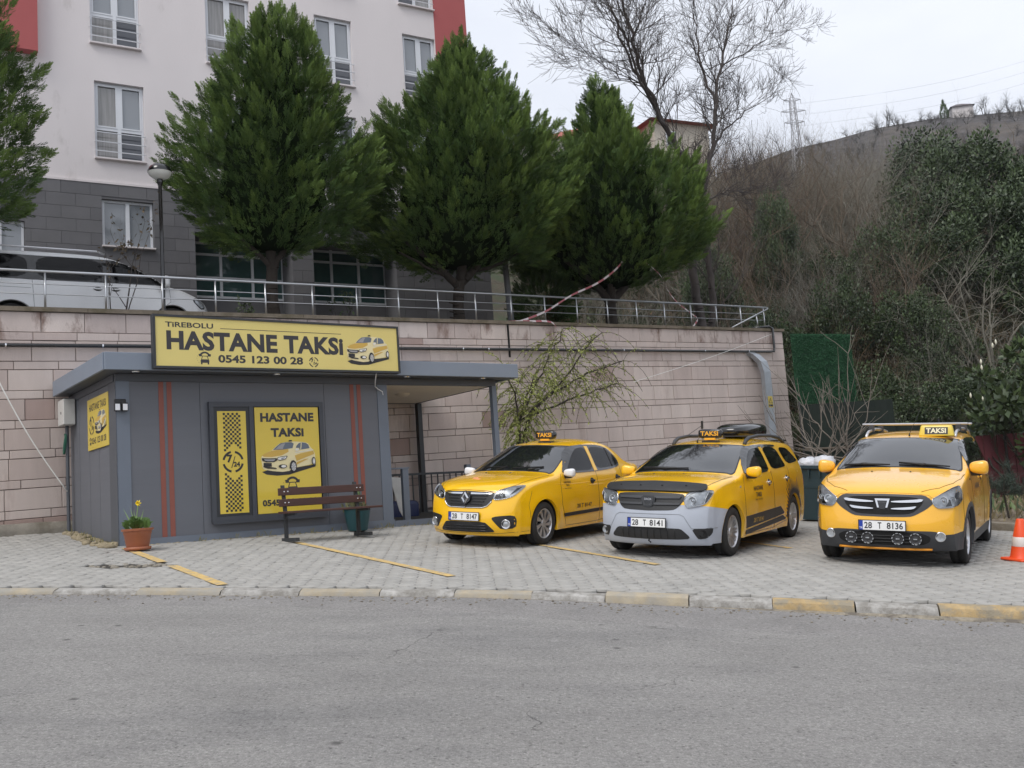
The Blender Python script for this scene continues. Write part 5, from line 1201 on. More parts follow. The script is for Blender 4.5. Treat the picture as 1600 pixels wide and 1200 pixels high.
        q = MB(); q.lathe([(0, z - .055), (rimr - .02, z - .055)], 30, mtx=T); q.lathe([(0.03, z - .05), (.12, z - .05)], 24, mtx=T); q.build('brake_disc', M['deep'], o)
        return o
    def wheels(s, r, w, style, rimr):
        for x in (s.sp['fx'], s.sp['rx']):
            for sg in (1, -1): s.wheel(x, sg, r, w, style, rimr)
    def plate(s, x, z, string, pitch=0.0):
        T = Matrix.Translation((x, 0, z)) @ Matrix.Rotation(pitch, 4, 'Y')
        mb = MB(); mb.box(-.010, .004, -.268, .268, -.063, .063); o = mb.build('number_plate', M['gloss_black'], s.root); o.matrix_local = T
        q = MB(); q.box(.0041, .006, -.258, .258, -.054, .054); q.build('plate_face', M['plate'], o)
        q = MB(); q.box(.0061, .0072, -.258, -.215, -.054, .054); q.build('plate_band', M['blue'], o)
        m_ = frameM((.0068, 0, 0), (0, 1, 0), (0, 0, 1)); q = MB()
        a, b, c = string.split(' '); 
        put_text(q, a, -.155, -.038, .076, 0, m_, .022, width=.088); put_text(q, b, -.025, -.038, .076, 0, m_, .022, width=.042); put_text(q, c, .145, -.038, .076, 0, m_, .022, width=.18); q.build('plate_lettering', M['ink'], o)
        q = MB(); put_text(q, 'TR', -.2365, -.042, .022, .0008, m_, .01); q.build('plate_lettering', M['plate'], o)
        return o
    def mirror(s, x, z, m_, sz=(.075, .105, .075), y0=.80, yc=.93):
        for sg in (1, -1):
            mb = MB(); mb.sup((0, 0, 0), sz, .62, 22, 14)
            mb.V = [(v[0] * (1.0 if v[0] > 0 else .55), v[1], v[2] * (1 - .18 * sg * v[1] / sz[1] * (-1))) for v in mb.V]
            o = mb.build('mirror', m_, s.root, smooth=True); o.matrix_local = Matrix.Translation((x, sg * yc, z)) @ Matrix.Rotation(sg * R(-8), 4, 'Z')
            q = MB(); q.sup((-.01, -sg * (yc - y0) * .45, -sz[2] * .95), (.04, (yc - y0) * .75, .03), .7, 12, 8); q.build('mirror_arm', M['black'], o, smooth=True)
            q = MB(); q.sup((-sz[0] * .52, 0, 0), (.008, sz[1] * .85, sz[2] * .8), .5, 14, 8); q.build('mirror_glass', M['glass'], o, smooth=True)
    def wiper(s, a, b, z, n=1):
        pass

def lamp(car, poly, bowls, edge=M['chrome'], parent_label=None, st=.022, dark=None):
    """headlights left and right: reflector base, bulb bowls, bright edge, clear cover"""
    for sg in (1, -1):
        pl = [(y * sg, z) for y, z in poly]
        base = car.patch('headlight', pl, 'x', M['lampbase'], .003, st)
        if base is None: continue
        if dark: 
            for dp in dark: car.patch('lamp_housing', [(y * sg, z) for y, z in dp], 'x', M['gloss_black'], .006, .02, base)
        for (y, z, r_) in bowls:
            h, n = car.hit(y * sg, z, 'x')
            d = (n + Vector((1.2, 0, 0))).normalized(); T = Matrix.Translation(h + n * .004) @ d.to_track_quat('Z', 'Y').to_matrix().to_4x4()
            q = MB(); q.lathe([(r_ * 1.08, .004), (r_ * 1.0, .010), (r_ * .9, .007), (r_ * .6, .002), (r_ * .35, .0), (r_ * .3, .008), (0, .010)], 24, mtx=T, mis=[1, 0, 1, 1, 0, 0]); q.build('reflector', [M['chrome'], M['lampbase']], base, smooth=True)
        car.line('lamp_edge', pl, 'x', edge, .005, .006, .02, base, closed=True)
        car.patch('lamp_cover', pl, 'x', M['lens'], .021, st, base, rim=.002)

def windscreen(car, poly, wip=True, top_text=None):
    w = car.patch('windscreen', poly, 'x', M['glass'], .004, .03)
    ring = car.patch('screen_seal', [(y * 1.025, .5 * (max(p[1] for p in poly) + min(p[1] for p in poly)) + (z - .5 * (max(p[1] for p in poly) + min(p[1] for p in poly))) * 1.06) for y, z in poly], 'x', M['black'], .002, .03)
    return w
def taxi_sign(root, x, y, z, style):
    T = Matrix.Translation((x, y, z))
    if style == 'black':
        mb = MB(); mb.sup((0, 0, .115), (.055, .185, .07), .45, 24, 10); o = mb.build('taxi_sign', M['gloss_black'], root, smooth=True); o.matrix_local = T
        q = MB(); q.box(-.05, .05, -.12, .12, -.012, .018); q.box(-.03, .03, -.05, .05, .018, .05); q.build('sign_base', M['black'], o)
        q = MB(); q.box(.02, .046, -.085, .085, .022, .062, bev=.004); q.build('sign_strip', M['orange_led'], o)
        q = MB(); put_text(q, 'TAKSI', 0, .085, .068, 0, frameM((.0575, 0, 0), (0, 1, 0), (0, 0, 1)), .03, width=.27); put_text(q, 'TAKSI', 0, .085, .068, 0, frameM((-.0575, 0, 0), (0, -1, 0), (0, 0, 1)), .03, width=.27); q.build('sign_lettering', M['orange_led'], o)
    else:
        mb = MB(); V = [(-.075, -.225, 0), (.075, -.225, 0), (.075, .225, 0), (-.075, .225, 0), (-.035, -.195, .15), (.035, -.195, .15), (.035, .195, .15), (-.035, .195, .15)]
        mb.add(V, [(3, 2, 1, 0), (4, 5, 6, 7), (0, 1, 5, 4), (1, 2, 6, 5), (2, 3, 7, 6), (3, 0, 4, 7)]); o = mb.build('taxi_sign', M['poster'], root); o.matrix_local = T
        bv = o.modifiers.new('b', 'BEVEL'); bv.width = .018; bv.segments = 3
        for p in o.data.polygons: p.use_smooth = True
        m_ = frameM((.0765, 0, .0), (0, 1, 0), (-.258, 0, .966)); q = MB(); q.flat([(-.145, .028), (.145, .028), (.145, .125), (-.145, .125)], .002, m_); q.build('sign_panel', M['ink'], o)
        q = MB(); put_text(q, 'TAKSI', 0, .042, .07, .004, m_, .035, width=.25); q.build('sign_lettering', M['cream'], o)
    return o
def aerial(root, p, lean, ln):
    mb = MB(); p = Vector(p); mb.tube([p, p + Vector((0, 0, .04))], [.014, .008], 8); d = Vector(lean).normalized(); mb.tube([p + Vector((0, 0, .035)), p + d * ln], [.004, .002], 5); mb.build('aerial', M['black'], root, smooth=True)
def handles(car, spots, m_, rx=.055, rz=.032):
    for (x, z) in spots:
        for ax, sg in (('y', 1), ('-y', -1)):
            h, n = car.hit(x, z, ax)
            o = car.patch('handle_cup', ell(x, z, rx * 1.1, rz * 1.5, 18), ax, M['black'] if m_ is not M['chrome'] else M['chrome'], .003, .02)
            mb = MB(); mb.sup((0, 0, 0), (rx * 1.3, .014, rz * .62), .7, 16, 8); q = mb.build('door_handle', m_, car.root, smooth=True); q.matrix_local = Matrix.Translation(h + n * .016)
def seams(car, polys, m_=None, r=.0035):
    for p in polys: car.line('panel_gap', p, 'y', m_ or M['gap'], r, .0005, .04, both=True, n=4)
def side_windows(car, glasses, surround=None):
    for ax in ('y', '-y'):
        if surround: car.patch('weather_shield', surround, ax, M['gloss_black'], .010, .04)
        for g in glasses: car.patch('side_window', soft(g, 2), ax, M['side_glass'], .013 if surround else .006, .04)
def ring_arc(cx, cz, r0, r1, a0, a1, n=24): return [(cx + r1 * math.cos(R(a0 + (a1 - a0) * i / n)), cz + r1 * math.sin(R(a0 + (a1 - a0) * i / n))) for i in range(n + 1)] + [(cx + r0 * math.cos(R(a1 + (a0 - a1) * i / n)), cz + r0 * math.sin(R(a1 + (a0 - a1) * i / n))) for i in range(n + 1)]
def mirror_y(pts): return pts + [(-y, z) for y, z in reversed(pts)]
def slats(car, name, ylim, zs, m_, parent, r=.006, off=.012):
    for z in zs:
        w = ylim(z)
        if w > .03: car.line(name, [(-w, z), (w, z)], 'x', m_, r, off, .05, parent)

# ------------------------------------------------------------------ first taxi: saloon
def base_root(name, label, x, y, yaw):
    return thing(name, label, 'taxi', mtx=ground_frame(x, y, R(yaw)), group='yellow taxis parked on the forecourt')
t1 = base_root('taxi', 'yellow saloon taxi with white mirrors nearest the office, plate 28 T 8147', 0.325, 16.212, -122.6)
sp1 = dict(fx=1.317, rx=-1.317, wr=.31, arch=.355, sill=.19, track=1.50, bow=2.6, smooth=3,
  plan=[(-2.28, .62), (-2.15, .71), (-1.95, .785), (-1.6, .825), (-1.0, .862), (0, .868), (.9, .862), (1.35, .848), (1.65, .818), (1.85, .768), (1.97, .705), (2.08, .62), (2.15, .55)],
  vert=[(.15, .95), (.28, .985), (.45, 1.0), (.66, 1.0), (.82, .985), (.93, .963), (1.0, .935), (1.08, .885), (1.25, .80), (1.40, .715), (1.47, .665), (1.6, .55)],
  prof=[(2.08, .17, 1.86, .17), (2.13, .24, 1.91, .24), (2.155, .34, 1.94, .34), (2.15, .46, 1.95, .46), (2.12, .56, 1.94, .57), (2.09, .68, 1.90, .69), (2.05, .80, 1.82, .79), (1.97, .87, 1.70, .86), (1.80, .925, 1.55, .905), (1.45, .985, 1.30, .945), (1.05, 1.03, .95, .985), (.96, 1.05, .86, 1.005),
        (.62, 1.225, .50, 1.175), (.32, 1.365, .20, 1.31), (.18, 1.425, .06, 1.37), (-.10, 1.475, -.16, 1.42), (-.55, 1.517, -.55, 1.452), (-.95, 1.50, -.92, 1.43), (-1.2, 1.43, -1.18, 1.36), (-1.55, 1.22, -1.50, 1.16), (-1.74, 1.15, -1.70, 1.095), (-1.86, 1.12, -1.83, 1.065), (-2.20, 1.115, -2.10, 1.055), (-2.25, 1.04, -2.15, 1.0), (-2.26, .75, -2.15, .75), (-2.27, .45, -2.15, .45), (-2.19, .2, -2.09, .2)])
c1 = Car(sp1, t1, M['yellow'])
windscreen(c1, soft(mirror_y([(0, 1.055), (.35, 1.05), (.60, 1.035), (.685, 1.015), (.70, 1.05), (.575, 1.365), (.545, 1.398), (.30, 1.412), (0, 1.415)]), 1))
c1.patch('hood_cut', mirror_y([(0, 1.02), (.3, 1.0)]), 'x', M['gap'], .001) if False else None
c1.line('panel_gap', [(1.02, .73), (1.45, .70), (1.75, .655), (1.93, .55), (2.02, .42)], 'z', M['gap'], .004, .0005, .04, both=True)
g1 = c1.patch('grille', soft(mirror_y([(0, .80), (.36, .785), (.445, .775), (.42, .68), (.34, .595), (.28, .575), (0, .570)]), 1), 'x', M['black'], .004, .025)
slats(c1, 'grille_bar', lambda z: .26 + (z - .58) * .55, (.615, .655, .695, .735), M['gloss_black'], g1)
for sg in (1, -1): c1.patch('chrome_bar', [(sg * y, z) for y, z in ((.07, .752), (.24, .752), (.40, .758), (.40, .766), (.24, .772), (.07, .775))], 'x', M['chrome'], .018, .03, g1, rim=-.004)
c1.line('chrome_trim', mirror_y([(0, .566), (.28, .570), (.345, .592), (.41, .66)][::-1])[::1], 'x', M['chrome'], .010, .006, .03, g1)
mb = MB(); T = frameM((2.135, 0, .705), (0, 1, 0), (-.10, 0, .995))
o4, i4 = [(0, .088), (.066, 0), (0, -.088), (-.066, 0)], [(0, .048), (.030, 0), (0, -.048), (-.030, 0)]; m4 = [(0, .068), (.048, 0), (0, -.068), (-.048, 0)]
for k in range(4):
    j = (k + 1) % 4; mb.add([(*o4[k], 0), (*o4[j], 0), (*m4[j], .022), (*m4[k], .022), (*i4[j], .0), (*i4[k], .0)], [(0, 1, 2, 3)[::-1], (3, 2, 4, 5)[::-1]], 0, T)
mb.build('emblem', M['chrome'], t1); mb = MB(); mb.prism([(0, .105), (.085, .03), (.085, -.03), (0, -.10), (-.085, -.03), (-.085, .03)], -.035, -.004, T); mb.build('emblem_back', M['gloss_black'], t1)
c1.plate(2.168, .445, '28 T 8147', R(-2))
lamp(c1, soft([(.435, .765), (.47, .80), (.60, .845), (.735, .872), (.765, .862), (.745, .80), (.69, .735), (.62, .705), (.46, .675), (.425, .70)], 1), [(.525, .735, .036)], dark=[[(.44, .70), (.50, .69), (.60, .715), (.58, .74), (.56, .80), (.46, .765)], [(.64, .745), (.70, .79), (.735, .85), (.69, .84)]])
li = c1.patch('lower_intake', soft(mirror_y([(0, .372), (.33, .372), (.38, .33), (.46, .245), (.43, .225), (0, .222)]), 1), 'x', M['black'], .003, .03)
slats(c1, 'grille_bar', lambda z: .37, (.255, .29, .325), M['gloss_black'], li)
for sg in (1, -1):
    fr_ = c1.patch('fog_surround', soft([(sg * y, z) for y, z in ((.42, .43), (.50, .455), (.715, .47), (.735, .40), (.72, .285), (.55, .27), (.50, .33))], 1), 'x', M['black'], .004, .025)
    h, n = c1.hit(sg * .615, .345, 'x'); d = (n + Vector((1.5, 0, 0))).normalized(); T = Matrix.Translation(h + n * .006) @ d.to_track_quat('Z', 'Y').to_matrix().to_4x4()
    q = MB(); q.lathe([(.068, 0), (.066, .014), (.058, .016), (.05, .004), (.03, .012), (0, .014)], 24, mtx=T, mis=[0, 0, 0, 1, 1]); q.build('fog_lamp', [M['chrome'], M['lampbase']], fr_, smooth=True)
c1.line('bumper_gap', [(-.70, .165 + .035), (.70, .2)], 'x', M['gap'], .003, .0005, .05) if False else None
side_windows(c1, [[(.60, 1.035), (.30, 1.24), (.06, 1.365), (-.24, 1.385), (-.27, 1.03), (.2, 1.03)], [(-.36, 1.04), (-.34, 1.385), (-.72, 1.375), (-.98, 1.32), (-1.16, 1.16), (-1.15, 1.085), (-.9, 1.06)]],
             soft([(.74, 1.015), (.66, 1.09), (.36, 1.285), (.10, 1.40), (-.25, 1.425), (-.75, 1.41), (-1.02, 1.345), (-1.22, 1.16), (-1.2, 1.06), (-.8, 1.02), (-.3, 1.005), (.3, 1.0)], 1))
c1.patch('door_pillar', [(-.262, 1.01), (-.245, 1.395), (-.335, 1.395), (-.36, 1.015)], 'y', M['yellow'], .016, .04); c1.patch('door_pillar', [(-.262, 1.01), (-.245, 1.395), (-.335, 1.395), (-.36, 1.015)], '-y', M['yellow'], .016, .04)
c1.line('pillar_line', [(-.93, 1.06), (-.905, 1.36)], 'y', M['black'], .012, .012, .04, both=True)
seams(c1, [[(.80, 1.0), (.86, .86), (.84, .55), (.72, .25)], [(-.30, 1.01), (-.31, .6), (-.33, .24)], [(-.32, .235), (.72, .235)], [(-1.22, 1.08), (-1.16, .86), (-.98, .62), (-.93, .3), (-.32, .235)]])
c1.line('panel_gap', [(1.62, .79), (1.66, .70), (1.70, .60), (1.672, .42)], 'y', M['gap'], .003, .0005, .04, both=True)
c1.line('panel_gap', mirror_y([(0, .815), (.30, .805), (.43, .79)]), 'x', M['gap'], .0035, .0005, .04)
c1.line('bumper_gap', [(-.80, .235), (-.5, .212), (0, .208), (.5, .212), (.80, .235)], 'x', M['gap'], .003, .0005, .04)
c1.line('crease', [(1.0, .86), (.3, .845), (-1.0, .87), (-1.8, .89)], 'y', M['yellow'], .004, -.001, .05, both=True)
for ax in ('y', '-y'): c1.patch('side_moulding', [(.78, .37), (.80, .42), (-.30, .435), (-.3, .385)], ax, M['black'], .012, .05); c1.patch('side_moulding', [(-.34, .385), (-.34, .435), (-.90, .445), (-.90, .395)], ax, M['black'], .012, .05)
handles(c1, [(-.12, .865), (-1.0, .885)], M['black'])
c1.mirror(.70, 1.02, M['white'], (.066, .092, .060), .80, .915)
c1.wheels(.31, .185, 'hubcap', .218)
c1.text('door_lettering', '28 T 8147', .18, .475, .062, 'y', M['ink'], .015, width=.46)
c1.text('door_lettering', 'HASTANE', .66, .86, .03, 'y', M['ink'], .01, width=.20); c1.text('door_lettering', 'TAKSI', .66, .815, .03, 'y', M['ink'], .01, width=.10); c1.text('door_lettering', '0545 123 00 28', .66, .775, .018, 'y', M['ink'], .005, width=.19)
taxi_sign(t1, -.05, 0.05, 1.468, 'black'); aerial(t1, (.02, -.28, 1.455), (-.6, .25, 1), .75)
for sg in (-1, 1): mb = MB(); mb.tube([c1.hit(.05 + sg * .28, 1.045, 'x')[0] + Vector((.01, 0, .02)), c1.hit(.22 + sg * .30, 1.09, 'x')[0] + Vector((0, 0, .018)), c1.hit(-.28 + sg * .26 + .05, 1.075, 'x')[0] + Vector((0, 0, .015))], .009, 6); mb.build('wiper', M['black'], t1, smooth=True)
for y in (-.32, .12): h, n = c1.hit(1.12, y, 'z'); mb = MB(); mb.sup(tuple(h), (.018, .012, .010), .8, 8, 5); mb.build('washer_nozzle', M['black'], t1)
for sg in (1, -1): c1.patch('tail_lamp', soft([(sg * y, z) for y, z in ((.50, .98), (.72, .96), (.74, .74), (.58, .72), (.5, .8))], 1), 'r', mat('tail_red', (.35, .01, .01), .2, coat=.5) if 'tail_red' not in bpy.data.materials else bpy.data.materials['tail_red'], .004, .03)
c1.patch('rear_window', soft(mirror_y([(0, 1.15), (.56, 1.15), (.50, 1.40), (0, 1.44)]), 1), 'r', M['glass'], .004, .04)
M['faded'] = mat('faded_pink_print', (.85, .36, .16), .4, var=0)
c1.patch('hood_sticker', [(1.72, -.05), (1.66, -.20), (1.56, -.24), (1.50, -.12), (1.56, -.17), (1.62, -.12), (1.66, -.04)], 'z', M['faded'], .002, .03)
# ------------------------------------------------------------------ second taxi: estate with grey bumper
t2 = base_root('taxi', 'yellow estate taxi with grey front bumper and black roof box, plate 28 T 8141', 2.714, 14.778, -121.95)
sp2 = dict(fx=1.317, rx=-1.317, wr=.31, arch=.36, sill=.20, track=1.50, bow=2.6, smooth=3,
  plan=[(-2.36, .66), (-2.25, .74), (-2.05, .80), (-1.6, .842), (-1.0, .866), (0, .868), (.9, .862), (1.35, .85), (1.65, .824), (1.85, .780), (1.97, .725), (2.08, .645), (2.15, .57)],
  vert=[(.15, .955), (.30, .985), (.45, 1.0), (.70, 1.0), (.88, .985), (.99, .962), (1.06, .93), (1.15, .88), (1.28, .815), (1.42, .735), (1.50, .675), (1.6, .58)],
  prof=[(2.08, .18, 1.86, .18), (2.13, .26, 1.91, .26), (2.15, .36, 1.94, .36), (2.15, .48, 1.95, .48), (2.13, .60, 1.94, .61), (2.10, .70, 1.91, .71), (2.07, .80, 1.86, .82), (2.02, .88, 1.78, .895), (1.90, .945, 1.64, .94), (1.55, 1.015, 1.36, .985), (1.15, 1.055, 1.02, 1.01), (1.05, 1.075, .92, 1.03),
        (.70, 1.24, .56, 1.19), (.38, 1.375, .24, 1.32), (.20, 1.435, .07, 1.38), (-.08, 1.475, -.14, 1.42), (-.6, 1.508, -.6, 1.45), (-1.2, 1.505, -1.2, 1.45), (-1.75, 1.475, -1.72, 1.42), (-1.98, 1.44, -1.95, 1.385), (-2.12, 1.34, -2.05, 1.28), (-2.24, 1.08, -2.15, 1.04), (-2.28, .95, -2.18, .92), (-2.31, .75, -2.20, .75), (-2.35, .5, -2.22, .5), (-2.3, .25, -2.18, .22)],
  cuts=[('front_bumper', M['bumper_grey'], [((2.0, 0, .685), (-.14, 0, 1)), ((1.40, 0, .5), (-1, 0, .0))])])
c2 = Car(sp2, t2, M['yellow'])
windscreen(c2, soft(mirror_y([(0, 1.082), (.35, 1.078), (.62, 1.062), (.70, 1.042), (.715, 1.075), (.59, 1.375), (.56, 1.405), (.30, 1.422), (0, 1.425)]), 1))
c2.line('panel_gap', [(1.08, .755), (1.5, .73), (1.75, .69), (1.93, .60), (2.04, .45)], 'z', M['gap'], .004, .0005, .04, both=True)
g2 = c2.patch('grille', soft(mirror_y([(0, .845), (.36, .835), (.465, .82), (.455, .74), (.39, .655), (.33, .625), (0, .615)]), 1), 'x', M['black'], .004, .025)
for z, h in ((.78, .03), (.70, .03)):
    for sg in (1, -1): c2.patch('grille_bar', [(sg * y, zz) for y, zz in ((.08, z - h / 2), (.41, z - h / 2 + .004), (.425, z + h / 2), (.08, z + h / 2))], 'x', M['dark_plastic'], .022, .03, g2, rim=-.002)
mb = MB(); T = frameM((2.105, 0, .735), (0, 1, 0), (-.10, 0, .995)); mb.prism(soft([(-.105, .065), (.105, .065), (.09, -.02), (.05, -.075), (-.05, -.075), (-.09, -.02)], 1), -.03, .012, T); mb.build('emblem_back', M['gloss_black'], t2)
mb = MB(); mb.prism([(-.085, .05), (-.058, .05), (-.035, -.035), (.035, -.035), (.058, .05), (.085, .05), (.055, -.055), (-.055, -.055)][::-1], .012, .017, T); mb.build('emblem', M['dark_plastic'], t2)
mb = MB(); put_text(mb, 'DACIA', 0, .012, .026, .0165, T, .01, width=.10); mb.build('emblem_lettering', M['alloy'], t2)
# bonnet stone guard
for nm, off, m_ in (('bonnet_guard', .035, M['black']),): c2.patch(nm, soft(mirror_y([(0, .955), (.4, .945), (.66, .925), (.70, .90), (.68, .855), (.5, .845), (.3, .85), (0, .855)]), 1), 'x', m_, off, .03, rim=.0)
for y in (-.45, -.15, .15, .45): h, n = c2.hit(y, .905, 'x'); mb = MB(); mb.sup(tuple(h + n * .037), (.012, .012, .012), .9, 8, 6); mb.build('guard_stud', M['black'], t2)
c2.plate(2.172, .465, '28 T 8141', R(-2))
M['lampyellow'] = mat('aged_headlight', (.58, .56, .50), .28, metal=.7, var=.3, vscale=8)
lamp(c2, soft([(.475, .70), (.46, .76), (.49, .835), (.62, .855), (.76, .87), (.772, .83), (.735, .745), (.70, .70), (.60, .67), (.50, .655)], 1), [(.56, .745, .05)], dark=[[(.70, .71), (.74, .755), (.765, .835), (.73, .85), (.705, .77)]])
for sg in (1, -1): c2.line('lamp_trim', [(sg * y, z) for y, z in ((.60, .675), (.695, .705), (.70, .76), (.725, .85))], 'x', M['chrome'], .010, .012, .02)
li = c2.patch('lower_intake', soft(mirror_y([(0, .40), (.40, .40), (.45, .385), (.54, .29), (.50, .262), (0, .255)]), 1), 'x', M['black'], .004, .03)
for k in range(9): 
    y = -.36 + .09 * k; c2.line('intake_rib', [(y, .265), (y, .39)], 'x', M['gloss_black'], .005, .008, .04, li)
c2.line('bumper_crease', [(-.80, .40), (-.56, .40), (-.47, .55), (-.42, .575), (.42, .575), (.47, .55), (.56, .40), (.80, .40)], 'x', mat('crease_grey', (.27, .29, .32), .6), .005, .0, .03)
for sg in (1, -1):
    fr_ = c2.patch('fog_recess', soft([(sg * y, z) for y, z in ((.56, .395), (.70, .40), (.775, .41), (.765, .33), (.72, .275), (.63, .262), (.605, .30))], 1), 'x', M['black'], .004, .022)
    h, n = c2.hit(sg * .68, .335, 'x'); d = (n + Vector((1.2, 0, 0))).normalized(); T = Matrix.Translation(h + n * .004) @ d.to_track_quat('Z', 'Y').to_matrix().to_4x4(); q = MB(); q.lathe([(.052, 0), (.048, .012), (.038, .008), (.02, -.002), (0, -.002)], 20, mtx=T); q.build('fog_hole', M['deep'] if sg > 0 else M['lampbase'], fr_, smooth=True)
c2.line('bumper_crack', [(.02, .255), (.0, .235), (.03, .215), (.02, .205)], 'x', M['deep'], .007, .003, .01)
side_windows(c2, [[(.66, 1.075), (.34, 1.27), (.12, 1.36), (-.26, 1.38), (-.30, 1.055), (.2, 1.06)], [(-.40, 1.06), (-.37, 1.38), (-.98, 1.375), (-1.10, 1.10), (-1.06, 1.085)]],
             soft([(.78, 1.035), (.70, 1.13), (.40, 1.29), (.14, 1.395), (-.26, 1.42), (-1.02, 1.41), (-1.03, 1.375), (-.37, 1.385), (-.29, 1.25), (-.30, 1.04), (.3, 1.02)], 1))
for ax in ('y', '-y'):
    c2.patch('door_pillar', [(-.285, 1.03), (-.27, 1.38), (-.365, 1.38), (-.40, 1.04)], ax, M['yellow'], .016, .04)
    c2.patch('side_window', soft([(-.42, 1.055), (-.38, 1.375), (-.97, 1.37), (-1.14, 1.105), (-1.09, 1.08)], 2), ax, M['side_glass'], .006, .04)
    c2.patch('quarter_window', soft([(-1.28, 1.11), (-1.15, 1.37), (-1.60, 1.355), (-1.80, 1.25), (-1.96, 1.16), (-1.93, 1.135)], 2), ax, M['side_glass'], .006, .04)
    c2.patch('door_decal', [(.86, .315), (.88, .475), (-.62, .52), (-.80, .415), (-.78, .40), (-.3, .37)], ax, M['dark_plastic'], .003, .05)
    c2.patch('side_moulding', [(.86, .235), (.87, .29), (-.72, .38), (-.86, .33), (-.8, .31)], ax, M['dark_plastic'], .010, .05)
seams(c2, [[(.83, 1.03), (.89, .88), (.87, .55), (.76, .25)], [(-.33, 1.04), (-.35, .6), (-.37, .24)], [(-.36, .235), (.76, .235)], [(-1.20, 1.09), (-1.16, .88), (-.99, .62), (-.94, .3), (-.36, .235)]])
handles(c2, [(-.15, .885), (-1.0, .91)], M['chrome'], .05, .034)
c2.mirror(.72, 1.07, M['yellow'], (.068, .105, .070), .80, .935)
c2.wheels(.315, .195, 'ten', .215)
c2.text('door_lettering', 'HASTANE', .33, .80, .062, 'y', M['ink'], .02, width=.38); c2.text('door_lettering', 'TAKSI', .33, .71, .065, 'y', M['ink'], .02, width=.22); c2.text('door_lettering', '0545 123 00 28', .33, .665, .022, 'y', M['ink'], .006, width=.30)
c2.text('door_lettering', '28 T 8141', .36, .372, .062, 'y', M['p_gold'], .02, width=.42, shear=.15, off=.006)
# black flame around the rear wheel arch
rr = random.Random(4); ar = [(sp2['rx'] + .365 * math.cos(R(a)), .31 + .365 * math.sin(R(a))) for a in np.linspace(160, 5, 30)]; fl = []
for k, a in enumerate(np.linspace(3, 162, 46)):
    r_ = .405 if k % 2 == 0 else .44 + .12 * math.exp(-((a - 80) / 50) ** 2) + rr.uniform(-.02, .17 * math.exp(-((a - 85) / 60) ** 2)); fl.append((sp2['rx'] + r_ * math.cos(R(a)), .31 + r_ * math.sin(R(a))))
for ax in ('y', '-y'): c2.patch('flame_decal', fl + ar, ax, M['ink'], .0025, .02)
# roof rails and box
for sg in (1, -1):
    pts = []
    for x, l in ((-.02, .0), (-.08, .045), (-.2, .075), (-.6, .085), (-1.2, .083), (-1.6, .07), (-1.78, .03), (-1.84, .0)):
        h, n = c2.hit(x, sg * .545, 'z'); pts.append(h + Vector((0, 0, l)))
    mb = MB(); mb.tube(pts, [.028, .030, .028, .026, .026, .028, .03, .028], 8); mb.build('roof_rail', M['dark_plastic'], t2, smooth=True)
for x in (-.62, -1.3): mb = MB(); mb.box(x - .03, x + .03, -.53, .53, 1.535, 1.555); mb.build('cross_bar', M['black'], t2)
mb = MB(); mb.sup((0, 0, 0), (.62, .30, .12), .55, 32, 14); mb.V = [(v[0], v[1] * (1 - .22 * max(0, v[0] / .62)), v[2] * (1 - .45 * max(0, v[0] / .62) ** 2 * (v[2] > 0))) for v in mb.V]
o = mb.build('roof_box', M['gloss_black'], t2, smooth=True); o.location = (-1.25, .06, 1.625)
q = MB(); q.tube([(.61 * math.cos(a) * 1.0, (.296 * (1 - .2 * max(0, math.cos(a)))) * math.sin(a), -.02) for a in np.linspace(0, 2 * math.pi, 40)], .008, 5); q.build('box_seam', M['black'], o)
taxi_sign(t2, .0, .05, 1.47, 'black'); aerial(t2, (.10, -.12, 1.455), (-.6, .3, 1), .12)
mb = MB(); mb.tube([(-.5, -.28, 1.50), (-.5, -.28, 1.66)], .006, 5); mb.tube([(-.5, -.28, 1.66), (-.5, -.28, 1.78)], .02, 8); mb.tube([(-.45, -.28, 1.70), (-.1, -.42, 1.52)], .004, 4); mb.build('radio_aerial', M['black'], t2)
for sg, pts in ((1, ((.10, 1.105), (-.25, 1.10), (-.58, 1.09))), (-1, ((.62, 1.10), (.40, 1.11), (.08, 1.108)))):
    P_ = []
    for y, z in pts: h, n = c2.hit(y if sg > 0 else -y, z, 'x'); P_.append(h + n * .018)
    mb = MB(); mb.tube(P_, .010, 6); mb.build('wiper', M['black'], t2, smooth=True)
for y in (-.32, .12): h, n = c2.hit(1.2, y, 'z'); mb = MB(); mb.sup(tuple(h), (.018, .012, .010), .8, 8, 5); mb.build('washer_nozzle', M['black'], t2)
c2.patch('rear_window', soft(mirror_y([(0, 1.10), (.60, 1.10), (.55, 1.36), (0, 1.40)]), 1), 'r', M['glass'], .004, .04)
for sg in (1, -1): c2.patch('tail_lamp', soft([(sg * y, z) for y, z in ((.62, 1.0), (.74, .98), (.76, .72), (.64, .72))], 1), 'r', bpy.data.materials['tail_red'], .004, .03)
mb = MB(); mb.box(-2.16, -2.0, -.50, .50, 1.45, 1.475, bev=.008); mb.build('spoiler', M['gloss_black'], t2)
h, n = c2.hit(1.02, .88, 'y'); mb = MB(); mb.sup(tuple(h + n * .003), (.02, .006, .014), .8, 10, 6); mb.build('side_repeater', M['lampbase'], t2)
c2.patch('top_tint', mirror_y([(0, 1.478), (.30, 1.472), (.30, 1.45), (0, 1.455)]), 'x', M['black'], .006, .03) if False else None

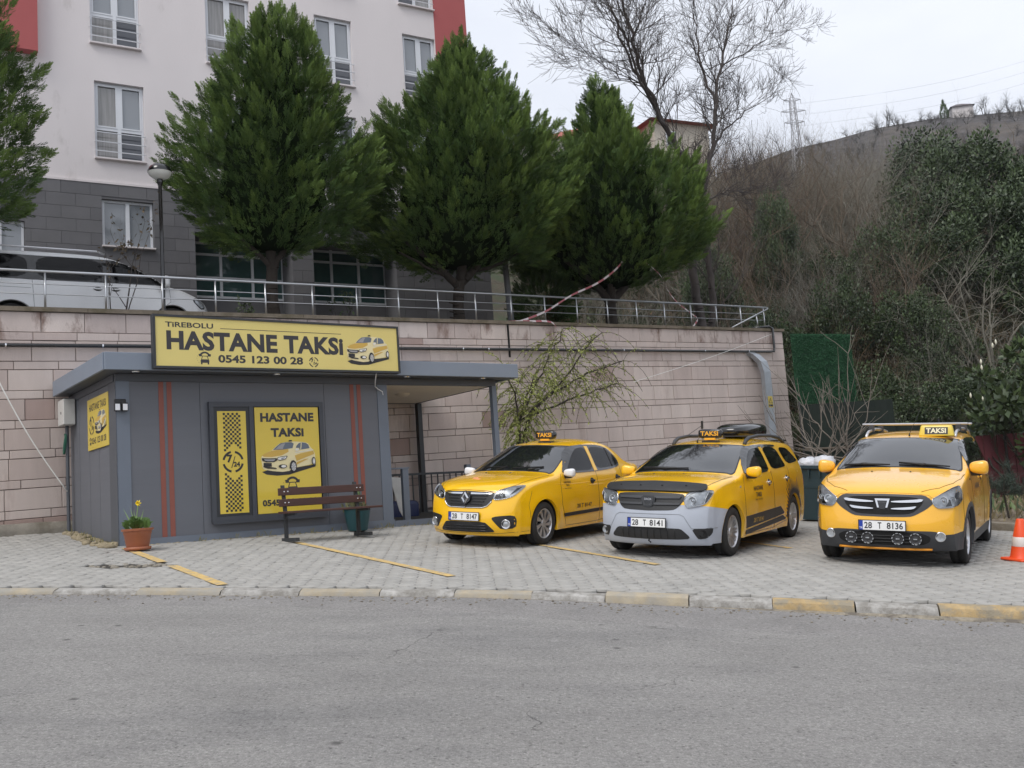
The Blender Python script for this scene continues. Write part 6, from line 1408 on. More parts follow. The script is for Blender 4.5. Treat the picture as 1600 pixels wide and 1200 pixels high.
# ------------------------------------------------------------------ third taxi: people carrier
t3 = base_root('taxi', 'yellow people carrier taxi with silver roof bars and round spotlights, plate 28 T 8136', 5.323, 13.913, -119.74)
sp3 = dict(fx=1.405, rx=-1.405, wr=.32, arch=.37, sill=.21, track=1.50, bow=2.8, smooth=3, flare=.018,
  plan=[(-2.28, .68), (-2.2, .75), (-2.0, .81), (-1.6, .85), (-1.0, .872), (0, .876), (.9, .872), (1.42, .864), (1.72, .840), (1.92, .798), (2.04, .748), (2.15, .675), (2.24, .59)],
  vert=[(.15, .96), (.30, .985), (.45, 1.0), (.74, 1.0), (.92, .985), (1.04, .965), (1.12, .94), (1.22, .895), (1.35, .835), (1.50, .765), (1.58, .715), (1.70, .60)],
  prof=[(2.14, .20, 1.93, .20), (2.20, .28, 1.98, .28), (2.235, .40, 2.02, .40), (2.24, .52, 2.03, .53), (2.22, .62, 2.02, .63), (2.20, .72, 2.00, .73), (2.18, .80, 1.96, .83), (2.15, .86, 1.89, .90), (2.06, .925, 1.76, .955), (1.85, .995, 1.60, 1.0), (1.50, 1.07, 1.36, 1.04), (1.24, 1.115, 1.12, 1.075), (1.14, 1.14, 1.02, 1.10),
        (.78, 1.31, .64, 1.255), (.46, 1.45, .32, 1.395), (.29, 1.51, .15, 1.455), (0, 1.555, -.06, 1.505), (-.6, 1.60, -.6, 1.545), (-1.2, 1.60, -1.2, 1.545), (-1.75, 1.57, -1.75, 1.515), (-2.0, 1.52, -1.97, 1.465), (-2.12, 1.40, -2.06, 1.35), (-2.20, 1.15, -2.12, 1.12), (-2.23, 1.0, -2.15, .98), (-2.25, .75, -2.16, .75), (-2.28, .5, -2.17, .5), (-2.22, .25, -2.12, .23)],
  cuts=[('lower_cladding', M['dark_plastic'], [((2.0, 0, .405), (.12, 0, 1)), ((1.76, 0, .5), (-1, 0, .0))]), ('sill_cladding', M['dark_plastic'], [((0, 0, .335), (.0, 0, 1)), ((1.2, 0, .5), (1, 0, .0)), ((-1.2, 0, .5), (-1, 0, 0))])], lipmat=M['dark_plastic'])
c3 = Car(sp3, t3, M['yellow3'])
windscreen(c3, soft(mirror_y([(0, 1.150), (.35, 1.145), (.66, 1.122), (.735, 1.102), (.745, 1.137), (.645, 1.445), (.61, 1.482), (.30, 1.498), (0, 1.502)]), 1))
c3.line('panel_gap', [(1.20, .80), (1.5, .79), (1.75, .73), (1.95, .60), (2.08, .42)], 'z', M['gap'], .004, .0005, .04, both=True)
g3 = c3.patch('grille', soft(mirror_y([(0, .86), (.30, .855), (.46, .85), (.525, .80), (.56, .765), (.48, .69), (.36, .62), (.30, .60), (0, .595)]), 1), 'x', M['dark_plastic'], .004, .022)
c3.patch('grille_mesh', soft(mirror_y([(0, .835), (.36, .825), (.43, .79), (.44, .75), (.36, .665), (.28, .63), (0, .622)]), 1), 'x', M['deep'], .008, .025, g3)
for z0, w0, w1 in ((.775, .45, .42), (.695, .38, .34)):
    for sg in (1, -1): c3.patch('chrome_bar', soft([(sg * y, z) for y, z in ((.10, z0 - .012), (.22, z0 - .016), (w1, z0 - .008), (w0, z0 + .028), (.28, z0 + .014), (.10, z0 + .0))], 1), 'x', M['chrome'], .024, .02, g3, rim=-.004)
mb = MB(); T = frameM((2.192, 0, .732), (0, 1, 0), (-.11, 0, .994))
mb.prism([(-.085, .075), (.085, .075), (.05, -.055), (.025, -.075), (-.025, -.075), (-.05, -.055)], -.03, .016, T); mb.build('emblem', M['chrome'], t3)
mb = MB(); mb.prism([(-.057, .052), (.057, .052), (.033, -.045), (-.033, -.045)][::-1], .012, .0175, T); mb.build('emblem_slot', M['gloss_black'], t3); mb = MB(); mb.prism([(-.046, .042), (.046, .042), (.041, .022), (-.041, .022)][::-1], .0172, .0185, T); mb.build('emblem_band', M['dark_plastic'], t3)
c3.plate(2.258, .495, '28 T 8136', R(-1))
lamp(c3, soft([(.53, .80), (.62, .855), (.74, .925), (.795, .945), (.818, .90), (.82, .80), (.79, .735), (.74, .708), (.60, .70), (.56, .73)], 1), [(.655, .785, .048), (.745, .80, .03)], dark=[[(.68, .72), (.74, .725), (.72, .80), (.69, .80)], [(.76, .80), (.80, .80), (.80, .89), (.77, .87)]])
fb = c3.patch('lower_intake', soft(mirror_y([(0, .425), (.34, .425), (.44, .41), (.52, .37), (.50, .31), (.42, .275), (0, .268)]), 1), 'x', M['deep'], .008, .03)
c3.patch('bumper_trim', soft(mirror_y([(0, .44), (.50, .44), (.585, .43), (.64, .40), (.70, .34), (.70, .25), (.0, .24)]), 1), 'x', M['dark_plastic'], .004, .03)
for z in (.31, .345, .38): c3.line('grille_bar', [(-.42, z), (.42, z)], 'x', M['black'], .005, .012, .05, fb)
for y in (-.36, -.17, .17, .36):
    h, n = c3.hit(y, .345, 'x'); T = Matrix.Translation(h + Vector((.012, 0, 0))) @ Matrix.Rotation(R(90), 4, 'Y'); q = MB(); q.lathe([(.070, -.01), (.072, .012), (.062, .018), (.056, .010), (.03, .012), (0, .018)], 24, mtx=T, mis=[0, 0, 0, 1, 1]); o = q.build('spot_lamp', [M['gloss_black'], mat('dark_led', (.03, .03, .032), .2) if y < -.3 else bpy.data.materials['dark_led']], t3, smooth=True)
    q = MB()
    for k in range(10): a = 2 * math.pi * k / 10; band(q, 0, 0, .060, .0685, math.degrees(a), math.degrees(a) + 20, .0185, T, 0, 3)
    q.build('lamp_ring', M['lampbase'], o); q = MB(); q.box(-.020, .020, -.006, .006, .018, .021, mtx=T @ Matrix.Rotation(R(90), 4, 'Z')); q.build('lamp_chip', M['lampbase'], o)
for sg in (1, -1):
    h, n = c3.hit(sg * .615, .375, 'x'); d = (n + Vector((1.5, 0, 0))).normalized(); T = Matrix.Translation(h + n * .006) @ d.to_track_quat('Z', 'Y').to_matrix().to_4x4(); q = MB(); q.lathe([(.060, 0), (.058, .012), (.05, .014), (.04, .008), (0, .014)], 24, mtx=T, mis=[0, 0, 1, 1]); q.build('fog_lamp', [M['chrome'], M['lampbase']], t3, smooth=True)
c3.line('orange_lip', [(-.52, .222), (.52, .222)], 'x', mat('orange_strip', (.75, .30, .02), .4), .016, .004, .04)
side_windows(c3, [[(.76, 1.13), (.42, 1.33), (.18, 1.43), (-.24, 1.465), (-.30, 1.105), (.2, 1.115)], [(-.40, 1.11), (-.35, 1.465), (-1.02, 1.465), (-1.14, 1.14), (-1.1, 1.125)], [(-1.26, 1.14), (-1.14, 1.455), (-1.75, 1.435), (-1.98, 1.23), (-1.95, 1.19)]],
             soft([(.90, 1.09), (.82, 1.165), (.46, 1.365), (.20, 1.465), (-.26, 1.502), (-1.05, 1.502), (-1.2, 1.485), (-1.16, 1.455), (-.28, 1.46), (-.29, 1.22), (-.30, 1.095), (.3, 1.08)], 1))
seams(c3, [[(.92, 1.12), (.97, .95), (.95, .55), (.80, .36)], [(-.34, 1.12), (-.36, .6), (-.37, .36)], [(-1.22, 1.17), (-1.20, .95), (-1.05, .62), (-1.0, .36)]])
for ax in ('y', '-y'):
    c3.patch('arch_cladding', ring_arc(1.405, .32, .37, .425, 5, 172), ax, M['dark_plastic'], .008, .04); c3.patch('arch_cladding', ring_arc(-1.405, .32, .37, .425, 8, 172), ax, M['dark_plastic'], .008, .04)
c3.line('panel_gap', [(1.72, .86), (1.74, .74), (1.765, .55), (1.76, .44)], 'y', M['gap'], .003, .0005, .04, both=True); c3.line('panel_gap', mirror_y([(0, .875), (.30, .870), (.50, .85), (.54, .82)]), 'x', M['gap'], .002, .0005, .04)
handles(c3, [(-.14, .985), (-1.02, 1.0)], M['yellow3'])
c3.mirror(.84, 1.14, M['yellow3'], (.08, .11, .082), .80, .935)
c3.wheels(.325, .195, 'five', .225)
c3.text('door_lettering', 'HASTANE', .42, .86, .07, 'y', M['ink'], .02, width=.46); c3.text('door_lettering', 'TAKSI', .42, .76, .06, 'y', M['p_gold'], .02, width=.25)
for sg in (1, -1):
    pts = []
    for x, l in ((.0, .0), (-.08, .04), (-.2, .06), (-.7, .07), (-1.3, .068), (-1.65, .055), (-1.8, .0)):
        h, n = c3.hit(x, sg * .575, 'z'); pts.append(h + Vector((0, 0, l)))
    mb = MB(); mb.tube(pts, .020, 8); mb.build('roof_rail', M['alloy'], t3, smooth=True)
for x, l in ((-.42, .70), (-1.15, .68)):
    mb = MB(); mb.box(x - .035, x + .035, -l, l, 1.685, 1.712, bev=.008); b_ = mb.build('roof_bar', M['alloy'], t3)
    for sg in (1, -1): q = MB(); q.box(x - .03, x + .03, sg * .575 - .035, sg * .575 + .035, 1.59, 1.684); q.build('bar_foot', M['dark_plastic'], b_)
taxi_sign(t3, .10, .36, 1.528, 'yellow'); aerial(t3, (.16, .02, 1.525), (-.75, .3, 1), .5)
for pts in (((-.66, 1.14), (-.40, 1.16), (-.08, 1.155)), ((.02, 1.18), (.30, 1.16), (.62, 1.135))):
    P_ = []
    for y, z in pts: h, n = c3.hit(y, z, 'x'); P_.append(h + n * .022)
    mb = MB(); mb.tube(P_, [.012, .016, .008], 6); mb.sup(tuple(P_[1]), (.02, .05, .02), .7, 10, 6); mb.build('wiper', M['black'], t3, smooth=True)
for y in (-.26, .20): h, n = c3.hit(1.36, y, 'z'); mb = MB(); mb.sup(tuple(h), (.018, .012, .010), .8, 8, 5); mb.build('washer_nozzle', M['black'], t3)
c3.patch('rear_window', soft(mirror_y([(0, 1.18), (.60, 1.18), (.57, 1.46), (0, 1.50)]), 1), 'r', M['glass'], .004, .04)
for sg in (1, -1): c3.patch('tail_lamp', soft([(sg * y, z) for y, z in ((.64, 1.1), (.76, 1.08), (.77, .78), (.66, .78))], 1), 'r', bpy.data.materials['tail_red'], .004, .03)
h, n = c3.hit(1.08, 1.0, 'y'); mb = MB(); mb.sup(tuple(h + n * .004), (.03, .006, .012), .8, 10, 6); mb.build('side_repeater', M['black'], t3)

# ------------------------------------------------------------------ silver van on the terrace
vq = K(1.0, 5.98, wz(4.02, 1.0)); van = thing('parked_van', 'silver passenger van parked on the terrace between railing and apartment block', 'van', mtx=Matrix.Translation(vq) @ Matrix.Rotation(KA, 4, 'Z') @ Matrix.Rotation(R(-1.5), 4, 'Y') @ Matrix.Diagonal((1, 1, .93, 1)))
spv = dict(fx=1.55, rx=-1.5, wr=.34, arch=.40, sill=.24, track=1.60, bow=2.3, smooth=4, ns=150,
  plan=[(-2.6, .78), (-2.45, .86), (-2.2, .92), (-1.5, .95), (0, .955), (1.2, .95), (1.7, .93), (2.1, .87), (2.35, .76), (2.52, .6), (2.6, .5)],
  vert=[(.15, .96), (.35, .99), (.6, 1.0), (.9, 1.0), (1.05, .99), (1.15, .97), (1.3, .945), (1.6, .88), (1.8, .82), (1.95, .72)],
  prof=[(2.45, .24, 2.2, .24), (2.52, .4, 2.27, .4), (2.55, .6, 2.30, .6), (2.52, .75, 2.27, .75), (2.45, .88, 2.17, .88), (2.28, .99, 2.0, .975), (1.95, 1.11, 1.78, 1.08), (1.65, 1.2, 1.5, 1.16), (1.25, 1.45, 1.12, 1.40), (.85, 1.68, .72, 1.62), (.55, 1.80, .42, 1.74), (.2, 1.86, .12, 1.80), (-.5, 1.89, -.5, 1.83), (-1.5, 1.89, -1.5, 1.83), (-2.2, 1.86, -2.2, 1.80), (-2.4, 1.80, -2.38, 1.74), (-2.5, 1.5, -2.45, 1.45), (-2.55, 1.1, -2.5, 1.1), (-2.6, .6, -2.52, .6), (-2.55, .26, -2.48, .26)])
cv = Car(spv, van, M['silver'])
windscreen(cv, soft(mirror_y([(0, 1.24), (.5, 1.22), (.80, 1.18), (.70, 1.70), (.4, 1.76), (0, 1.77)]), 1))
for ax in ('y', '-y'):
    cv.patch('side_window', soft([(1.48, 1.185), (1.10, 1.42), (.78, 1.60), (.52, 1.68), (.36, 1.70), (.34, 1.20)], 2), ax, M['side_glass'], .006, .05)
    cv.patch('side_window', soft([(.20, 1.20), (.22, 1.71), (-1.02, 1.73), (-1.04, 1.21)], 2), ax, M['side_glass'], .006, .05); cv.patch('side_window', soft([(-1.20, 1.21), (-1.18, 1.73), (-2.25, 1.71), (-2.33, 1.25)], 2), ax, M['side_glass'], .006, .05)
    cv.patch('window_band', [(1.62, 1.165), (1.15, 1.435), (.8, 1.62), (.50, 1.715), (-2.3, 1.745), (-2.4, 1.22), (-1.1, 1.18), (.3, 1.175)], ax, M['gloss_black'], .003, .05)
    cv.patch('headlight', soft([(2.10, .93), (2.24, .86), (2.26, .72), (2.18, .70), (2.02, .86)], 1), ax, M['lampbase'], .004, .03)
    cv.patch('headlight_frame', soft([(2.08, .95), (2.26, .88), (2.28, .69), (2.17, .67), (1.98, .87)], 1), ax, M['black'], .002, .03)
seams(cv, [[(1.5, 1.17), (1.52, .8), (1.15, .5), (1.1, .3)], [(.28, 1.18), (.26, .3)], [(-1.12, 1.18), (-1.1, .3)], [(-1.15, 1.0), (-2.4, 1.03)]], M['dark_plastic'])
handles(cv, [(.42, 1.03), (.08, 1.03)], M['silver'], .07, .03)
cv.mirror(1.38, 1.22, M['silver'], (.09, .12, .13), .92, 1.06); cv.wheels(.34, .215, 'five', .24)
for sg in (1, -1): mb = MB(); mb.tube([(.3, sg * .70, 1.87), (.15, sg * .70, 1.92), (-2.0, sg * .70, 1.935), (-2.2, sg * .70, 1.88)], .022, 8); mb.build('roof_rail', M['alloy'], van, smooth=True)
# ================================================================== VEGETATION
def frames(D, roll):
    """orthonormal frames with third axis D"""
    D = D / np.linalg.norm(D, axis=1, keepdims=True); a = np.where(np.abs(D[:, 2:3]) < .9, np.array([[0, 0, 1.]]), np.array([[1., 0, 0]]))
    X = np.cross(a, D); X /= np.linalg.norm(X, axis=1, keepdims=True); Y = np.cross(D, X); c, s = np.cos(roll)[:, None], np.sin(roll)[:, None]
    return X * c + Y * s, -X * s + Y * c, D
def scatter(tV, tF, P, D, size, tint, r=None, tt=None):
    """many turned copies of a small leaf or spray in one mesh"""
    r = rng if r is None else r; n = len(P); X, Y, Z = frames(D, r.random(n) * 6.283); s = size[:, None, None]
    V = P[:, None, :] + s * (tV[None, :, 0:1] * X[:, None, :] + tV[None, :, 1:2] * Y[:, None, :] + tV[None, :, 2:3] * Z[:, None, :])
    F = tF[None] + (np.arange(n) * len(tV))[:, None, None]
    T = np.repeat(tint[:, None], len(tV), 1) if tt is None else np.clip(tint[:, None] + tt[None], 0, 1)
    return V.reshape(-1, 3), F.reshape(-1, tF.shape[1]), T.reshape(-1)
def spray(seed, n=11, curl=.12):
    r = np.random.default_rng(seed); V = []; F = []; T = []
    for i in range(n):
        t = .04 + .96 * i / (n - 1); sd = -1 if i % 2 else 1; L = (.36 * (1 - t) ** .7 + .13) * r.uniform(.8, 1.15); an = (.55 - .25 * t) * r.uniform(.8, 1.2) if i < n - 1 else 0
        p = np.array([0, curl * t * t, t * .85]); d = np.array([sd * math.sin(an), r.normal(0, .15) + curl * .6, math.cos(an)]); d /= np.linalg.norm(d); w = np.array([d[2], 0, -d[0]]) * .036; o = len(V)
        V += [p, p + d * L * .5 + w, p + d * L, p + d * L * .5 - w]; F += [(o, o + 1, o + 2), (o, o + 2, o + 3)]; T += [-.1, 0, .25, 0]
    return np.array(V), np.array(F), np.array(T)
SPR = spray(1)
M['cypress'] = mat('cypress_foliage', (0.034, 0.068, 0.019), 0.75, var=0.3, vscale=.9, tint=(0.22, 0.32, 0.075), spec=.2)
M['cypress_core'] = mat('cypress_shade_core', (0.008, 0.014, 0.006), 1.0, var=0.4, vscale=5, bump=1.0, bscale=10, spec=0.0)  # near-black colour stands in for the shade deep inside the crown
M['bark_dark'] = mat('dark_bark', (0.040, 0.032, 0.026), 0.95, var=0.35, vscale=9, bump=0.8, bscale=30, vmap=(1, 1, .3))
def limb_mesh(segs, mats_=None, n=5):
    """tapering limbs: list of (p0, p1, r0, r1)"""
    A = np.array([np.concatenate([s[0], s[1], [s[2], s[3]]]) for s in segs]); P0, P1 = A[:, :3], A[:, 3:6]; D = P1 - P0; X, Y, _ = frames(D + 1e-9, np.zeros(len(A)))
    k = np.arange(n) * 2 * math.pi / n; ring = X[:, None] * np.cos(k)[None, :, None] + Y[:, None] * np.sin(k)[None, :, None]
    V = np.concatenate([P0[:, None] + ring * A[:, 6][:, None, None], P1[:, None] + ring * A[:, 7][:, None, None]], 1)
    f = np.array([(i, (i + 1) % n, n + (i + 1) % n, n + i) for i in range(n)]); F = f[None] + (np.arange(len(A)) * 2 * n)[:, None, None]
    return V.reshape(-1, 3), F.reshape(-1, 4)
def curve_segs(pts, r0, r1, wob=0.0, k=4, r=random):
    P = crom([tuple(p) for p in pts], (len(pts) - 1) * k + 1); n = len(P) - 1
    if wob: P[1:-1] += np.random.default_rng(int(abs(P[0, 0]) * 100)).normal(0, wob, P[1:-1].shape)
    return [(P[i], P[i + 1], r0 + (r1 - r0) * i / n, r0 + (r1 - r0) * (i + 1) / n) for i in range(n)]
def cypress(u, v, prof, cu, cv, trunks, label, seed, plumes=150, per=34, zb=None):
    r = np.random.default_rng(seed); z0 = wz(3.98, u)
    root = thing('cypress_tree', label, 'tree', mtx=KM @ Matrix.Translation((u, v, z0)), group='clipped cypress trees along the terrace railing')
    pz = np.array([p[0] for p in prof]); pr = np.array([p[1] for p in prof]); ph = r.uniform(0, 6, 4)
    lob = lambda th, z: 1 + .10 * np.sin(3 * th + ph[0] + z * .8) + .08 * np.sin(5 * th - z * 1.7 + ph[1]) + .07 * np.sin(2 * z + ph[2])
    def cen(z): t = np.clip((z - pz[0]) / (pz[-1] - pz[0]), 0, 1); return np.stack([cu * (t ** .6), cv * t], -1)
    # heights weighted by circumference
    zz = np.linspace(pz[0], pz[-1], 300); w = np.interp(zz, pz, pr) + .25; w /= w.sum()
    PV, PF, PT = [], [], []; o = 0
    P, D, S_, T_ = [], [], [], []
    for i in range(plumes):
        z = r.choice(zz, p=w) + r.normal(0, .05); th = r.random() * 6.283; rad = np.interp(z, pz, pr) * lob(th, z) * (r.uniform(.82, .98) if i % 4 else r.uniform(.55, .8)); c = cen(np.array(z)); frac = (z - pz[0]) / (pz[-1] - pz[0])
        out = np.array([math.cos(th), math.sin(th), 0]); ax = out * (.95 - .75 * frac) + np.array([0, 0, .35 + .75 * frac]) + r.normal(0, .12, 3); ax /= np.linalg.norm(ax)
        L = r.uniform(.55, 1.0) * (1 if frac < .85 else .8); base = np.array([c[0], c[1], z]) + out * max(0, rad - .40 * L); wd = r.uniform(.20, .32); n = int(per * r.uniform(.8, 1.2)); sh = r.uniform(-.08, .12)
        t = r.random(n) ** .8; th2 = r.random(n) * 6.283; X, Y, Z = frames(ax[None], np.zeros(1)); rd = X * np.cos(th2)[:, None] + Y * np.sin(th2)[:, None]; rr_ = wd * (1 - t * .92) * np.sqrt(r.random(n))
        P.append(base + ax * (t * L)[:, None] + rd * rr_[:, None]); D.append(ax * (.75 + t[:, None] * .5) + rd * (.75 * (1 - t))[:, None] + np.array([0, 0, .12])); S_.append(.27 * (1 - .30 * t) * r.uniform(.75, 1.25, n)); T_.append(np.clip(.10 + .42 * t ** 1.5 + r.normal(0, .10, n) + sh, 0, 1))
    # general fill on the crown's skin
    n = plumes * 14; z = r.choice(zz, n, p=w) + r.normal(0, .06, n); th = r.random(n) * 6.283; rad = np.interp(z, pz, pr) * lob(th, z) * r.uniform(.60, .92, n); c = cen(z); out = np.stack([np.cos(th), np.sin(th), np.zeros(n)], 1)
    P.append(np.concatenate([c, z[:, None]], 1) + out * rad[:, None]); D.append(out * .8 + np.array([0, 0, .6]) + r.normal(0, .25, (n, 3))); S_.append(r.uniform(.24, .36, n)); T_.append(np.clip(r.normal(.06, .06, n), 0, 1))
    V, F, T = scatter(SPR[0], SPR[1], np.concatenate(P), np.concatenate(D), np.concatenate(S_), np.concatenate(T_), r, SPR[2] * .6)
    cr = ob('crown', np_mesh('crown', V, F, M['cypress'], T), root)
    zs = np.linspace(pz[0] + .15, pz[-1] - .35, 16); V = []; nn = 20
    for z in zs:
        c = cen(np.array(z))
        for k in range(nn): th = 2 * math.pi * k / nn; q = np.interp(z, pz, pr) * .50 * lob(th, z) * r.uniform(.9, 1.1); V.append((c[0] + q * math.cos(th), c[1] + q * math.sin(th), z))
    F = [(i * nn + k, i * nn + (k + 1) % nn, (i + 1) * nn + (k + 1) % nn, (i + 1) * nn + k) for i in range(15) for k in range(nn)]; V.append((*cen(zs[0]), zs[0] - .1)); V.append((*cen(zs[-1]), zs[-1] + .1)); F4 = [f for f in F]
    me = mesh_from('shade_core', V, F4 + [(k, 16 * nn, (k + 1) % nn) for k in range(nn)] + [(15 * nn + k, 15 * nn + (k + 1) % nn, 16 * nn + 1) for k in range(nn)], M['cypress_core'], True); ob('shade_core', me, cr)  # added closed lump: dark filling that stops views through the crown
    segs = []
    for pts, r0, r1 in trunks: segs += curve_segs(pts, r0, r1, .012)
    V, F = limb_mesh(segs, n=10); ob('trunk', np_mesh('trunk', V, F, M['bark_dark'], smooth=True), root)
    return root
cypress(-2.1, 4.3, [(1.85, .8), (2.25, 1.75), (3.2, 2.15), (4.4, 1.95), (5.6, 1.6), (6.8, 1.2), (8.0, .6)], -.1, 0, [[((0, 0, -.3), (0, 0, 1), (-.1, 0, 2.5)), .17, .12]], 'cypress tree cut off by the left edge of the picture', 11, 190, 44)
cypress(4.42, 4.3, [(1.75, .5), (2.05, 1.5), (2.65, 2.02), (3.4, 2.0), (4.4, 1.72), (5.3, 1.42), (6.2, .98), (6.9, .35)], .32, 0,
        [[((0, 0, -.3), (.03, 0, .5), (.0, 0, 1.2), (.05, .05, 2.0), (.2, 0, 3.2)), .145, .09], [((.02, 0, 1.35), (.2, -.05, 1.7), (.7, 0, 2.4)), .08, .05], [((0, 0, 1.45), (-.35, .0, 1.8), (-.9, .1, 2.3)), .06, .03]], 'tall conical cypress tree standing between lamp post and signboard', 12, 250, 46)
cypress(9.2, 4.3, [(1.70, .7), (2.0, 2.2), (2.65, 3.0), (3.5, 3.15), (4.4, 2.6), (5.3, 1.65), (6.2, 1.15), (6.9, .62), (7.2, .25)], .58, 0,
        [[((0, 0, -.3), (.0, 0, .5), (.03, 0, 1.2), (.2, .0, 1.9), (.45, 0, 3.2)), .165, .09], [((.02, 0, 1.25), (-.45, -.05, 1.62), (-1.0, 0, 2.0), (-1.6, 0, 2.4)), .10, .04], [((.05, 0, 1.3), (.5, -.1, 1.75), (.9, 0, 2.5)), .11, .06], [((-.35, 0, 1.5), (-1.0, -.2, 1.62), (-1.7, -.2, 1.9)), .045, .022], [((.4, -.1, 1.65), (1.1, -.2, 1.85), (1.8, -.2, 2.2)), .05, .03],
         *[[((-.10, -.02, z), (-.30, -.04, z + .015)), .022, .018] for z in (.30, .46, .60, .82)], [((.14, 0, .33), (.22, -.05, .36)), .05, .03]], 'broad cypress tree with a forked trunk and cut stubs, in the middle', 13, 430, 46)
cypress(14.27, 4.4, [(1.40, .6), (1.75, 1.8), (2.4, 2.9), (3.3, 3.4), (4.2, 2.75), (4.9, 1.5), (5.8, .85), (6.7, .6), (7.15, .25)], .40, .2,
        [[((0, 0, -.3), (.0, 0, .5), (-.02, 0, 1.1), (.1, .0, 1.9)), .20, .12], [((0, 0, 1.0), (-.6, 0, 1.6), (-1.5, 0, 2.1)), .12, .05], [((0, 0, 1.05), (.6, -.1, 1.6), (1.6, 0, 2.2)), .12, .05], [((0, 0, 1.1), (-.25, -.3, 1.7), (-.5, -.5, 2.3)), .08, .05]], 'cypress tree with barrier tape in its branches, rightmost on the terrace', 14, 370, 46)

# ---- bare branching
def bush_segs(r, stems, h, spread, lev=3, rad=.03, up=.25, tw=1.0, kink=.22, fork=(3, 5)):
    segs = []
    def grow(p, d, L, q, l):
        n = 3 if l < lev else 2; nodes = []
        for i in range(n):
            d = d + r.normal(0, kink, 3) + np.array([0, 0, up * .25]); d /= np.linalg.norm(d); p2 = p + d * L / n; q2 = q * (.80 if l < lev else .6); segs.append((p, p2, q, q2)); nodes.append((p2, d.copy(), q2)); p, q = p2, q2
        if l < lev:
            for k in range(r.integers(*fork)):
                pp, dd, qq = nodes[min(len(nodes) - 1, int(r.random() * n * .999 + .35))]; nd = dd + r.normal(0, .55, 3); nd[2] += up * .6; nd /= np.linalg.norm(nd); grow(pp, nd, L * r.uniform(.5, .8) * tw, qq * .62, l + 1)
    for s in range(stems):
        a = r.random() * 6.283; d = np.array([math.cos(a) * spread, math.sin(a) * spread, 1.]); d /= np.linalg.norm(d); grow(np.array([math.cos(a), math.sin(a), 0]) * .12, d, h * r.uniform(.4, .6), rad * r.uniform(.7, 1.1), 0)
    return segs
M['twig_brown'] = mat('brown_twigs', (0.155, 0.118, 0.080), 0.95, var=0.3, vscale=1, two=(0.22, 0.165, 0.100)); M['twig_grey'] = mat('grey_twigs', (0.19, 0.178, 0.145), 0.95, var=0.25, vscale=1, two=(0.27, 0.255, 0.215)); M['twig_dark'] = mat('dark_bare_branches', (0.085, 0.073, 0.068), 0.95, var=0.2)
shrubs = []
for k in range(6):
    r = np.random.default_rng(100 + k); V, F = limb_mesh(bush_segs(r, 9, 2.6, .55, 3, .026, .3), n=3); shrubs.append(np_mesh('bare_shrub', V, F, M['twig_brown'] if k % 2 else M['twig_grey']))
# leafy bush: clumps of flat leaves
LEAF = (np.array([(0, 0, 0), (.26, .06, .42), (0, 0, 1), (-.26, .06, .42)]), np.array([(0, 1, 2, 3)]))
def leaf_cloud(r, clumps, per, rx, rz, size, flat=.6, zc=None):
    P, D, S_, T_ = [], [], [], []
    for i in range(clumps):
        a = r.random() * 6.283; e = r.uniform(-.5, 1.0); q = r.uniform(.55, 1.0); c = np.array([rx * math.cos(a) * math.sqrt(max(0, 1 - e * e * .8)) * q, rx * math.sin(a) * math.sqrt(max(0, 1 - e * e * .8)) * q, (zc or rz) + rz * e * q]); cr_ = r.uniform(.25, .5) * rx * .55; n = int(per * r.uniform(.7, 1.3)); sh = r.normal(0, .12)
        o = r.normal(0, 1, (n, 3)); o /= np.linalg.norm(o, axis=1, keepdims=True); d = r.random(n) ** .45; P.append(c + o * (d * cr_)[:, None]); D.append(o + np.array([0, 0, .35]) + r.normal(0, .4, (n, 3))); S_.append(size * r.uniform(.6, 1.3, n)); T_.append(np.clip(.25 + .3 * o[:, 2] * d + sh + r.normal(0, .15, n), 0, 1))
    return scatter(LEAF[0], LEAF[1], np.concatenate(P), np.concatenate(D), np.concatenate(S_), np.concatenate(T_), r)
M['laurel'] = mat('laurel_leaf', (0.022, 0.038, 0.016), 0.5, var=0.2, vscale=1, tint=(0.095, 0.140, 0.050)); M['ivy'] = mat('ivy_leaf', (0.030, 0.050, 0.018), 0.6, var=0.25, vscale=1, tint=(0.11, 0.16, 0.052)); M['dead_leaf'] = mat('dead_leaf', (0.085, 0.060, 0.040), 0.9, var=0.3, vscale=1, tint=(0.21, 0.15, 0.095))
laurels = []
for k in range(3):
    r = np.random.default_rng(200 + k); V, F, T = leaf_cloud(r, 95, 95, 2.3, 1.9, .155); laurels.append(np_mesh('laurel_crown', V, F, M['laurel'], T))
rs = np.random.default_rng(55)
def sp_hill(x, y): return (float(x), float(y), float(hill_z(x, y)) - .1)
# evergreen trees at the upper right
ltr = [(23.5, 42, 1.15), (20.5, 43, 1.05), (19.8, 45, 1.0), (26, 45, 1.2), (18.3, 41, .8), (21.5, 38.5, 1.0), (24.0, 36.5, 1.1), (22.2, 50, 1.1), (27, 40, 1.1), (22.5, 47, 1.15), (25.0, 33.0, .9)]
for i, (x, y, s) in enumerate(ltr):
    t = thing('evergreen_tree', 'dark evergreen tree among the trees at the top of the wooded slope on the right', 'tree', sp_hill(x, y), rs.random() * 6, 'evergreen trees at the upper right'); t.scale = (s, s, s * 1.18)
    q = ob('crown', laurels[i % 3], t); q.location = (0, 0, 1.6)
    st = bush_segs(np.random.default_rng(300 + i), 4, 4.2, .35, 1, .10, .5); V, F = limb_mesh(st, n=5); ob('trunk', np_mesh('trunk', V, F, M['twig_dark'] if i % 2 else M['bark_dark']), t)
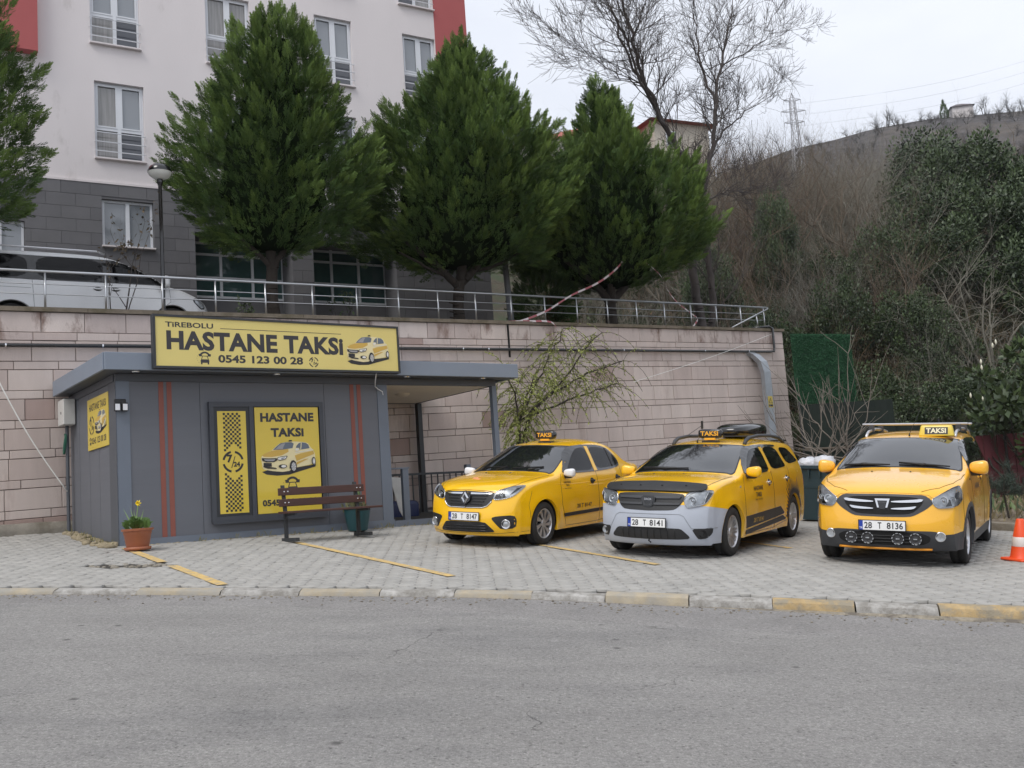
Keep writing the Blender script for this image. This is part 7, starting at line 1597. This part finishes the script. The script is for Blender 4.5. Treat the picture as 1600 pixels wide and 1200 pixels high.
# a leaning many-stemmed bare tree in front of them
t = thing('bare_tree', 'many-stemmed leaning bare tree under the evergreens at the right', 'tree', sp_hill(17.4, 36.0)); segs = []
r = np.random.default_rng(77)
for k in range(8):
    an = -1.25 + .26 * k + r.normal(0, .05); L0 = r.uniform(2.6, 4.4); top = np.array([math.sin(an) * L0, r.normal(0, .9), math.cos(an) * L0 * .9 + .7]); mid = top * .5 + np.array([-.15, r.normal(0, .1), .35]); ss = curve_segs([(r.normal(0, .08), 0, -.4), tuple(mid), tuple(top)], .075, .018, .02, 5); segs += ss
    for m in range(14):
        p = ss[r.integers(3, len(ss))][1]; d = np.array([math.sin(an) + r.normal(0, .55), r.normal(0, .5), math.cos(an) * .6 + r.normal(0, .35)]); d /= np.linalg.norm(d); L = r.uniform(.6, 1.5); q = p + d * L * .5 + np.array([0, 0, .06]); e = p + d * L + np.array([0, 0, -.12]); segs += curve_segs([tuple(p), tuple(q), tuple(e)], .016, .005, .015, 3)
        for w in range(3): dd = d + r.normal(0, .6, 3); segs += curve_segs([tuple(q), tuple(q + dd * r.uniform(.2, .4)), tuple(q + dd * r.uniform(.45, .75))], .007, .003, .01, 2)
V, F = limb_mesh(segs, n=4); ob('branches', np_mesh('branches', V, F, M['twig_grey']), t)
# bare thicket over the slope: each shrub its own object
n_s = 0; cand = []
for i in range(4000):
    x, y = rs.uniform(2, 34), 29.5 + 34 * rs.random() ** .9; px = x / y
    if not (.05 < px < .56): continue
    if y < 32 and x < 10.5 and x > 7: pass
    u_, v_ = (Vector((x, y, 0)) - Vector((KO.x, KO.y, 0))).dot(KU), (Vector((x, y, 0)) - Vector((KO.x, KO.y, 0))).dot(KV)
    if u_ < 20.3 and v_ < 9: continue
    if px > .42 and y < 40 and rs.random() < .75: continue
    if any((x - a) ** 2 + (y - b_) ** 2 < 1.0 for a, b_ in cand): continue
    cand.append((x, y))
    if len(cand) >= 290: break
for i, (x, y) in enumerate(cand):
    o = bpy.data.objects.new('bare_shrub', shrubs[i % 6]); C.objects.link(o); o.location = sp_hill(x, y); s = rs.uniform(.7, 1.25) * (1 + .008 * (y - 30)) * (1.45 if y > 50 else 1); o.scale = (s, s, s * rs.uniform(.8, 1.15)); o.rotation_euler = (rs.normal(0, .12), rs.normal(0, .12), rs.random() * 6.28)
    tag(o, 'leafless brown shrub in the thicket covering the hillside', 'shrub', 'leafless shrubs of the hillside thicket')
# taller bare trees rising out of the thicket
talls = []
M['twig_red'] = mat('reddish_twigs', (0.145, 0.105, 0.076), 0.95, var=0.25, vscale=1, two=(0.175, 0.145, 0.105))
for k in range(4):
    V, F = limb_mesh(bush_segs(np.random.default_rng(140 + k), 7, 5.6, .42, 3, .06, .34, 1.0, .17, (4, 7)), n=3); talls.append(np_mesh('thicket_tree', V, F, (M['twig_red'], M['twig_grey'])[k % 2]))
tl = [(10.2, 44), (11.6, 48), (13.0, 45.5), (12.6, 50.5), (14.3, 48.5), (15.6, 46.2), (14.9, 52), (16.6, 49.5), (17.6, 47), (18.6, 50), (17.4, 53), (19.2, 53.5), (11.2, 40.5), (13.2, 41.5), (15.3, 42.5), (12.2, 37.8), (14.6, 38.4), (16.4, 39.5), (9.2, 47), (8.6, 41.5), (10.0, 52), (20.4, 51.5), (13.6, 55), (16.2, 56), (7.4, 45), (6.4, 48), (9.0, 38), (18.0, 43.5)]
for i, (x, y) in enumerate(tl):
    o = bpy.data.objects.new('thicket_tree', talls[i % 4]); C.objects.link(o); o.location = sp_hill(x, y); s = rs.uniform(.8, 1.15) * (.8 if y < 42 else 1); o.scale = (s * 1.1, s * 1.1, s); o.rotation_euler = (rs.normal(0, .06), rs.normal(0, .06), rs.random() * 6.28); tag(o, 'tall leafless brown tree rising out of the hillside thicket', 'tree', 'tall bare trees of the hillside thicket')
# small leafy evergreens scattered in the thicket
cand2 = []
for i in range(900):
    x, y = rs.uniform(5, 30), 29.5 + 29 * rs.random() ** 1.3; px = x / y
    if not (.04 < px < .55) or any((x - a) ** 2 + (y - b_) ** 2 < 2.6 for a, b_ in cand2) or (px < .30 and rs.random() < .4): continue
    u_, v_ = (Vector((x, y, 0)) - Vector((KO.x, KO.y, 0))).dot(KU), (Vector((x, y, 0)) - Vector((KO.x, KO.y, 0))).dot(KV)
    if u_ < 20 and v_ < 10: continue
    cand2.append((x, y))
    if len(cand2) >= 130: break
for i, (x, y) in enumerate(cand2):
    o = bpy.data.objects.new('evergreen_shrub', laurels[i % 3]); C.objects.link(o); z = sp_hill(x, y); s = rs.uniform(.28, .62); o.location = (z[0], z[1], z[2] - .3 * s); o.scale = (s, s, s * rs.uniform(.7, 1.2)); o.rotation_euler = (0, 0, rs.random() * 6.28)
    tag(o, 'low dark green evergreen shrub half hidden in the brown hillside thicket', 'shrub', 'evergreen shrubs of the hillside thicket')
# ivy-clad trees standing between the bare ones
for i, (x, y, s, h, lb) in enumerate(((11.6, 41.5, .42, 1.25, 'narrow ivy-clad tree left of centre in the hillside thicket'), (9.4, 35.5, .50, .75, 'ivy-covered shrub just beyond the railing end'), (12.4, 37.0, .55, .9, 'ivy-clad tree above the green turf screen'), (14.6, 36.2, .6, .8, 'rounded ivy-clad tree right of the green turf screen'), (10.4, 32.6, .42, .6, 'low ivy mound behind the right end of the wall'), (13.6, 32.4, .55, .55, 'low ivy mound above the rubbish bin'), (16.0, 41.0, .65, .95, 'ivy-clad tree against the left edge of the evergreens'), (15.4, 32.6, .6, .6, 'spreading ivy mound below the leaning bare tree'), (8.2, 39.5, .5, 1.0, 'ivy-clad tree behind the twin trunks of the big bare tree'), (18.2, 33.0, .7, .6, 'broad ivy mound right of the leaning bare tree'))):
    t = thing('ivy_clad_tree', lb, 'tree', sp_hill(x, y), rs.random() * 6); t.scale = (s, s, h); q = ob('foliage', laurels[i % 3], t); q.location = (0, 0, .6); V, F = limb_mesh(bush_segs(np.random.default_rng(400 + i), 3, 3.6, .2, 1, .09, .5), n=4); ob('trunk', np_mesh('trunk', V, F, M['bark_dark']), t)
# ivy and dead leaves carpeting the slope
def carpet(name, n, m, size, pick, seed):
    r = np.random.default_rng(seed); x = r.uniform(2, 36, n * 3); y = 28.5 + 33 * r.random(n * 3) ** 1.4; px = x / y
    q = np.sin(x * .9 + 1.3 * np.sin(y * .5)) + np.sin(y * .8 + x * .35) ; du, dv = x - KO.x, y - KO.y; u_, v_ = du * KU.x + du * 0 + dv * KU.y, du * KV.x + dv * KV.y
    ok = (px > .02) & (px < .57) & pick(q, x, y) & ~((u_ < 19.8) & (v_ < 7)); x, y = x[ok][:n], y[ok][:n]; z = hill_z(x, y) + r.random(len(x)) ** 2 * .35
    D = np.stack([r.normal(0, .5, len(x)), -.6 + r.normal(0, .5, len(x)), .6 + r.normal(0, .4, len(x))], 1); V, F, T = scatter(LEAF[0], LEAF[1], np.stack([x, y, z], 1), D, size * r.uniform(.6, 1.4, len(x)), np.clip(r.normal(.35, .22, len(x)), 0, 1), r)
    tag(ob(name, np_mesh(name, V, F, m, T)), kind='stuff')
carpet('ivy_cover', 60000, M['ivy'], .24, lambda q, x, y: (q > -.3) | (x / y > .44) | ((x / y > .08) & (x / y < .22) & (y < 44)), 61); carpet('dead_leaf_cover', 30000, M['dead_leaf'], .20, lambda q, x, y: q < .5, 62)

# ---- the big bare tree at the end of the terrace
bt = thing('bare_tree', 'large leafless tree rising behind the cypress trees against the sky', 'tree', mtx=KM @ Matrix.Translation((19.1, 5.5, wz(4.0, 19.1)))); r = np.random.default_rng(21); segs = []
def twigs(p, d, L, q, l, lev, kink=.15, up=.12):
    n = 3; nodes = []
    for i in range(n):
        d = d + r.normal(0, kink, 3) + np.array([0, 0, up]); d /= np.linalg.norm(d); p2 = p + d * L / n; q2 = max(.0045, q * .80); segs.append((p, p2, q, q2)); nodes.append((p2, d.copy(), q2)); p, q = p2, q2
    if l < lev:
        for k in range(5 if l < lev - 1 else 5):
            pp, dd, qq = nodes[min(2, int(r.random() * 3))]; nd = dd + r.normal(0, .42, 3); nd /= np.linalg.norm(nd); twigs(pp, nd, L * r.uniform(.5, .8), max(.0055, qq * .66), l + 1, lev, kink, up)
limbs = [([(0, 0, -.3), (-.15, 0, 1.5), (-.3, 0, 3.4), (.2, 0, 5.4)], .26, .18), ([(.35, .1, -.3), (.5, 0, 1.5), (.45, 0, 3.4), (.5, 0, 5.2)], .2, .14),
         ([(.2, 0, 5.4), (-.7, 0, 6.7), (-1.35, .2, 8.2), (-1.7, .3, 9.8), (-2.2, .3, 11.6)], .16, .045), ([(-.7, 0, 6.7), (-1.9, -.2, 8.0), (-2.8, -.4, 9.4), (-3.5, -.4, 10.5)], .10, .03), ([(-1.35, .2, 8.2), (-2.3, .2, 9.6), (-2.8, .2, 11.6)], .08, .03),
         ([(.4, 0, 5.2), (1.1, -.1, 6.6), (1.55, 0, 8.2), (2.0, 0, 9.6), (2.7, 0, 11.4)], .15, .04), ([(1.55, 0, 8.2), (1.2, .2, 9.8), (1.3, .3, 11.6)], .08, .03), ([(1.1, -.1, 6.6), (2.6, .3, 7.8), (4.2, .4, 8.8)], .07, .025), ([(-1.7, .3, 9.8), (-.9, .4, 11.2), (-.6, .5, 12.2)], .05, .025), ([(2.0, 0, 9.6), (3.4, -.2, 10.4), (4.6, -.3, 11.2)], .05, .02), ([(.5, 0, 4.6), (1.8, .2, 5.3), (3.2, .4, 5.5), (4.4, .5, 5.7)], .05, .016), ([(-1.9, -.2, 8.0), (-3.2, .1, 8.5), (-4.3, 0, 8.9)], .04, .015)]
limbs = [(p_, a_ * .6, b_ * .6) for p_, a_, b_ in limbs]
for pts, r0, r1 in limbs:
    ss = curve_segs(pts, r0, r1, .03, 5); segs += ss
    if r1 > .1: continue
    for k in range(2, len(ss)):
        p0, p1, q0, q1 = ss[k]; d = (p1 - p0) / np.linalg.norm(p1 - p0)
        for m in range(2): nd = d + r.normal(0, .65, 3) * np.array([1, .8, .8]); nd /= np.linalg.norm(nd); twigs(p1, nd, r.uniform(.8, 1.5), min(.022, q1 * .5), 0, 2)
    twigs(ss[-1][1], (ss[-1][1] - ss[-1][0]) / np.linalg.norm(ss[-1][1] - ss[-1][0]), 1.25, ss[-1][3], 0, 3)
big = [s for s in segs if s[2] > .03]; small = [s for s in segs if s[2] <= .03]
V, F = limb_mesh(big, n=8); ob('trunk', np_mesh('trunk', V, F, M['twig_dark'], smooth=True), bt); V, F = limb_mesh(small, n=3); ob('crown', np_mesh('crown', V, F, M['twig_dark']), bt)

# ---- willow-leaved tree growing by the canopy
wt = thing('willow_tree', 'small willow-like tree with drooping light green shoots in front of the wall', 'tree', mtx=KM @ Matrix.Translation((8.9, 2.1, gK(8.9, 2.1)))); r = np.random.default_rng(33); segs = []; LP, LD = [], []
stems = [[(0, 0, -.1), (.12, 0, 1.2), (.35, 0, 2.2), (.95, 0, 3.2)], [(.05, .1, -.1), (.25, .1, 1.1), (.7, .1, 2.1), (2.2, .2, 2.9), (3.6, .1, 3.35)], [(.0, 0, 0), (.1, -.1, 1.4), (.1, -.1, 2.3), (-.2, -.1, 3.1)], [(.3, 0, 1.9), (1.3, -.2, 2.7), (2.2, -.2, 3.6), (2.7, -.2, 3.95)], [(.2, 0, 1.8), (.8, 0, 2.8), (1.5, 0, 3.7), (1.7, 0, 4.05)], [(.6, 0, 2.0), (1.8, -.1, 2.4), (3.1, -.2, 2.75)], [(0.05, 0, .75), (.32, -.1, 1.05)]]
for i, st in enumerate(stems):
    ss = curve_segs(st, .05 if i < 3 else .03, .009, .015, 6); segs += ss
    if i == 6: continue
    for k in range(len(ss) // 3, len(ss)):
        for m in range(4 if i < 3 else 3):
            p = ss[k][1]; d = r.normal(0, 1, 3); d[2] = abs(d[2]) * .4; d /= np.linalg.norm(d); L = r.uniform(.5, 1.05) * (1.2 if p[2] > 2 else .6); pts = [p]
            for j in range(5): d = d + np.array([0, 0, -.34]); d /= np.linalg.norm(d); pts.append(pts[-1] + d * L / 5)
            for a, b_ in zip(pts[:-1], pts[1:]): segs.append((a, b_, .005, .004)); dens = (10.0 if p[0] < 1.9 else 4.0); nn = r.poisson(dens); f = r.random(nn); LP += [a + (b_ - a) * q for q in f]; LD += [(b_ - a) / np.linalg.norm(b_ - a) + r.normal(0, .45, 3) for q in f]
V, F = limb_mesh(segs, n=5); ob('branches', np_mesh('branches', V, F, M['bark_dark']), wt)
NL = (np.array([(0, 0, 0), (.13, 0, .45), (0, 0, 1), (-.13, 0, .45)]), LEAF[1]); V, F, T = scatter(NL[0], NL[1], np.array(LP), np.array(LD), r.uniform(.045, .10, len(LP)), np.clip(r.normal(.45, .25, len(LP)), 0, 1), r)
M['willow'] = mat('willow_leaf', (0.17, 0.20, 0.045), .6, var=.15, tint=(.44, .48, .13)); ob('leaves', np_mesh('leaves', V, F, M['willow'], T), wt)

# ---- young tree and low plants on the terrace
def sapling(u, v, h, label, seed, leafm, nl, stems=3, lsize=.09, cat='tree', name='young_tree', low=.45):
    r = np.random.default_rng(seed); t = thing(name, label, cat, mtx=KM @ Matrix.Translation((u, v, wz(4.0, u)))); segs = bush_segs(r, stems, h, .22, 2, .018, .5, .9, .14, (3, 5)); V, F = limb_mesh(segs, n=4); ob('branches', np_mesh('branches', V, F, M['twig_dark']), t)
    ends = [s for s in segs if s[1][2] > h * low]; idx = r.integers(0, len(ends), nl); P = np.array([ends[i][0] + (ends[i][1] - ends[i][0]) * r.random() + r.normal(0, .02, 3) for i in idx]); D = r.normal(0, 1, (nl, 3)) + np.array([0, 0, -.2]); V, F, T = scatter(LEAF[0], LEAF[1], P, D, lsize * r.uniform(.6, 1.3, nl), r.random(nl), r); ob('leaves', np_mesh('leaves', V, F, leafm, T), t); return t
M['brown_leaf'] = mat('bronze_leaf', (.065, .05, .03), .7, var=.2, tint=(.14, .10, .055))
sapling(1.15, 4.1, 2.6, 'thin young tree with few bronze leaves in front of the silver van', 41, M['brown_leaf'], 130)
sapling(6.0, 4.3, 1.15, 'sparse dark sapling in front of the second shop window', 42, M['laurel'], 120, 3, .08, 'plant', 'sapling', .2); sapling(3.7, 3.9, .75, 'low leafy plant at the foot of the first cypress', 43, M['laurel'], 160, 4, .08, 'plant', 'sapling', .1)
jn = thing('juniper_bush', 'rounded dark juniper bush behind the railing between two cypress trunks', 'bush', mtx=KM @ Matrix.Translation((12.9, 5.6, wz(4.0, 12.9)))); r = np.random.default_rng(51); n = 1500; o_ = r.normal(0, 1, (n, 3)); o_ /= np.linalg.norm(o_, axis=1, keepdims=True); P = o_ * np.array([.85, .8, 1.15]) * (r.random((n, 1)) ** .25) + np.array([0, 0, 1.15]); V, F, T = scatter(SPR[0], SPR[1], P, o_ + np.array([0, 0, .6]), r.uniform(.22, .36, n), np.clip(r.normal(.08, .08, n), 0, 1), r, SPR[2] * .3); ob('foliage', np_mesh('foliage', V, F, M['cypress'], T), jn)
pl = thing('dry_palm', 'withered brown palm fronds hanging behind the railing', 'plant', mtx=KM @ Matrix.Translation((14.0, 6.5, wz(4.0, 14)))); r = np.random.default_rng(52); n = 260; P = np.stack([r.normal(0, .12, n), r.normal(0, .12, n), r.uniform(1.1, 1.9, n)], 1); D = np.stack([r.normal(0, .25, n), r.normal(0, .25, n), -np.ones(n)], 1); V, F, T = scatter(NL[0] * np.array([.35, 1, 1]), NL[1], P, D, r.uniform(.5, .9, n), r.random(n), r); ob('fronds', np_mesh('fronds', V, F, mat('dry_frond', (.13, .065, .035), .9, tint=(.22, .13, .07)), T), pl); mb = MB(); mb.tube([(0, 0, -.2), (0, 0, 1.8)], [.12, .1], 8); mb.build('trunk', M['bark_dark'], pl)

# ---- bed plants on the right
tr = thing('bare_tree', 'small pale bare tree with V-shaped stems behind the bin and green screen', 'tree', (6.75, 21.2, float(G(6.75, 21.2)) + .05)); r = np.random.default_rng(71); segs = []
for a, b_ in (((.0, 0, 0), (-.45, .1, 1.05)), ((.12, 0, 0), (.22, 0, 1.3))):
    segs += curve_segs([a, tuple(np.array(a) * .5 + np.array(b_) * .5 + np.array([.05, 0, .1])), b_], .045, .03, .01)
    for k in range(8):
        ang = r.uniform(-1.25, 1.25); d = np.array([math.sin(ang) * 1.1, r.normal(0, .3), math.cos(ang) + .25]); L = r.uniform(1.0, 1.9); p = np.array(b_) - np.array([0, 0, r.uniform(0, .45)]); e = p + d / np.linalg.norm(d) * L; m_ = p * .5 + e * .5 + np.array([d[0] * .12, 0, -.14]); s1 = curve_segs([tuple(p), tuple(m_), tuple(e)], .017, .006, .015, 5); segs += s1
        for q in range(7): s_ = s1[r.integers(2, len(s1))]; dd = (s_[1] - s_[0]) / np.linalg.norm(s_[1] - s_[0]) + r.normal(0, .5, 3) + np.array([0, 0, .2]); segs += curve_segs([tuple(s_[1]), tuple(s_[1] + dd * .25), tuple(s_[1] + dd * r.uniform(.35, .7))], .007, .003, .01, 2)
V, F = limb_mesh(segs, n=5); ob('branches', np_mesh('branches', V, F, mat('pale_bare_twigs', (.19, .165, .14), .9, var=.2)), tr)
pn = thing('small_pine', 'small dark pine sapling at the bed kerb right of the third taxi', 'tree', (8.25, 17.15, float(G(8.25, 17.15)) + .1)); r = np.random.default_rng(72); n = 2600; c = r.integers(0, 16, n); cc = np.stack([r.normal(0, .16, 16), r.normal(0, .16, 16), r.uniform(.42, .92, 16)], 1); P = cc[c] + r.normal(0, .045, (n, 3)); V, F, T = scatter(np.array([(-.02, 0, 0), (.02, 0, 0), (0, 0, 1.)]), np.array([(0, 1, 2)]), P, r.normal(0, 1, (n, 3)) + np.array([0, 0, .3]), r.uniform(.10, .17, n), r.random(n), r)
ob('needles', np_mesh('needles', V, F, mat('pine_needles', (.022, .035, .028), .7, tint=(.055, .08, .055)), T), pn); V, F = limb_mesh(curve_segs([(0, 0, -.1), (-.04, 0, .35), (.02, 0, .85)], .022, .01, .006) + [(np.array([-.02, 0, .4]), q, .008, .005) for q in cc], n=5); ob('trunk', np_mesh('trunk', V, F, M['bark_dark']), pn)
mg = thing('magnolia_bush', 'broad-leaved bush with upright white buds at the right edge', 'bush', (11.05, 21.9, float(G(11.05, 21.9)))); r = np.random.default_rng(73); V, F, T = leaf_cloud(r, 34, 42, 1.05, 1.35, .21, zc=2.2); ob('leaves', np_mesh('leaves', V, F, M['laurel'], T), mg)
V, F = limb_mesh(bush_segs(r, 5, 2.8, .3, 2, .04, .4), n=5); ob('branches', np_mesh('branches', V, F, M['bark_dark']), mg)
M['bud'] = mat('white_bud', (.72, .70, .56), .6, var=.05)
for k in range(17):
    a = r.random() * 6.28; e = r.uniform(-.3, 1); q = MB(); p = Vector((1.1 * math.cos(a) * math.sqrt(max(0, 1 - e * e)), 1.1 * math.sin(a) * math.sqrt(max(0, 1 - e * e)) - .2, 2.25 + 1.35 * e)); q.lathe([(0, 0), (.02, .03), (.024, .065), (.011, .11), (0, .125)], 8, mtx=Matrix.Translation(p)); q.build('bud', M['bud'], mg, smooth=True)
# low green growth and dry grass in the bed and at the slope's foot
def tufts(name, n, region, size, m, seed):
    r = np.random.default_rng(seed); x = r.uniform(region[0], region[1], n); y = r.uniform(region[2], region[3], n); ok = y > np.maximum(18.75 - 1.08 * (x - 5.3) + .3, 0); x, y = x[ok], y[ok]; n = len(x); z = np.where(y > 28.5, hill_z(x, np.maximum(y, 28.5)), G(x, y) + .10)
    V, F, T = scatter(NL[0], NL[1], np.stack([x, y, z], 1), np.stack([r.normal(0, .5, n), r.normal(0, .5, n), np.ones(n)], 1), size * r.uniform(.5, 1.4, n), r.random(n), r); tag(ob(name, np_mesh(name, V, F, m, T)), kind='stuff')
tufts('dry_grass', 5000, (6.5, 18, 15.8, 28), .16, mat('dry_grass_blades', (.13, .11, .06), .9, tint=(.26, .22, .13)), 81); tufts('ground_leaves', 3500, (8, 20, 18, 30), .20, M['ivy'], 82)
V, F, T = leaf_cloud(np.random.default_rng(84), 26, 90, 2.6, .9, .17, zc=.9)
hd = thing('bramble_hedge', 'tangled bramble hanging over the red sheet fence at the right', 'bush', (12.6, 23.4, 1.3)); q = ob('leaves', np_mesh('leaves', V, F, M['ivy'], T), hd); V, F = limb_mesh(bush_segs(np.random.default_rng(85), 12, 2.4, 1.2, 2, .014, .1), n=3); ob('stems', np_mesh('stems', V, F, M['twig_brown']), hd)

# ---- far away: houses, pylon, ridge trees
M['roof'] = mat('red_roof_tiles', (.36, .10, .075), .85, var=.15, vscale=.6, bump=.4, bscale=5, vmap=(1, 4, 1)); M['house'] = mat('pale_house_wall', (.62, .58, .57), .9, var=.05)
def house(name, label, x, y, z0, z1, w, d, rh, az, wm, windows=()):
    t = thing(name, label, 'house', (x, y, z0), R(az)); h = z1 - z0; mb = MB(); mb.box(-w / 2, w / 2, 0, d, 0, h); mb.build('wall', wm, t)
    mb = MB(); e = .6; mb.add([(-w / 2 - e, -e, h - .1), (w / 2 + e, -e, h - .1), (w / 2 + e, d + e, h - .1), (-w / 2 - e, d + e, h - .1), (-w / 2 + 2, d / 2, h + rh), (w / 2 - 2, d / 2, h + rh)], [(0, 1, 5, 4), (1, 2, 5), (2, 3, 4, 5), (3, 0, 4), (3, 2, 1, 0)]); mb.build('roof', M['roof'], t)
    for (a, b_, c, dd) in windows: q = MB(); q.box(a, b_, -.05, .02, c, dd); f = q.build('window', M['pvc'], t); q = MB(); q.box(a + .1, b_ - .1, -.08, -.052, c + .1, dd - .1); q.build('pane', M['pane_dark'], f)
    return t
DR = mat('dark_roof_tiles', (.10, .085, .09), .9)
house('house', 'house with a red tiled roof seen between the second and third cypress', 5.6, 72, 14, 28.2, 8, 9, 2.2, -20, M['house'], ((1.2, 2.2, 11, 12.6),))
house('house', 'cream house with a red roof ridge behind the big bare tree', 14.3, 74, 14, 29.4, 5, 9, 1.2, 25, mat('cream_house_wall', (.58, .53, .45), .9, var=.05), ((-1.5, -.6, 13.4, 14.6),))
house('house', 'small white house with a dark roof on the far ridge', 143.6, 296, 107.5, 111.8, 6.0, 5, 1.5, -10, M['house'])
for q in [o for o in bpy.data.objects if o.parent and 'far ridge' in o.parent.get('label', '') and o.name.startswith('roof')]: q.data.materials[0] = DR
ft = thing('far_cypress', 'slender dark cypress on the far ridge beside the white house', 'tree', (138.3, 297, 107.3)); r = np.random.default_rng(91); n = 500; z = r.random(n) ** 1.1; th = r.random(n) * 6.28; rad = 1.15 * np.sin(np.clip(z * 1.05 + .12, 0, 1) * math.pi) ** .7 * (1 - z * .45); V, F, T = scatter(SPR[0], SPR[1], np.stack([rad * np.cos(th), rad * np.sin(th), z * 6.6], 1), np.stack([np.cos(th) * .4, np.sin(th) * .4, np.ones(n)], 1), r.uniform(.7, 1.2, n), np.clip(r.normal(.1, .1, n), 0, 1), r); ob('crown', np_mesh('crown', V, F, M['cypress'], T), ft); mb = MB(); mb.tube([(0, 0, -1), (0, 0, 3)], .25, 6); mb.build('trunk', M['bark_dark'], ft)
M['twig_far'] = mat('far_bare_branches', (.055, .050, .046), .95, var=.15)
far_tree = []
for k in range(3): V, F = limb_mesh(bush_segs(np.random.default_rng(120 + k), 3, 5.5, .35, 3, .14, .35, 1.0, .18, (4, 6)), n=3); far_tree.append(np_mesh('ridge_tree', V, F, M['twig_far']))
for i, (x, s) in enumerate(((117.5, 1.1), (120.6, 1.35), (123.0, .9), (130.5, .8), (150.5, 1.25), (155, 1.0), (158.5, 1.2), (163, 1.1), (147.6, .9))):
    o = bpy.data.objects.new('ridge_tree', far_tree[i % 3]); C.objects.link(o); o.location = (x, 297, far_z(x, 297) - .3); o.scale = (s, s, s); o.rotation_euler = (0, 0, i * 1.3); tag(o, 'tiny bare tree silhouetted on the ridge of the far hill', 'tree', 'bare trees on the far ridge')
for i in range(290):
    x, y = rs.uniform(70, 175), rs.uniform(190, 299)
    if i < 70: y = rs.uniform(292, 299)
    o = bpy.data.objects.new('far_shrub', far_tree[i % 3]); C.objects.link(o); o.location = (x, y, far_z(x, y) - .2); s = rs.uniform(.45, .85) * (1 if i >= 70 else .45); o.scale = (s * 1.3, s * 1.3, s); o.rotation_euler = (0, 0, rs.random() * 6); tag(o, 'bare shrub dotting the slope of the far hill', 'shrub', 'bare shrubs of the far hill')
M['pylon'] = mat('pylon_steel', (.42, .42, .44), .6, metal=.3, var=.05)
py_ = thing('pylon', 'lattice power pylon on the hill right of the big bare tree', 'pylon', (77.6, 250, far_z(77.6, 250) - 2)); Hp = 101.3 - (far_z(77.6, 250) - 2); mb = MB()
def lat(w0, w1, z0, z1, n):
    for sx in (-1, 1):
        for sy in (-1, 1): mb.tube([(sx * w0, sy * w0, z0), (sx * w1, sy * w1, z1)], .10, 4)
    for k in range(n):
        a, b_ = k / n, (k + 1) / n; wa, wb = w0 + (w1 - w0) * a, w0 + (w1 - w0) * b_; za, zb = z0 + (z1 - z0) * a, z0 + (z1 - z0) * b_
        for sy in (-1, 1): mb.tube([(-wa, sy * wa, za), (wb, sy * wb, zb)], .055, 3); mb.tube([(wa, sy * wa, za), (-wb, sy * wb, zb)], .055, 3)
        for sx in (-1, 1): mb.tube([(sx * wa, -wa, za), (sx * wb, wb, zb)], .055, 3); mb.tube([(sx * wa, wa, za), (sx * wb, -wb, zb)], .055, 3)
lat(1.5, .75, 0, Hp * .62, 6); lat(.75, .6, Hp * .62, Hp - 2, 5); lat(.6, .03, Hp - 2, Hp, 1); mb.build('tower', M['pylon'], py_); arms = []
for z, w in ((Hp - 2.2, 2.2), (Hp - 5.2, 3.2), (Hp - 8.2, 2.6)):
    for sx in (-1, 1):
        q = MB(); q.tube([(0, -.6, z), (sx * w, 0, z + .3)], .08, 4); q.tube([(0, .6, z), (sx * w, 0, z + .3)], .08, 4); q.tube([(0, 0, z + 1.0), (sx * w, 0, z + .35)], .06, 4); q.tube([(sx * w, 0, z + .3), (sx * w, 0, z - .9)], .07, 4); q.build('cross_arm', M['pylon'], py_); arms.append((sx * w, z - .9))
for i, (dx, z) in enumerate(arms):
    a = Vector((77.6 + dx, 250, far_z(77.6, 250) - 2 + z)); b_ = Vector((190 + dx, 262, a.z + 26 + dx * .4)); mb = MB(); mb.tube([a.lerp(b_, k / 20) - Vector((0, 0, 5.0 * math.sin(math.pi * k / 20))) for k in range(21)], .013, 4); tag(mb.build('power_line', M['pylon']), 'power line running right from the hill pylon across the sky', 'cable', 'power lines from the pylon')
# ================================================================== AIR
hz = MB(); hz.box(-330, 470, -60, 345, -24, 128); haze = hz.build('haze', None) if False else None
me = mesh_from('haze', hz.V, hz.F, []); haze = ob('haze', me); haze['kind'] = 'stuff'
hm = bpy.data.materials.new('pale_haze'); hm.use_nodes = True; n_ = hm.node_tree.nodes; n_.clear(); o_ = n_.new('ShaderNodeOutputMaterial'); v_ = n_.new('ShaderNodeVolumePrincipled'); v_.inputs['Color'].default_value = (.92, .95, 1, 1); v_.inputs['Density'].default_value = 0.0002; hm.node_tree.links.new(v_.outputs[0], o_.inputs['Volume']); me.materials.append(hm)
